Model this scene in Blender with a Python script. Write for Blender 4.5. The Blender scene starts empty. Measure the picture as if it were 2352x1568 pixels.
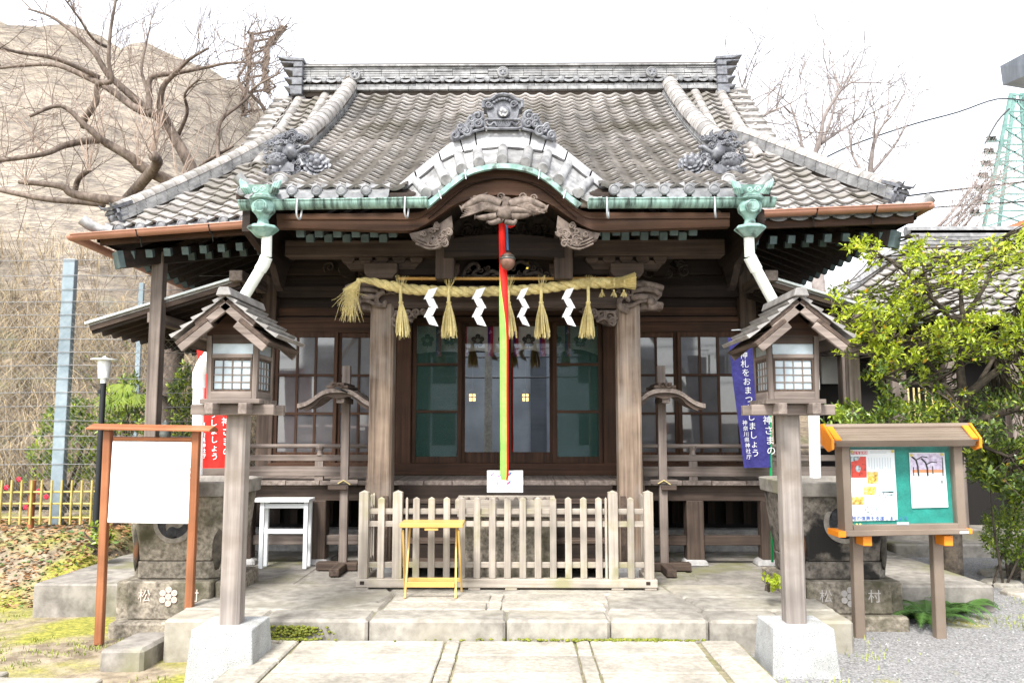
import bpy, bmesh, math, random
from mathutils import Vector, Matrix, noise
random.seed(7)
S = bpy.context.scene
COL = S.collection
rad = math.radians
# ---------------------------------------------------------------- camera
CAM_LOC = Vector((0.165, 0.0, 1.62))
PITCH, YAW, FPX = rad(6.0), rad(0.6), 1900.0
cd = bpy.data.cameras.new("camera")
cam = bpy.data.objects.new("camera", cd)
COL.objects.link(cam)
cd.sensor_width = 36.0
cd.lens = 36.0 * FPX / 2352.0
cd.clip_start, cd.clip_end = 0.05, 2000.0
cam.location = CAM_LOC
cam.rotation_euler = (rad(90) + PITCH, 0, YAW)
S.camera = cam
# ---------------------------------------------------------------- sky, sun, exposure
W = bpy.data.worlds.new("World")
S.world = W
W.use_nodes = True
wn, wl = W.node_tree.nodes, W.node_tree.links
wn.clear()
sky = wn.new("ShaderNodeTexSky")
sky.sky_type = 'NISHITA'
sky.sun_disc = False
SUN_EL, SUN_AZ = rad(52), rad(200)      # azimuth clockwise from +Y: behind the viewer, a little to the left
sky.sun_elevation = SUN_EL
sky.sun_rotation = SUN_AZ
sky.air_density, sky.dust_density, sky.ozone_density = 1.0, 1.2, 1.0
hs = wn.new("ShaderNodeHueSaturation")
hs.inputs['Saturation'].default_value = 0.22
bg = wn.new("ShaderNodeBackground")
bg.inputs['Strength'].default_value = 0.12
wo = wn.new("ShaderNodeOutputWorld")
wl.new(sky.outputs[0], hs.inputs['Color'])
wl.new(hs.outputs[0], bg.inputs['Color'])
wl.new(bg.outputs[0], wo.inputs['Surface'])
sd = bpy.data.lights.new("sun", 'SUN')
sd.energy = 1.5
sd.angle = rad(14)
sd.color = (1.0, 0.97, 0.92)
sun = bpy.data.objects.new("sun", sd)
COL.objects.link(sun)
_s = Vector((math.sin(SUN_AZ) * math.cos(SUN_EL), math.cos(SUN_AZ) * math.cos(SUN_EL), math.sin(SUN_EL)))
sun.rotation_euler = _s.to_track_quat('Z', 'Y').to_euler()
S.view_settings.view_transform = 'Standard'
S.view_settings.look = 'None'
S.view_settings.exposure = 2.15
S.view_settings.gamma = 1.0
S.view_settings.use_curve_mapping = False
S.render.engine = 'CYCLES'
S.cycles.max_bounces = 8
S.cycles.transparent_max_bounces = 24
S.cycles.use_denoising = True

# ---------------------------------------------------------------- survey: photo pixel (2352 x 1568) to a point at a known distance / height
_F = Vector((-math.sin(YAW) * math.cos(PITCH), math.cos(YAW) * math.cos(PITCH), math.sin(PITCH)))
_R = Vector((math.cos(YAW), math.sin(YAW), 0))
_U = _R.cross(_F)
def ray(x, y): return _F * FPX + _R * (x - 1176) + _U * (784 - y)
def at(x, y, Y):
    d = ray(x, y); return CAM_LOC + d * ((Y - CAM_LOC.y) / d.y)
def atz(x, y, Z):
    d = ray(x, y); return CAM_LOC + d * ((Z - CAM_LOC.z) / d.z)
def V(*a): return Vector(a)

# ---------------------------------------------------------------- mesh builder
class MB:
    def __init__(s): s.v = []; s.f = []; s.m = []
    def add(s, vs, fs, mi=0):
        o = len(s.v)
        s.v.extend([tuple(p) for p in vs])
        for f in fs:
            s.f.append(tuple(i + o for i in f)); s.m.append(mi)
        return s
    def box(s, x0, x1, y0, y1, z0, z1, mi=0):
        return s.add([(x0,y0,z0),(x1,y0,z0),(x1,y1,z0),(x0,y1,z0),(x0,y0,z1),(x1,y0,z1),(x1,y1,z1),(x0,y1,z1)],
                     [(0,3,2,1),(4,5,6,7),(0,1,5,4),(1,2,6,5),(2,3,7,6),(3,0,4,7)], mi)
    def beam(s, p0, p1, w, h, up=(0,0,1), mi=0, w1=None, h1=None):
        p0, p1 = Vector(p0), Vector(p1)
        d = (p1 - p0).normalized(); up = Vector(up)
        a = d.cross(up)
        if a.length < 1e-5: a = d.cross(Vector((1,0,0)))
        a.normalize(); b = a.cross(d).normalized()
        w1 = w if w1 is None else w1; h1 = h if h1 is None else h1
        vs = [p0 - a*w/2 - b*h/2, p0 + a*w/2 - b*h/2, p0 + a*w/2 + b*h/2, p0 - a*w/2 + b*h/2,
              p1 - a*w1/2 - b*h1/2, p1 + a*w1/2 - b*h1/2, p1 + a*w1/2 + b*h1/2, p1 - a*w1/2 + b*h1/2]
        return s.add(vs, [(3,2,1,0),(4,5,6,7),(0,1,5,4),(1,2,6,5),(2,3,7,6),(3,0,4,7)], mi)
    def tube(s, pts, r, n=8, mi=0, cap=True):
        pts = [Vector(p) for p in pts]
        if not isinstance(r, (list, tuple)): r = [r] * len(pts)
        vs, fs = [], []
        a = None
        for i, p in enumerate(pts):
            d = (pts[min(i+1, len(pts)-1)] - pts[max(i-1, 0)])
            if d.length < 1e-9: d = Vector((0,0,1))
            d.normalize()
            if a is None:
                a = d.cross(Vector((0,0,1)))
                if a.length < .05: a = d.cross(Vector((1,0,0)))
            else:
                a = a - d * a.dot(d)
                if a.length < 1e-6: a = d.orthogonal()
            a.normalize(); b = d.cross(a)
            for k in range(n):
                t = 2*math.pi*k/n
                vs.append(p + (a*math.cos(t) + b*math.sin(t)) * r[i])
        for i in range(len(pts)-1):
            for k in range(n):
                k2 = (k+1) % n
                fs.append((i*n+k, i*n+k2, (i+1)*n+k2, (i+1)*n+k))
        if cap:
            fs.append(tuple(range(n))[::-1]); fs.append(tuple((len(pts)-1)*n+k for k in range(n)))
        return s.add(vs, fs, mi)
    def lathe(s, c, prof, n=16, mi=0, M=None):
        c = Vector(c); vs, fs = [], []
        for (r, z) in prof:
            for k in range(n):
                t = 2*math.pi*k/n
                p = Vector((r*math.cos(t), r*math.sin(t), z))
                vs.append(c + (M @ p if M else p))
        m = len(prof)
        for i in range(m-1):
            for k in range(n):
                k2 = (k+1) % n
                fs.append((i*n+k, i*n+k2, (i+1)*n+k2, (i+1)*n+k))
        fs.append(tuple(range(n))[::-1]); fs.append(tuple((m-1)*n+k for k in range(n)))
        return s.add(vs, fs, mi)
    def prism(s, pts, vec, mi=0):
        pts = [Vector(p) for p in pts]; vec = Vector(vec); n = len(pts)
        vs = pts + [p + vec for p in pts]
        fs = [tuple(range(n)), tuple(range(2*n-1, n-1, -1))]
        for i in range(n):
            j = (i+1) % n
            fs.append((i, i+n, j+n, j))
        return s.add(vs, fs, mi)
    def strip(s, A, B, mi=0, closed=False):           # quads between two point rows
        n = len(A); m = n if closed else n-1
        return s.add(list(A)+list(B), [(i, (i+1) % n, (i+1) % n+n, i+n) for i in range(m)], mi)
    def grid(s, rows, mi=0):
        n = len(rows[0]); vs = [p for r in rows for p in r]
        fs = [(i*n+k, i*n+k+1, (i+1)*n+k+1, (i+1)*n+k) for i in range(len(rows)-1) for k in range(n-1)]
        return s.add(vs, fs, mi)
    def curl(s, c, R, turns, r, a=(1,0,0), b=(0,0,1), start=0.0, sgn=1, n=6, mi=0):
        c, a, b = Vector(c), Vector(a), Vector(b); N = max(8, int(10*turns)); pts, rr = [], []
        nrm = a.cross(b).normalized()
        for i in range(N+1):
            t = i/N; q = start + sgn*2*math.pi*turns*t; k = R*(1-.85*t)
            pts.append(c + (a*math.cos(q) + b*math.sin(q))*k); rr.append(r*(1-.35*t))
        return s.tube(pts, rr, n, mi)
    def blob(s, c, rx, ry, rz, n=10, m=7, j=0.0, mi=0, M=None):
        c = Vector(c); vs, fs = [], []
        for i in range(m+1):
            ph = math.pi*i/m
            for k in range(n):
                t = 2*math.pi*k/n
                u = Vector((math.sin(ph)*math.cos(t), math.sin(ph)*math.sin(t), math.cos(ph)))
                q = 1 + (j*noise.noise(u*2.3 + c*7) if j else 0)
                p = Vector((u.x*rx, u.y*ry, u.z*rz))*q
                vs.append(c + (M @ p if M else p))
        for i in range(m):
            for k in range(n):
                fs.append((i*n+k, (i+1)*n+k, (i+1)*n+(k+1) % n, i*n+(k+1) % n))
        return s.add(vs, fs, mi)
    def mesh(s, name, mats, smooth=False):
        me = bpy.data.meshes.new(name)
        me.from_pydata(s.v, [], s.f)
        for m in (mats if isinstance(mats, (list, tuple)) else [mats]): me.materials.append(m)
        if any(s.m): me.polygons.foreach_set('material_index', s.m)
        if smooth:
            me.polygons.foreach_set('use_smooth', [True]*len(me.polygons))
            if smooth is not True:
                bm = bmesh.new(); bm.from_mesh(me)
                for e in bm.edges:
                    if len(e.link_faces) == 2 and e.calc_face_angle(0) > rad(smooth): e.smooth = False
                bm.to_mesh(me); bm.free()
        me.update()
        return me
    def build(s, name, mats, parent=None, smooth=False, bevel=0, stuff=False, local=False):
        if parent is not None and not local:
            o = origin(parent)
            if o.length > 0: s.v = [(x-o.x, y-o.y, z-o.z) for x, y, z in s.v]
        me = s.mesh(name, mats, smooth)
        ob = bpy.data.objects.new(name, me)
        COL.objects.link(ob)
        if parent is not None: ob.parent = parent
        if bevel:
            bv = ob.modifiers.new('bevel', 'BEVEL'); bv.width = bevel; bv.segments = 1; bv.limit_method = 'ANGLE'; bv.angle_limit = rad(50)
        if stuff: ob['kind'] = 'stuff'
        return ob
def origin(o):
    p = Vector((0,0,0))
    while o is not None: p = p + Vector(o.location); o = o.parent
    return p
def tag(o, label=None, cat=None, group=None, kind=None):
    if label: o['label'] = label
    if cat: o['category'] = cat
    if group: o['group'] = group
    if kind: o['kind'] = kind
    return o
def thing(name, loc, label, cat, group=None, rz=0):
    o = bpy.data.objects.new(name, None); COL.objects.link(o)
    o.location = loc; o.rotation_euler = (0,0,rz); o.empty_display_size = .2
    return tag(o, label, cat, group)
def inst(me, name, parent, loc, rot=None, M=None, scale=None):
    ob = bpy.data.objects.new(name, me); COL.objects.link(ob); ob.parent = parent
    q = origin(parent) if parent is not None else Vector((0,0,0))
    if M is not None:
        M = M.copy(); M.translation = Vector(loc) - q; ob.matrix_local = M
    else:
        ob.location = Vector(loc) - q
        if rot: ob.rotation_euler = rot
    if scale: ob.scale = scale
    return ob
def copy_tree(o, parent=None):
    c = o.copy(); COL.objects.link(c)
    if parent is not None: c.parent = parent
    for ch in list(o.children): copy_tree(ch, c)
    return c
def one(mb, name, mats, label, cat, group=None, smooth=False, bevel=0, kind=None):
    c = Vector((sum(p[0] for p in mb.v)/len(mb.v), sum(p[1] for p in mb.v)/len(mb.v), min(p[2] for p in mb.v)))
    mb.v = [(x-c.x, y-c.y, z-c.z) for x, y, z in mb.v]
    ob = mb.build(name, mats, None, smooth, bevel); ob.location = c
    return tag(ob, label, cat, group, kind)
def smoothpath(pts, k=4):                            # Catmull-Rom through the points
    P = [Vector(p) for p in pts]; out = []
    for i in range(len(P)-1):
        a, b, c, d = P[max(i-1,0)], P[i], P[i+1], P[min(i+2, len(P)-1)]
        for j in range(k):
            t = j/k
            out.append(.5*((2*b) + (c-a)*t + (2*a-5*b+4*c-d)*t*t + (3*b-a-3*c+d)*t**3))
    out.append(P[-1]); return out
def lerp(a, b, t): return a + (b-a)*t

# ---------------------------------------------------------------- materials
def mat(name, c1, c2=None, scale=8, rough=.8, bump=.2, stretch=(1,1,1), spec=.3, rnd=0.0, metal=0.0, c3=None, c3s=1.5, c3t=.58, c3w=.08, detail=5, big=.25, lo=.35, hi=.65, bdist=.01, spots=None, trans=0.0):
    m = bpy.data.materials.new(name); m.use_nodes = True
    N, L = m.node_tree.nodes, m.node_tree.links
    b = N['Principled BSDF']
    b.inputs['Roughness'].default_value = rough; b.inputs['Metallic'].default_value = metal
    b.inputs['Specular IOR Level'].default_value = spec
    c2 = c2 or c1
    tc = N.new('ShaderNodeTexCoord'); mp = N.new('ShaderNodeMapping'); mp.inputs['Scale'].default_value = stretch
    L.new(tc.outputs['Object'], mp.inputs['Vector'])
    oi = N.new('ShaderNodeObjectInfo')
    ad = N.new('ShaderNodeVectorMath'); ad.operation = 'ADD'
    sc = N.new('ShaderNodeMath'); sc.operation = 'MULTIPLY'; sc.inputs[1].default_value = 37.0
    L.new(oi.outputs['Random'], sc.inputs[0]); L.new(mp.outputs[0], ad.inputs[0]); L.new(sc.outputs[0], ad.inputs[1])
    nz = N.new('ShaderNodeTexNoise'); nz.inputs['Scale'].default_value = scale; nz.inputs['Detail'].default_value = detail; nz.inputs['Roughness'].default_value = .62
    L.new(ad.outputs[0], nz.inputs['Vector'])
    cr = N.new('ShaderNodeValToRGB')
    cr.color_ramp.elements[0].position = lo; cr.color_ramp.elements[1].position = hi
    cr.color_ramp.elements[0].color = (*c1, 1); cr.color_ramp.elements[1].color = (*c2, 1)
    L.new(nz.outputs['Fac'], cr.inputs['Fac']); col = cr.outputs['Color']
    if big:
        n2 = N.new('ShaderNodeTexNoise'); n2.inputs['Scale'].default_value = max(.6, scale*.12); n2.inputs['Detail'].default_value = 3
        L.new(tc.outputs['Object'], n2.inputs['Vector'])
        mr = N.new('ShaderNodeMapRange'); mr.inputs['From Min'].default_value = .3; mr.inputs['From Max'].default_value = .7
        mr.inputs['To Min'].default_value = 1-big; mr.inputs['To Max'].default_value = 1+big
        L.new(n2.outputs['Fac'], mr.inputs['Value'])
        mx = N.new('ShaderNodeMix'); mx.data_type = 'RGBA'; mx.blend_type = 'MULTIPLY'; mx.inputs['Factor'].default_value = 1
        L.new(col, mx.inputs['A']); L.new(mr.outputs[0], mx.inputs['B']); col = mx.outputs['Result']
    if c3:
        n3 = N.new('ShaderNodeTexNoise'); n3.inputs['Scale'].default_value = c3s; n3.inputs['Detail'].default_value = 6
        L.new(tc.outputs['Object'], n3.inputs['Vector'])
        m3 = N.new('ShaderNodeMapRange'); m3.inputs['From Min'].default_value = c3t-c3w; m3.inputs['From Max'].default_value = c3t+c3w
        L.new(n3.outputs['Fac'], m3.inputs['Value'])
        mx = N.new('ShaderNodeMix'); mx.data_type = 'RGBA'; L.new(m3.outputs[0], mx.inputs['Factor'])
        L.new(col, mx.inputs['A']); mx.inputs['B'].default_value = (*c3, 1); col = mx.outputs['Result']
    if spots:
        vo = N.new('ShaderNodeTexNoise'); vo.inputs['Scale'].default_value = spots[1]; vo.inputs['Detail'].default_value = 1
        L.new(tc.outputs['Object'], vo.inputs['Vector'])
        m4 = N.new('ShaderNodeMapRange'); m4.inputs['From Min'].default_value = .6; m4.inputs['From Max'].default_value = .68
        m4.inputs['To Max'].default_value = spots[2]
        L.new(vo.outputs['Fac'], m4.inputs['Value'])
        mx = N.new('ShaderNodeMix'); mx.data_type = 'RGBA'; L.new(m4.outputs[0], mx.inputs['Factor'])
        L.new(col, mx.inputs['A']); mx.inputs['B'].default_value = (*spots[0], 1); col = mx.outputs['Result']
    if rnd:
        mr = N.new('ShaderNodeMapRange'); mr.inputs['To Min'].default_value = 1-rnd; mr.inputs['To Max'].default_value = 1+rnd
        L.new(oi.outputs['Random'], mr.inputs['Value'])
        mx = N.new('ShaderNodeMix'); mx.data_type = 'RGBA'; mx.blend_type = 'MULTIPLY'; mx.inputs['Factor'].default_value = 1
        L.new(col, mx.inputs['A']); L.new(mr.outputs[0], mx.inputs['B']); col = mx.outputs['Result']
    L.new(col, b.inputs['Base Color'])
    if bump:
        bp = N.new('ShaderNodeBump'); bp.inputs['Strength'].default_value = bump; bp.inputs['Distance'].default_value = bdist
        L.new(nz.outputs['Fac'], bp.inputs['Height']); L.new(bp.outputs[0], b.inputs['Normal'])
    return m
def wood(name, c1, c2, axis='x', scale=26, rough=.75, rnd=.12, bump=.35, **k):
    st = {'x': (.03, 1, 1), 'y': (1, .03, 1), 'z': (1, 1, .03)}[axis]
    k.setdefault('lo', .30); k.setdefault('hi', .68); k.setdefault('detail', 9)
    return mat(name, c1, c2, scale=scale, rough=rough, bump=bump, stretch=st, rnd=rnd, bdist=.004, **k)
def plain(name, c, rough=.6, metal=0, spec=.4, emit=None, alpha=None):
    m = bpy.data.materials.new(name); m.use_nodes = True
    b = m.node_tree.nodes['Principled BSDF']
    b.inputs['Base Color'].default_value = (*c, 1); b.inputs['Roughness'].default_value = rough
    b.inputs['Metallic'].default_value = metal; b.inputs['Specular IOR Level'].default_value = spec
    if emit:
        b.inputs['Emission Color'].default_value = (*emit[0], 1); b.inputs['Emission Strength'].default_value = emit[1]
    return m
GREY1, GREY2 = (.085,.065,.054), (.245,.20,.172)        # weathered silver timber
DARK1, DARK2 = (.009,.006,.0045), (.034,.021,.015)    # timber under the eaves, its colour darkened to deepen the shade there
BRN1, BRN2 = (.022,.010,.0055), (.075,.036,.019)
M = {}
for ax in 'xyz':
    M['grey_'+ax] = wood('weathered timber '+ax, GREY1, GREY2, ax)
    M['pale_'+ax] = wood('pale bleached timber '+ax, (.20,.170,.138), (.39,.345,.29), ax, c3=(.24,.22,.13), c3s=3.0, c3t=.62)
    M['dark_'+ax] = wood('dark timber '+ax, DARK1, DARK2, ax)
    M['brown_'+ax] = wood('brown timber '+ax, BRN1, BRN2, ax)
    M['mid_'+ax] = wood('dull brown timber '+ax, (.030,.020,.015), (.100,.070,.053), ax)
M['carve'] = mat('carved timber', (.07,.052,.042), (.19,.15,.125), scale=14, rough=.8, bump=.3)
M['carve_dark'] = mat('dark carved timber', (.025,.019,.016), (.075,.058,.05), scale=14, rough=.8, bump=.3)
M['tile'] = mat('smoked clay tile', (.21,.193,.18), (.39,.366,.345), scale=16, rough=.42, bump=.12, spec=.5, rnd=.26, big=.15, c3=(.17,.155,.13), c3s=2.2, c3t=.6, c3w=.1)
M['tile_stuff'] = mat('smoked clay tile far', (.21,.193,.18), (.39,.366,.345), scale=6, rough=.42, bump=.1, spec=.5, big=.35, c3=(.17,.155,.13), c3s=1.6, c3t=.58, c3w=.1)
M['tile_dark'] = mat('dark smoked clay', (.055,.055,.065), (.17,.175,.19), scale=16, rough=.42, bump=.25, spec=.5)
M['boss'] = mat('grey eave clay', (.10,.10,.105), (.22,.22,.225), scale=12, rough=.5, bump=.15, spec=.5, rnd=.2, big=.3)
M['noshi'] = mat('grey ridge clay', (.13,.128,.128), (.30,.295,.29), scale=9, rough=.45, bump=.15, spec=.5, rnd=.15, big=.3)
M['mortar'] = plain('dark mortar', (.07,.055,.045), .9)
M['copper_green'] = mat('verdigris copper', (.14,.26,.225), (.33,.47,.42), scale=9, rough=.6, bump=.25, spec=.3, c3=(.055,.075,.065), c3s=8.0, c3t=.57, c3w=.06, detail=8)
M['copper_streak'] = mat('streaked verdigris copper', (.04,.06,.052), (.30,.46,.40), scale=22, rough=.6, bump=.2, spec=.3, stretch=(1,.2,.16), lo=.36, hi=.58, detail=8)
M['gutter_brown'] = mat('brown gutter', (.36,.17,.11), (.45,.22,.15), scale=4, rough=.45, bump=0, spec=.4)
M['pipe'] = mat('aged white pipe', (.62,.66,.60), (.80,.82,.77), scale=4, rough=.45, bump=.05)
M['pipe_white'] = mat('white pipe', (.82,.82,.80), (.88,.88,.86), scale=4, rough=.4, bump=0)
M['galv'] = mat('galvanised steel', (.42,.44,.46), (.58,.60,.62), scale=10, rough=.4, bump=.05, metal=.6)
M['granite'] = mat('pale granite', (.30,.305,.30), (.43,.435,.43), scale=90, rough=.75, bump=.2, spots=((.13,.13,.14), 140, .8), big=.12, c3=(.25,.245,.22), c3s=3.5, c3t=.6, c3w=.12)
M['concrete'] = mat('old concrete', (.155,.14,.122), (.31,.285,.25), scale=7, rough=.9, bump=.4, c3=(.17,.165,.08), c3s=1.4, c3t=.62, detail=9)
M['slab'] = mat('worn paving stone', (.27,.245,.205), (.41,.38,.325), scale=22, rough=.85, bump=.35, rnd=.12, spots=((.28,.22,.15), 60, .5), detail=8)
M['platform'] = mat('platform stone', (.20,.182,.155), (.36,.335,.29), scale=9, rough=.85, bump=.35, rnd=.08, detail=9, c3=(.26,.235,.17), c3s=1.1, c3t=.6, c3w=.12)
M['oldstone'] = mat('mossy dark stone', (.115,.098,.075), (.36,.315,.25), scale=24, rough=.85, bump=.4, c3=(.06,.055,.03), c3s=2.2, c3t=.57, c3w=.1, detail=9)
M['footing'] = mat('rough footing stone', (.26,.25,.24), (.42,.41,.40), scale=12, rough=.9, bump=.6)
M['moss'] = mat('moss', (.05,.075,.012), (.16,.17,.03), scale=30, rough=.95, bump=.8)
M['straw'] = mat('rice straw', (.50,.40,.16), (.68,.57,.27), scale=40, rough=.75, bump=.3, stretch=(1,1,1))
M['straw_groove'] = plain('straw groove', (.30,.22,.08), .9)
M['paper'] = plain('white paper', (.86,.86,.85), .7)
M['red'] = mat('red cloth', (.72,.012,.008), (.80,.02,.012), scale=40, rough=.7, bump=.1)
M['green_cloth'] = mat('lime cloth', (.20,.40,.07), (.26,.47,.10), scale=40, rough=.7, bump=.1)
M['blue_cord'] = plain('blue cord', (.06,.12,.24), .8)
M['bell'] = mat('bronze bell', (.16,.085,.06), (.27,.15,.11), scale=12, rough=.45, bump=.08, metal=.5)
M['iron'] = plain('black iron', (.02,.022,.025), .45, .3)
M['bronze'] = mat('patinated bronze', (.05,.06,.055), (.13,.14,.13), scale=20, rough=.5, bump=.1, metal=.5)
M['rafter_cap'] = mat('green painted rafter end', (.060,.088,.090), (.105,.145,.145), scale=10, rough=.6, bump=.1)
M['steel_blue'] = mat('blue grey steel', (.17,.22,.25), (.25,.30,.33), scale=6, rough=.5, bump=0)
M['green_pole'] = plain('green plastic pole', (.01,.42,.12), .4)
M['frost'] = mat('frosted lantern glass', (.36,.43,.47), (.46,.53,.57), scale=6, rough=.25, bump=0, spec=.6)
M['white_paint'] = plain('white paint', (.78,.80,.80), .45)
M['board_white'] = plain('white board', (.90,.90,.90), .35)
M['varnish_x'] = wood('red varnished timber x', (.22,.075,.030), (.36,.145,.065), 'x', rough=.45)
M['varnish_z'] = wood('red varnished timber z', (.22,.075,.030), (.36,.145,.065), 'z', rough=.45)
M['yellow_x'] = wood('yellow varnished timber', (.50,.31,.085), (.62,.41,.13), 'x', rough=.4, scale=14)
M['yellow_z'] = wood('yellow varnished timber z', (.50,.31,.085), (.62,.41,.13), 'z', rough=.4, scale=14)
M['alu_brown'] = mat('brown aluminium', (.19,.145,.11), (.23,.18,.14), scale=3, rough=.4, bump=0, metal=.2)
M['orange'] = plain('orange plastic', (.78,.24,.012), .4)
M['pinboard'] = mat('green pin board', (.012,.20,.155), (.02,.24,.19), scale=60, rough=.85, bump=.1)
M['ink'] = plain('black ink', (.03,.03,.03), .8)
M['inkpale'] = plain('pale grey ink', (.55,.58,.60), .8)
M['blueink'] = plain('blue ink', (.05,.10,.35), .8)
M['redink'] = plain('red print', (.70,.03,.04), .7)
M['white_ink'] = plain('white print', (.86,.86,.86), .7)
M['navy'] = mat('navy banner cloth', (.035,.03,.17), (.055,.05,.23), scale=30, rough=.7, bump=.1)
M['black_dark'] = plain('dark void', (.012,.010,.009), .9)  # near-black for sheets that carry the shade of open voids in their colour
M['bark'] = mat('grey bark', (.085,.064,.052), (.21,.165,.135), scale=16, rough=.9, bump=.7, stretch=(1,1,.4))
M['bark_dark'] = mat('dark bark', (.035,.028,.022), (.10,.08,.06), scale=18, rough=.9, bump=.7)
M['twig'] = mat('pale twig', (.26,.19,.15), (.40,.31,.25), scale=10, rough=.9, bump=.2)
M['bamboo'] = mat('dry yellow bamboo', (.38,.30,.08), (.52,.43,.15), scale=8, rough=.5, bump=.05)
M['bamboo_tan'] = mat('tan bamboo pole', (.52,.28,.07), (.62,.36,.11), scale=8, rough=.4, bump=.05)
M['drygrass2'] = mat('dead grey grass', (.16,.125,.09), (.33,.27,.19), scale=3, rough=.9, bump=0)
M['drygrass'] = mat('dry grass', (.27,.19,.10), (.47,.37,.22), scale=3, rough=.9, bump=0, rnd=.1)
def glass(name, tint, refl_rough=.01, keep=.35):
    m = bpy.data.materials.new(name); m.use_nodes = True
    N, L = m.node_tree.nodes, m.node_tree.links; N.clear()
    o = N.new('ShaderNodeOutputMaterial'); mx = N.new('ShaderNodeMixShader'); g = N.new('ShaderNodeBsdfGlossy'); t = N.new('ShaderNodeBsdfTransparent')
    g.inputs['Roughness'].default_value = refl_rough; g.inputs['Color'].default_value = (*tint, 1)
    t.inputs['Color'].default_value = (.95,.97,.98, 1)
    fr = N.new('ShaderNodeLayerWeight'); fr.inputs['Blend'].default_value = .12
    mr = N.new('ShaderNodeMapRange'); mr.inputs['To Min'].default_value = keep; mr.inputs['To Max'].default_value = 1
    L.new(fr.outputs['Fresnel'], mr.inputs['Value']); L.new(mr.outputs[0], mx.inputs['Fac'])
    L.new(t.outputs[0], mx.inputs[1]); L.new(g.outputs[0], mx.inputs[2]); L.new(mx.outputs[0], o.inputs['Surface'])
    return m
M['glass'] = glass('window glass', (.94,.97,1.0), .005, .30)
M['glass_thin'] = glass('case glass', (.9,.95,1.0), .01, .03)
M['hazy'] = mat('hazy white pane', (.075,.072,.076), (.125,.12,.124), scale=1.5, rough=.04, bump=0, spec=.9, big=.2)

_fc = [None]
def text_mesh(s, size, m, name='lettering', vertical=False, extrude=.0012, align='CENTER', lead=1.0):
    cu = bpy.data.curves.new(name, 'FONT')
    cu.body = '\n'.join(s) if vertical else s
    cu.size = size; cu.extrude = extrude; cu.align_x = align; cu.align_y = 'TOP'; cu.space_line = lead; cu.resolution_u = 2
    ob = bpy.data.objects.new(name, cu); COL.objects.link(ob)
    bpy.context.view_layer.update()
    me = bpy.data.meshes.new_from_object(ob.evaluated_get(bpy.context.evaluated_depsgraph_get()))
    bpy.data.objects.remove(ob); bpy.data.curves.remove(cu)
    me.materials.clear(); me.materials.append(m); me.name = name
    return me
def text(s, size, m, parent, loc, name='lettering', rz=0, lean=0, **k):
    me = text_mesh(s, size, m, name, **k)
    return inst(me, name, parent, loc, rot=(rad(90)+lean, 0, rz))
# ================================================================ ground, path, platform
def sst(a, b, x):
    t = max(0.0, min(1.0, (x-a)/(b-a))); return t*t*(3-2*t)
def ground_z(x, y):
    z = lerp(-.17, -.10, sst(-2.6, 2.6, x))
    if -1.95 < x < 1.95 and y < 6.6: z = min(z, -.10)
    bed = (1-sst(-4.75, -4.35, x)) * sst(8.5, 10.2, y) * .56
    z += bed
    z += .022*noise.noise(Vector((x*.9, y*.9, 0))) * (1-sst(2, 3, x)*.6)
    z += sst(14, 40, y)*.6
    return z
def axis_steps(a, lo, hi, b, fine):
    out = [lo + i*fine for i in range(int((hi-lo)/fine)+1)]
    v, s = lo, fine
    while v > a: s *= 1.5; v -= s; out.insert(0, max(v, a))
    v, s = hi, fine
    while v < b: s *= 1.5; v += s; out.append(min(v, b))
    return out
gx = axis_steps(-300, -9, 9, 300, .22); gy = axis_steps(-60, 1.5, 14, 600, .22)
g = MB()
g.grid([[(x, y, ground_z(x, y)) for x in gx] for y in gy])
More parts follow.
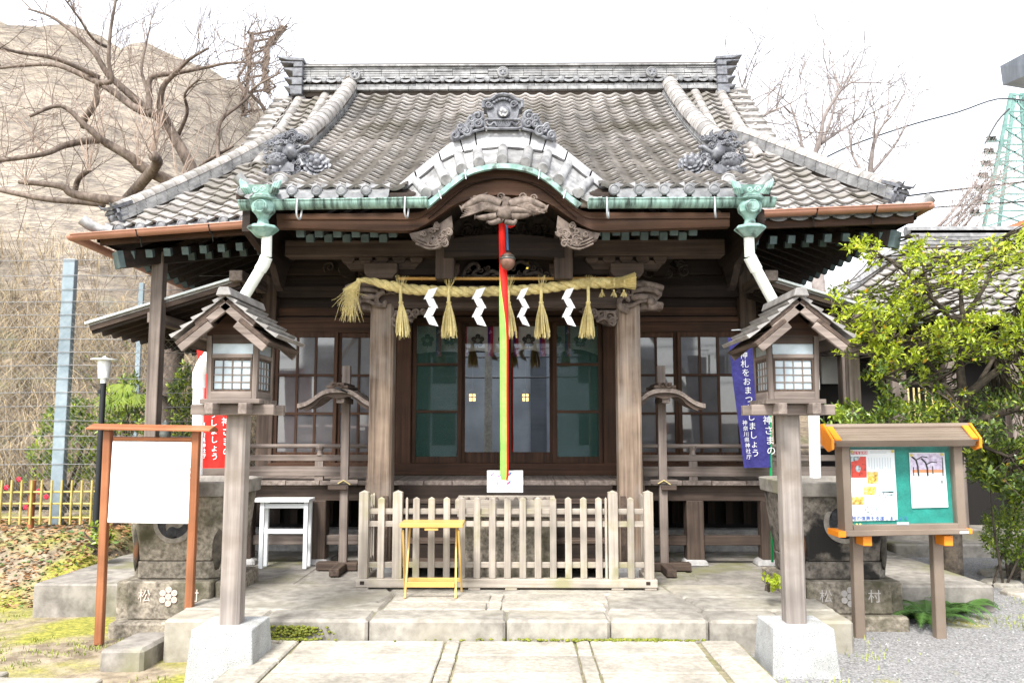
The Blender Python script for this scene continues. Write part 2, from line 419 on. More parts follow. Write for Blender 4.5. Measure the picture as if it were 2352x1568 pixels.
def ground_mat():
    m = bpy.data.materials.new('courtyard earth and gravel'); m.use_nodes = True
    N, L = m.node_tree.nodes, m.node_tree.links; b = N['Principled BSDF']; b.inputs['Roughness'].default_value = .95
    ge = N.new('ShaderNodeNewGeometry'); sp = N.new('ShaderNodeSeparateXYZ'); L.new(ge.outputs['Position'], sp.inputs[0])
    def nz(sc, de=6):
        n = N.new('ShaderNodeTexNoise'); n.inputs['Scale'].default_value = sc; n.inputs['Detail'].default_value = de
        L.new(ge.outputs['Position'], n.inputs['Vector']); return n.outputs['Fac']
    def ramp(f, p0, c0, p1, c1):
        r = N.new('ShaderNodeValToRGB'); e = r.color_ramp.elements; e[0].position, e[1].position = p0, p1
        e[0].color = (*c0,1); e[1].color = (*c1,1); L.new(f, r.inputs['Fac']); return r.outputs['Color']
    def mix(f, a, c):
        x = N.new('ShaderNodeMix'); x.data_type = 'RGBA'; L.new(f, x.inputs['Factor']); L.new(a, x.inputs['A']); L.new(c, x.inputs['B']); return x.outputs['Result']
    def mr(f, a, c, t0=0, t1=1):
        x = N.new('ShaderNodeMapRange'); x.inputs['From Min'].default_value = a; x.inputs['From Max'].default_value = c
        x.inputs['To Min'].default_value = t0; x.inputs['To Max'].default_value = t1; L.new(f, x.inputs['Value']); return x.outputs[0]
    dirt = ramp(nz(9), .35, (.15,.115,.075), .65, (.33,.27,.19))
    moss = ramp(nz(24), .35, (.14,.15,.018), .65, (.34,.31,.05))
    mossf = mr(nz(1.1, 8), .47, .60)
    earth = mix(mossf, dirt, moss)
    vo = N.new('ShaderNodeTexVoronoi'); vo.inputs['Scale'].default_value = 75; L.new(ge.outputs['Position'], vo.inputs['Vector'])
    grav = ramp(vo.outputs['Color'], .1, (.11,.107,.105), .9, (.29,.283,.278))
    gm = mix(mr(nz(1.6, 7), .60, .70, 0, .8), grav, moss)
    ad = N.new('ShaderNodeMath'); ad.operation = 'MULTIPLY_ADD'; L.new(nz(.9), ad.inputs[0]); ad.inputs[1].default_value = 1.6; L.new(sp.outputs['X'], ad.inputs[2])
    L.new(mix(mr(ad.outputs[0], 2.2, 2.7), earth, gm), b.inputs['Base Color'])
    bp = N.new('ShaderNodeBump'); bp.inputs['Strength'].default_value = .6; bp.inputs['Distance'].default_value = .02
    L.new(nz(40, 8), bp.inputs['Height']); L.new(bp.outputs[0], b.inputs['Normal'])
    return m
go = g.build('ground', ground_mat(), None, smooth=True); go['kind'] = 'structure'

def stone_block(mb, x0, x1, y0, y1, z0, z1, j=.006):
    q = lambda: random.uniform(-j, j)
    vs = [(x0+q(),y0+q(),z0),(x1+q(),y0+q(),z0),(x1+q(),y1+q(),z0),(x0+q(),y1+q(),z0)]
    t = [(x, y, z1+random.uniform(-.003,.003)) for x, y, _ in vs]
    mb.add(vs+t, [(0,3,2,1),(4,5,6,7),(0,1,5,4),(1,2,6,5),(2,3,7,6),(3,0,4,7)])
# paved approach: a bed with every stone laid on it
bed = MB().box(-1.84, 1.84, -8, 6.59, -.3, -.022)
path = bed.build('stone_path', mat('packed joint earth', (.17,.15,.09), (.30,.27,.17), scale=20, c3=(.13,.14,.04), c3s=3), None); path['kind'] = 'structure'
y = 6.575; k = 0
while y > 1.0:
    d = random.uniform(.38, .46)
    rows = [(-1.52,-.42),(-.29,.57),(.70,1.5)]
    for (a, c) in rows:
        m = MB(); stone_block(m, a, c, y-d+.022, y, -.10, random.uniform(-.006,.002)); m.build('paving_slab', M['slab'], path, bevel=.008)
    for (a, c) in ((-.405,-.305),(.585,.685)):
        yy = y
        while yy > y-d+.05:
            l = min(random.uniform(.12,.3), yy-(y-d)); m = MB(); stone_block(m, a, c, yy-l+.012, yy, -.10, -.002, .004); m.build('joint_stone', M['slab'], path, bevel=.006); yy -= l
    y -= d
for sx in (-1, 1):
    y = 6.58
    while y > 1.0:
        d = random.uniform(.42, .8)
        m = MB(); a, c = sorted((sx*1.545, sx*1.82)); stone_block(m, a, c, y-d+.012, y, -.28, .002); m.build('edging_stone', M['slab'], path, bevel=.012); y -= d

# raised platform of kerb stones and slabs
core = MB().box(-2.56, 2.66, 6.66, 8.1, -.3, .125)
core.box(-4.5, 4.62, 8.10, 12.5, -.35, .131)
plat = core.build('stone_platform', M['concrete'], None); plat['kind'] = 'structure'
def pstone(poly, z0, z1, name='platform_slab', m='platform', bev=.018):
    mb = MB(); n = len(poly)
    mb.add([(x,y,z0) for x,y in poly]+[(x,y,z1+random.uniform(-.003,.003)) for x,y in poly],
           [tuple(range(n))[::-1], tuple(range(n,2*n))]+[(i,(i+1)%n,(i+1)%n+n,i+n) for i in range(n)])
    return mb.build(name, M[m], plat, bevel=bev)
g_ = .006
xs = [-2.62,-1.86,-1.02,.05,.86,1.62,2.22,2.74]
for i in range(len(xs)-1):
    pstone([(xs[i]+g_,6.6),(xs[i+1]-g_,6.6+(.012 if i in (0,5) else 0)),(xs[i+1]-g_,6.97),(xs[i]+g_,6.96)], -.26, .145, 'kerb_stone', bev=.022)
# broken left slab with its crack line, centre slabs, right slabs
pstone([(-2.62,6.98),(-1.42,6.975),(-1.06,7.25),(-.98,7.62),(-1.16,8.08),(-2.62,8.08)], -.2, .146)
pstone([(-1.40,6.975),(-1.0,6.975),(-.97,7.58),(-1.045,7.24)], .0, .145)
for (y0,y1) in ((6.985,7.27),(7.285,7.62)):
    for (a,c) in ((-.97,-.12),(.0,.87)) if y0 < 7.1 else ((-.96,-.10),(.02,.92)):
        pstone([(a+g_,y0),(c-g_,y0),(c-g_,y1),(a+g_,y1)], .0, .147, m='slab', bev=.008)
    pstone([(-.115,y0),(-.005,y0),(.01,y1),(-.09,y1)], .0, .144, 'joint_stone', 'slab', .006)
pstone([(.885,6.985),(1.66,6.985),(1.56,7.64),(.94,7.64)], .0, .146)
pstone([(1.675,6.985),(2.74,6.985),(2.74,7.5),(1.60,7.5)], -.2, .146)
pstone([(1.59,7.515),(2.74,7.515),(2.74,8.08),(1.52,8.08)], -.2, .144)
pstone([(-.96,7.64),(1.54,7.65),(1.50,8.08),(-1.14,8.08)], .0, .142)
for i, (a, c) in enumerate(((-4.52,-3.3),(-3.29,-2.0),(-1.99,0.1),(.11,1.9),(1.91,3.3),(3.31,4.66))):
    pstone([(a+g_,8.09),(c-g_,8.09),(c-g_,9.9),(a+g_,9.9)], -.3, .140, m='concrete')
    pstone([(a+g_,9.91),(c-g_,9.91),(c-g_,12.5),(a+g_,12.5)], .0, .139, m='concrete')
# low stone step at the platform's left foot
mb = MB(); stone_block(mb, -2.98, -2.66, 6.35, 6.92, -.24, -.02, .02)
one(mb, 'step_stone', M['concrete'], 'low rough stone block beside the left corner of the platform', 'stone block', bevel=.025)
# rubble under the broken kerb at the left front corner
mb = MB()
for i in range(9):
    mb.blob((random.uniform(-2.0,-1.55), random.uniform(6.3,6.56), -.1+random.uniform(0,.06)), random.uniform(.05,.11), random.uniform(.05,.1), random.uniform(.04,.07), 7, 5, .5)
r = mb.build('stone_rubble', M['oldstone'], None, smooth=40); tag(r, 'broken stone rubble between the left lantern foot and the path', 'rubble', kind='stuff')
# stray pale slabs at the lower left corner
for (x0,x1,y0,y1) in ((-4.7,-3.56,5.2,6.19),(-3.50,-2.75,5.12,6.02),(-4.9,-3.3,4.2,5.1),(-3.25,-2.3,4.2,5.06)):
    m = MB(); stone_block(m, x0, x1, y0, y1, -.24, -.125, .03); m.build('paving_slab', M['slab'], path, bevel=.01)
# moss cushions along the kerb foot
mb = MB()
for i in range(420):
    x = random.choice([random.gauss(.55,.5), random.gauss(1.05,.18), random.gauss(-1.6,.12), random.gauss(1.1,.2)])
    if abs(x) > 1.78: continue
    s = random.uniform(.004,.014)
    mb.blob((x, 6.585-abs(random.gauss(0,.016)), random.uniform(0,.01)), s*1.4, s, s*.8, 6, 4, .4)
for i in range(260):
    mb.blob((random.gauss(-1.62,.12), 6.60+random.uniform(-.03,.01), .07+random.uniform(-.05,.03)), .014, .012, .009, 6, 4, .4)
r = mb.build('moss_cushions', mat('bright moss', (.07,.10,.014), (.24,.24,.035), scale=60, rough=.95), None, smooth=True)
tag(r, 'yellow green moss growing along the foot of the stone step', 'moss', kind='stuff')

# gravel pebbles on the right, grass and weeds on the left
mb = MB(); random.seed(11)
for i in range(9000):
    y = 4.6 + 5.4*random.random()**1.5; x = random.uniform(1.9, 7.0)
    if x < 1.95 or (y > 6.5 and x < 2.8) or (y > 7.1 and x < 3.6) or (y > 8 and x < 4.75): continue
    s = random.uniform(.005,.014); z = ground_z(x, y)+s*.2
    a = random.random()*6.28; c, d = math.cos(a)*s, math.sin(a)*s
    mb.add([(x+c,y+d,z),(x-d,y+c,z),(x-c,y-d,z),(x+d,y-c,z),(x,y,z+s*.7)], [(0,1,4),(1,2,4),(2,3,4),(3,0,4)])
r = mb.build('gravel', mat('gravel stone', (.13,.127,.125), (.34,.333,.325), scale=60, rough=.85, bump=0, big=.3), None)
tag(r, 'loose grey gravel covering the yard under the notice board', 'gravel', kind='stuff')
mb = MB()
def blade(mb, x, y, z, h, lean, a, w=.004):
    c, d = math.cos(a), math.sin(a)
    mb.add([(x-d*w,y+c*w,z),(x+d*w,y-c*w,z),(x+c*lean*.5+d*w*.6,y+d*lean*.5-c*w*.6,z+h*.7),(x+c*lean*.5-d*w*.6,y+d*lean*.5+c*w*.6,z+h*.7),(x+c*lean,y+d*lean,z+h)], [(0,1,2,3),(3,2,4)])
for i in range(1500):
    x = random.uniform(-6.0,-1.9); y = random.uniform(4.4, 8.4)
    if noise.noise(Vector((x*.9, y*.9, 3))) < .05: continue
    if x > -2.7 and y > 6.3: continue
    if -4.6 < x < -2.4 and 7.2 < y: continue
    for k in range(6):
        xx, yy = x+random.gauss(0,.03), y+random.gauss(0,.03)
        blade(mb, xx, yy, ground_z(xx,yy)-.003, random.uniform(.012,.045), random.uniform(.005,.03), random.random()*6.28)
for (cx, cy, n) in ((2.2,5.75,90),(2.9,7.15,50),(2.75,6.5,60),(4.6,7.6,220),(5.3,8.3,160),(5.9,8.9,120),(-1.9,6.0,40),(2.0,6.3,40)):
    for i in range(n):
        xx, yy = cx+random.gauss(0,.22), cy+random.gauss(0,.16)
        if abs(xx) < 1.85: continue
        blade(mb, xx, yy, ground_z(xx,yy)-.003, random.uniform(.015,.05), random.uniform(.005,.03), random.random()*6.28)
r = mb.build('grass', mat('short grass', (.14,.18,.03), (.33,.36,.07), scale=6, rough=.8, bump=0), None)
tag(r, 'thin short grass and weeds growing in the bare earth', 'grass', kind='stuff')
# fallen leaves on the raised bed
mb = MB()
for i in range(5200):
    x, y = random.uniform(-7.6,-4.3), random.uniform(8.5, 11.4)
    z = ground_z(x, y)+random.uniform(.0,.02); s = random.uniform(.02,.045); a = random.random()*6.28
    c, d = math.cos(a)*s, math.sin(a)*s; t = random.uniform(-.5,.7)*s
    mb.add([(x-c,y-d,z),(x+d*.45,y-c*.45,z+t),(x+c,y+d,z+.4*t),(x-d*.45,y+c*.45,z-.2*t)], [(0,1,2,3)], 0 if random.random() < .75 else 1)
r = mb.build('fallen_leaves', [mat('brown leaf litter', (.22,.10,.045), (.44,.27,.14), scale=4, rough=.85, bump=0), mat('green creeping leaves', (.04,.08,.02), (.12,.19,.05), scale=6, rough=.6, bump=0)], None)
tag(r, 'brown fallen leaves and creepers on the raised bed below the bamboo fence', 'leaf litter', kind='stuff')
# ================================================================ shrine hall: roof
random.seed(5)
hall = thing('shrine_hall', (0, 10.2, .14), 'old timber shrine hall with grey tiled roof, curved porch gable and glazed doors', 'shrine')
RY, RZ = 12.2, 6.73           # ridge base
KY, KZ = 7.40, 3.76           # porch eave
EY = 8.80                     # main eave
def zc(y):                    # porch / centre slope, steep at the ridge and flatter at the eave
    t = max(0.0, (RY-y)/(RY-KY)); p = .45
    return RZ - (RZ-KZ)*( (.90*t - .41*t**(p+1)/(p+1)) / (.90 - .41/(p+1)) )
def zm(y):
    t = max(0.0, (RY-y)/(RY-EY))
    return RZ - 3.4*(.94*t - .21*t**2.05/2.05)
def tilt(x):                  # the old eaves sag on one side and sweep up on the other
    return .075*(x+2.4) if x < -2.4 else (.035*(x-2.4) if x > 2.4 else 0)
def hip(y): return 3.40 + max(0, 10.3-y)*.70
GX = 2.30
mb = MB()
rows = []
N = 24
for i in range(N+1):
    y = lerp(RY, KY, i/N); rows.append(y)
for i in range(N):
    y0, y1 = rows[i], rows[i+1]
    xsx = [-2.45,-1.6,-.8,.8,1.6,2.45]
    for k in range(5):
        if k == 2 and y1 < 8.0: continue
        a, b = xsx[k], xsx[k+1]
        mb.add([(a,y0,zc(y0)),(b,y0,zc(y0)),(b,y1,zc(y1)),(a,y1,zc(y1)),(a,y0,zc(y0)-.05),(b,y0,zc(y0)-.05),(b,y1,zc(y1)-.05),(a,y1,zc(y1)-.05)],
               [(0,3,2,1),(4,5,6,7),(2,3,7,6)]+([(0,4,7,3)] if k == 0 else [])+([(1,2,6,5)] if k == 4 else []))
for sx in (-1, 1):
    R1 = []
    for i in range(N+1):
        y = lerp(RY, EY, i/N); h = hip(y)
        R1.append([Vector((sx*lerp(2.25, h, q), y, zm(y)+tilt(sx*lerp(2.25,h,q)))) for q in (0,.35,.7,1)])
    mb.grid(R1); mb.grid([[p-Vector((0,0,.05)) for p in r] for r in R1])
    mb.strip(R1[-1], [p-Vector((0,0,.05)) for p in R1[-1]])
    H = [(sx*hip(y), y, zm(y)+tilt(sx*hip(y))) for y in (10.3,9.8,9.3,8.8)]
    for dz in (0,-.05):
        mb.strip([(x,y,z+dz) for x,y,z in H], [(x,15.6,z+dz) for x,y,z in H])
    mb.add([(sx*3.3,10.3,zm(10.3)),(sx*3.3,12.2,RZ),(sx*3.3,14.1,zm(10.3))], [(0,1,2)])
    x4 = sx*hip(8.8); z4 = zm(8.8)+tilt(x4)
    mb.add([(x4,8.8,z4),(x4,15.6,z4),(x4,15.6,z4-.09),(x4,8.8,z4-.09)], [(0,1,2,3)])
mb.add([(-3.4,12.2,RZ),(3.4,12.2,RZ),(3.4,15.6,4.1),(-3.4,15.6,4.1)], [(0,1,2,3)])
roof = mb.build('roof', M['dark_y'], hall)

# --- one pantile, shared by every tile
TW, TL = .2268, .205
def pantile():
    mb = MB(); n = 9
    w = lambda u: .037*(.5+.5*math.cos(2*math.pi*(u+.44)))**1.5
    us = [-.53+1.06*i/(n-1) for i in range(n)]
    r0 = [(u*TW, TL*.5, w(u)+.004) for u in us]
    r1 = [(u*TW, -TL*.5-.012, w(u)+.046) for u in us]
    r2 = [(u*TW, -TL*.5-.006, w(u)+.018) for u in us]
    r3 = [(u*TW, -TL*.5+.03, w(u)+.012) for u in us]
    mb.grid([r0, r1]); mb.grid([r1, r2]); mb.grid([r2, r3])
    return mb
tile_me = pantile().mesh('roof_tile', M['tile'], smooth=35)
tv, tf = pantile().v, pantile().f
spots = []
def tile_rows(zf, y_lo, xr, dzf=lambda x: 0):
    y = RY-.10
    while True:
        sl = (zf(y+.01)-zf(y-.01))/.02; a = math.atan(sl)
        y1 = y - (TL*.86)*math.cos(a)
        if y1 < y_lo-.02: break
        ym = (y+y1)/2; a = math.atan((zf(ym+.05)-zf(ym-.05))/.10)
        for x in xr(ym): spots.append((x, ym, zf(ym)+dzf(x), a))
        y = y1
cols = [TW*(k+.5) for k in range(-40, 40)]
tile_rows(zc, KY, lambda y: [x for x in cols if abs(x) < GX+.12 and not (abs(x) < .8 and y < 7.95) and not (abs(x) > 2.26 and y > 8.9)])
tile_rows(zm, EY, lambda y: [x for x in cols if abs(x) > 2.35 and abs(x) < hip(y)-.06], tilt)
cnt = 0
spots.sort(key=lambda s: (s[1]**2 + s[0]**2*.6))
sm = MB()
for i, (x, y, z, a) in enumerate(spots):
    rx = Matrix.Rotation(a, 4, 'X') @ Matrix.Rotation(random.uniform(-.012,.012), 4, 'Z')
    off = Vector((random.uniform(-.003,.003), random.uniform(-.003,.003), z+random.uniform(-.002,.003)))
    if i < 300:
        inst(tile_me, 'roof_tile', roof, (x+off.x, y+off.y, off.z), M=rx)
    else:
        sm.add([rx @ Vector(p) + Vector((x, y, 0)) + off for p in tv], tf)
sm.build('roof_tiling', M['tile_stuff'], hall, smooth=35, stuff=True)

# --- eave end tiles: round boss plus curved drip plate
def eave_tile():
    mb = MB(); R90 = Matrix.Rotation(rad(90), 3, 'X')
    mb.lathe((-.5*TW, 0, .02), [(.050,-.05),(.054,0),(.052,.012),(.040,.020),(.034,.014),(.012,.02)], 12, M=R90)
    n = 7; A = []; B = []
    for i in range(n):
        u = -.40+.80*i/(n-1); zz = .03*(2*u)**2*1.2-.012
        A.append((u*TW, -.006, zz+.012)); B.append((u*TW, -.010, zz-.055))
    mb.strip(A, B); mb.strip([(x, y+.02, z) for x,y,z in B], [(x, y+.10, z+.10) for x,y,z in A]); mb.strip(B, [(x, y+.02, z) for x,y,z in B])
    return mb
eave_me = eave_tile().mesh('eave_end_tile', M['boss'], smooth=40)
for k in range(-11, 12):
    x = TW*k
    if abs(x) > 2.40 or abs(x+TW*.0) < .95: continue
    inst(eave_me, 'eave_end_tile', roof, (x, KY-.03, zc(KY)+.005))
for sx in (-1, 1):
    for k in range(11, 21):
        x = sx*TW*k
        if abs(x) < 2.5 or abs(x) > 4.42: continue
        inst(eave_me, 'eave_end_tile', roof, (x, EY-.03, zm(EY)+tilt(x)+.005))
# --- fascia below the tiles
for sx in (-1, 1):
    a, b = sx*2.42, sx*4.42
    MB().beam((a, EY+.03, zm(EY)+tilt(a)-.075), (b, EY+.03, zm(EY)+tilt(b)-.075), .05, .10).build('eave_board', M['brown_x'], hall)
    MB().beam((sx*.72, KY+.05, zc(KY)-.07), (sx*2.44, KY+.05, zc(KY)-.075), .05, .09).build('eave_board', M['pale_x'], hall)

# --- main ridge
rb = MB(); rb.box(-3.22, 3.22, RY-.12, RY+.16, RZ-.1, RZ+.42)
ridge = rb.build('ridge', M['mortar'], hall)
cz = RZ-.02; pieces = MB()
def course(mb, x0, x1, yf, z, h, L, d=.10, j=.004):
    x = x0 + random.uniform(-.5, 0)*L
    while x < x1:
        a, b = max(x, x0), min(x+L-.006, x1)
        if b-a > .02:
            y = yf+random.uniform(-j, j)
            mb.box(a, b, y, y+d, z+.004, z+h-.004+random.uniform(-.002,.002))
        x += L
course(pieces, -3.2, 3.2, RY-.20, RZ-.03, .055, .30); course(pieces, -3.2, 3.2, RY-.17, RZ+.03, .045, .30)
for k in range(5): course(pieces, -3.2, 3.2, RY-.15, RZ+.17+k*.036, .036, .27, j=.007)
pieces.box(-3.25, 3.25, RY-.19, RY+.2, RZ+.352, RZ+.372)
pieces.build('ridge_courses', M['noshi'], hall, stuff=True)
def ridge_end_tile():
    mb = MB(); mb.lathe((-.112,0,0), [(.046,-.06),(.048,0),(.04,.014),(.0,.02)], 10, M=Matrix.Rotation(rad(90),3,'X'))
    A = [(-.09+.18*i/6, -.004, .022*(2*(i/6-.5))**2*1.6-.018) for i in range(7)]; B = [(x,y,z-.034) for x,y,z in A]
    mb.strip(A, B); mb.strip([(x,y+.09,z+.05) for x,y,z in A], A); return mb
rme = ridge_end_tile().mesh('ridge_boss_tile', M['boss'], smooth=40)
for k in range(-14, 15): inst(rme, 'ridge_boss_tile', ridge, (k*.2245, RY-.20, RZ+.135))
def tomoe(mb, c, R, a=(1,0,0), b=(0,0,1), depth=.012, mi=0, n=3):
    c, a, b = Vector(c), Vector(a), Vector(b); nn = a.cross(b).normalized()*-1
    for k in range(n):
        q0 = 2*math.pi*k/n + .4; pts = []
        prof = [(.02,.36),(.25,.40),(.5,.36),(.75,.26),(1.0,.15),(1.3,.06)]
        up, dn = [], []
        for i in range(11):
            t = i/10; ang = q0 + t*2.5; w = .27*(1-t)**.8+.015; rr = .50+.28*t
            r = Vector((math.cos(ang), math.sin(ang)))
            up.append(c + (a*r.x+b*r.y)*R*min(.93, rr+w)); dn.append(c + (a*r.x+b*r.y)*R*(rr-w))
        mb.add(up+dn, [(i, i+1, i+12, i+11) for i in range(10)], mi)
        mb.blob(c+(a*math.cos(q0)+b*math.sin(q0))*R*.5, R*.27, depth, R*.27, 10, 6, mi=mi)
    return mb
for px, py in ((815,172),(1155,166),(1497,166)):
    p = at(px, py, RY-.22); mb = MB()
    mb.lathe(p, [(.085,-.06),(.088,.0),(.084,.015),(.074,.02),(.072,.012),(.01,.016)], 18, M=Matrix.Rotation(rad(90),3,'X'))
    tomoe(mb, p+V(0,-.018,0), .068, mi=1)
    mb.build('ridge_emblem', [M['noshi'], M['tile_dark']], hall, smooth=40)
# ridge end ornaments: stacked flared shoulders
for sx in (-1, 1):
    mb = MB()
    for (z0, z1, w0, w1) in ((-.12,.02,.16,.20),(.03,.15,.14,.20),(.16,.30,.13,.22),(.31,.40,.12,.26)):
        mb.prism([(sx*3.12,RY-.26,RZ+z0),(sx*(3.14+w0),RY-.26,RZ+z0),(sx*(3.14+w0*1.0),RY-.26,RZ+z0+(z1-z0)*.55),(sx*(3.14+w1+.06),RY-.26,RZ+z1-.02),(sx*(3.14+w1+.06),RY-.26,RZ+z1),(sx*3.12,RY-.26,RZ+z1)], (0,.42,0))
    mb.prism([(sx*3.1,RY-.27,RZ+.40),(sx*3.34,RY-.27,RZ+.41),(sx*3.50,RY-.27,RZ+.455),(sx*3.50,RY-.27,RZ+.475),(sx*3.1,RY-.27,RZ+.45)], (0,.44,0))
    mb.build('ridge_end_ornament', M['tile_dark'], hall, bevel=.012)

# --- descending ridges: wide cover tiles over thin courses
def half_tile(r, L, n=8):
    mb = MB(); A, B, C = [], [], []
    for i in range(n+1):
        t = math.pi*i/n; c, s = math.cos(t), math.sin(t)
        A.append((c*r*.93, L*.5, s*r*.93)); B.append((c*r, -L*.5, s*r)); C.append((c*(r-.022), -L*.5, s*(r-.022)))
    mb.strip(A, B); mb.strip(B, C); return mb
cover_me = half_tile(.122, .27).mesh('ridge_cover_tile', M['tile'], smooth=40)
round_me = half_tile(.078, .30).mesh('round_tile', M['tile'], smooth=40)
def slope_run(zf, x, y0, y1, lift, me, name, L, par, dz=lambda x: 0):
    y = y0
    while y > y1:
        a = math.atan((zf(y+.05)-zf(y-.05))/.10)
        inst(me, name, par, (x, y, zf(y)+lift+dz(x)), M=Matrix.Rotation(a,4,'X') @ Matrix.Rotation(random.uniform(-.015,.015),4,'Z'))
        y -= L*math.cos(a)
for sx in (-1, 1):
    X = sx*2.42
    mb = MB(); st = MB()
    yy = [lerp(RY-.02, 8.95, i/16) for i in range(17)]
    for h, w in ((.17,.10),):
        mb.strip([(X-w,y,zc(y)-.05) for y in yy],[(X-w,y,zc(y)+h) for y in yy]); mb.strip([(X+w,y,zc(y)-.05) for y in yy],[(X+w,y,zc(y)+h) for y in yy])
        mb.strip([(X-w,y,zc(y)+h) for y in yy],[(X+w,y,zc(y)+h) for y in yy])
    dr = mb.build('descending_ridge', M['mortar'], hall)
    for k in range(4):
        for i in range(16):
            a, b = yy[i], yy[i+1]; d = .002*random.random()
            st.beam((X, a, zc(a)+.045+k*.037), (X, b+.008, zc(b)+.045+k*.037), .235-.012*k+d, .030)
    st.build('ridge_courses', M['noshi'], hall, stuff=True)
    slope_run(zc, X, RY-.02, 9.05, .185, cover_me, 'ridge_cover_tile', .235, dr)
    for xr, y1 in ((2.80, 9.9), (3.18, 10.2)):
        slope_run(zm, sx*xr, RY-.18, y1, .035, round_me, 'round_tile', .26, roof, tilt)
    # verge tiles stepping down the gable edge
    y = RY-.1
    while y > 10.15:
        z = zm(y)+tilt(sx*3.4); a = math.atan(.85)
        mb = MB(); x0, x1 = sorted((sx*3.28, sx*3.56)); mb.box(x0, x1, -.14, .12, -.015, .02)
        if sx < 0: mb.box(x0-.005, x0+.02, -.15, .12, -.10, .02)
        else: mb.box(x1-.02, x1+.005, -.15, .12, -.10, .02)
        mb.v = [tuple(Matrix.Rotation(a*.8,3,'X') @ Vector(p) + Vector((0,y,z+.05))) for p in mb.v]
        mb.build('verge_tile', M['tile'], roof); y -= .185
    # hip ridge down to the corner
    P = smoothpath([(sx*3.05, 10.75, zm(10.75)+.03), (sx*3.45, 10.22, zm(10.22)+tilt(sx*3.4)+.03),(sx*3.95,9.52,zm(9.52)+tilt(sx*3.95)+.03),(sx*4.33,8.97,zm(8.97)+tilt(sx*4.33)+.045)], 6)
    hr = MB(); st = MB()
    for i in range(len(P)-1): hr.beam(P[i]+V(0,0,.03), P[i+1]+V(0,0,.03), .13, .17)
    hp = hr.build('hip_ridge', M['mortar'], hall)
    for k in range(3):
        for i in range(len(P)-1):
            q = P[i+1].lerp(P[i], .04); st.beam(P[i]+V(0,0,.015+k*.045), q+V(0,0,.015+k*.045), .22-.02*k, .038)
    st.build('ridge_courses', M['noshi'], hall, stuff=True)
    for i in range(len(P)-1):
        d = (P[i+1]-P[i]); m = (P[i]+P[i+1])/2 + V(0,0,.135)
        q = (-d).normalized().to_track_quat('Y','Z').to_matrix().to_4x4()
        o = inst(round_me, 'ridge_cover_tile', hp, m, M=q); o.scale = (1.15, d.length/.30*1.06, 1.1)
    # corner ornament: disc, curled plate, upturned rolls
    e = P[-1]; mb = MB(); d = (P[-1]-P[-3]).normalized(); s_ = d.cross(V(0,0,1)).normalized()
    RM = d.to_track_quat('Z','Y').to_matrix()
    mb.lathe(e+V(0,0,.03), [(.105,-.10),(.11,.02),(.10,.04),(.07,.03),(.05,.05),(.01,.055)], 14, M=RM)
    mb.lathe(e+V(0,0,-.075)+d*.02, [(.07,-.1),(.072,.02),(.05,.035),(.01,.03)], 12, M=RM)
    for q in (-1,1): mb.curl(e+d*.06+V(0,0,.10)+s_*q*.07, .06, 1.2, .018, a=s_*q, b=(0,0,1))
    mb.beam(e-d*.14+V(0,0,.17), e+d*.12+V(0,0,.185), .20, .035); mb.beam(e-d*.10+V(0,0,.125), e+d*.10+V(0,0,.13), .16, .03)
    for q in (-1,1): mb.tube([e+d*.08+s_*q*.08+V(0,0,.185), e+d*.15+s_*q*.10+V(0,0,.21), e+d*.18+s_*q*.11+V(0,0,.255)], [.016,.014,.008], 6)
    mb.build('corner_ornament', M['tile_dark'], hall, smooth=40)
    # upturned corner roll
    c = Vector((sx*4.40, EY-.02, zm(EY)+tilt(sx*4.40)+.03)); mb = MB()
    mb.tube([c+V(-sx*.12,.02,-.01), c+V(0,0,0), c+V(sx*.10,-.05,.045), c+V(sx*.17,-.08,.10)], [.05,.055,.06,.062], 10)
    mb.build('corner_roll_tile', M['noshi'], hall, smooth=40)

# ---------------------------------------------------------------- curved porch gable (karahafu)
def mirror(h): return [(-x, z) for x, z in h[::-1]] + [(x, z) for x, z in h[1:]]
def half(pts, Y):
    o = []
    for px_, py in pts:
        p = at(px_, py, Y); o.append((max(0.0, .017 - p.x), p.z))
    o[0] = (0.0, o[0][1]); return o
def curve(pts, Y, k=5):
    h = mirror(half(pts, Y)); return [Vector((x, Y, z)) for x, _, z in smoothpath([(x, 0, z) for x, z in h], k)]
K0 = curve([(1157,386),(1110,392),(1075,405),(1043,428),(1012,455),(985,478)], 7.33)
K1 = curve([(1157,375),(1108,381),(1072,394),(1038,418),(1006,446),(975,468)], 7.33)
T0 = curve([(1157,370),(1105,377),(1066,391),(1030,416),(985,445),(930,458)], 7.37)
T1 = curve([(1157,338),(1100,343),(1056,352),(1008,376),(958,416),(912,452)], 7.64)
S1 = curve([(1157,302),(1095,307),(1046,326),(1003,358),(952,399),(906,438)], 7.68)
mb = MB(); mb.strip(K0, K1); mb.strip([p+V(0,.012,0) for p in K1], [p+V(0,.012,0) for p in K0]); mb.strip(K0, [p+V(0,.05,.0) for p in K0]); mb.strip(K1, [p+V(0,.03,0) for p in K1])
mb.build('gable_copper_edge', M['copper_green'], hall, smooth=True)
mb = MB()
for i in (6, 15, 35, 44):
    i = min(i, len(K1)-1); p = K1[i]; mb.beam(p+V(0,-.008,.012), K0[i]+V(0,-.008,-.03), .016, .008)
mb.build('copper_clip', M['galv'], hall)
mb = MB()
BK = [Vector((p.x, 8.5, p.z+.03)) for p in S1]
mb.strip(S1, BK); mb.strip(T0, [p+V(0,0,-.05) for p in T0]); mb.strip([p+V(0,.10,-.07) for p in K0], [p+V(0,1.4,-.02) for p in K0])
gab = mb.build('gable_roof', M['dark_y'], hall, smooth=True)
nT = len(T0)
def prm(row, t):
    f = t*(nT-1); i = min(int(f), nT-2); return row[i].lerp(row[i+1], f-i)
edges = [i/10 for i in range(11)]
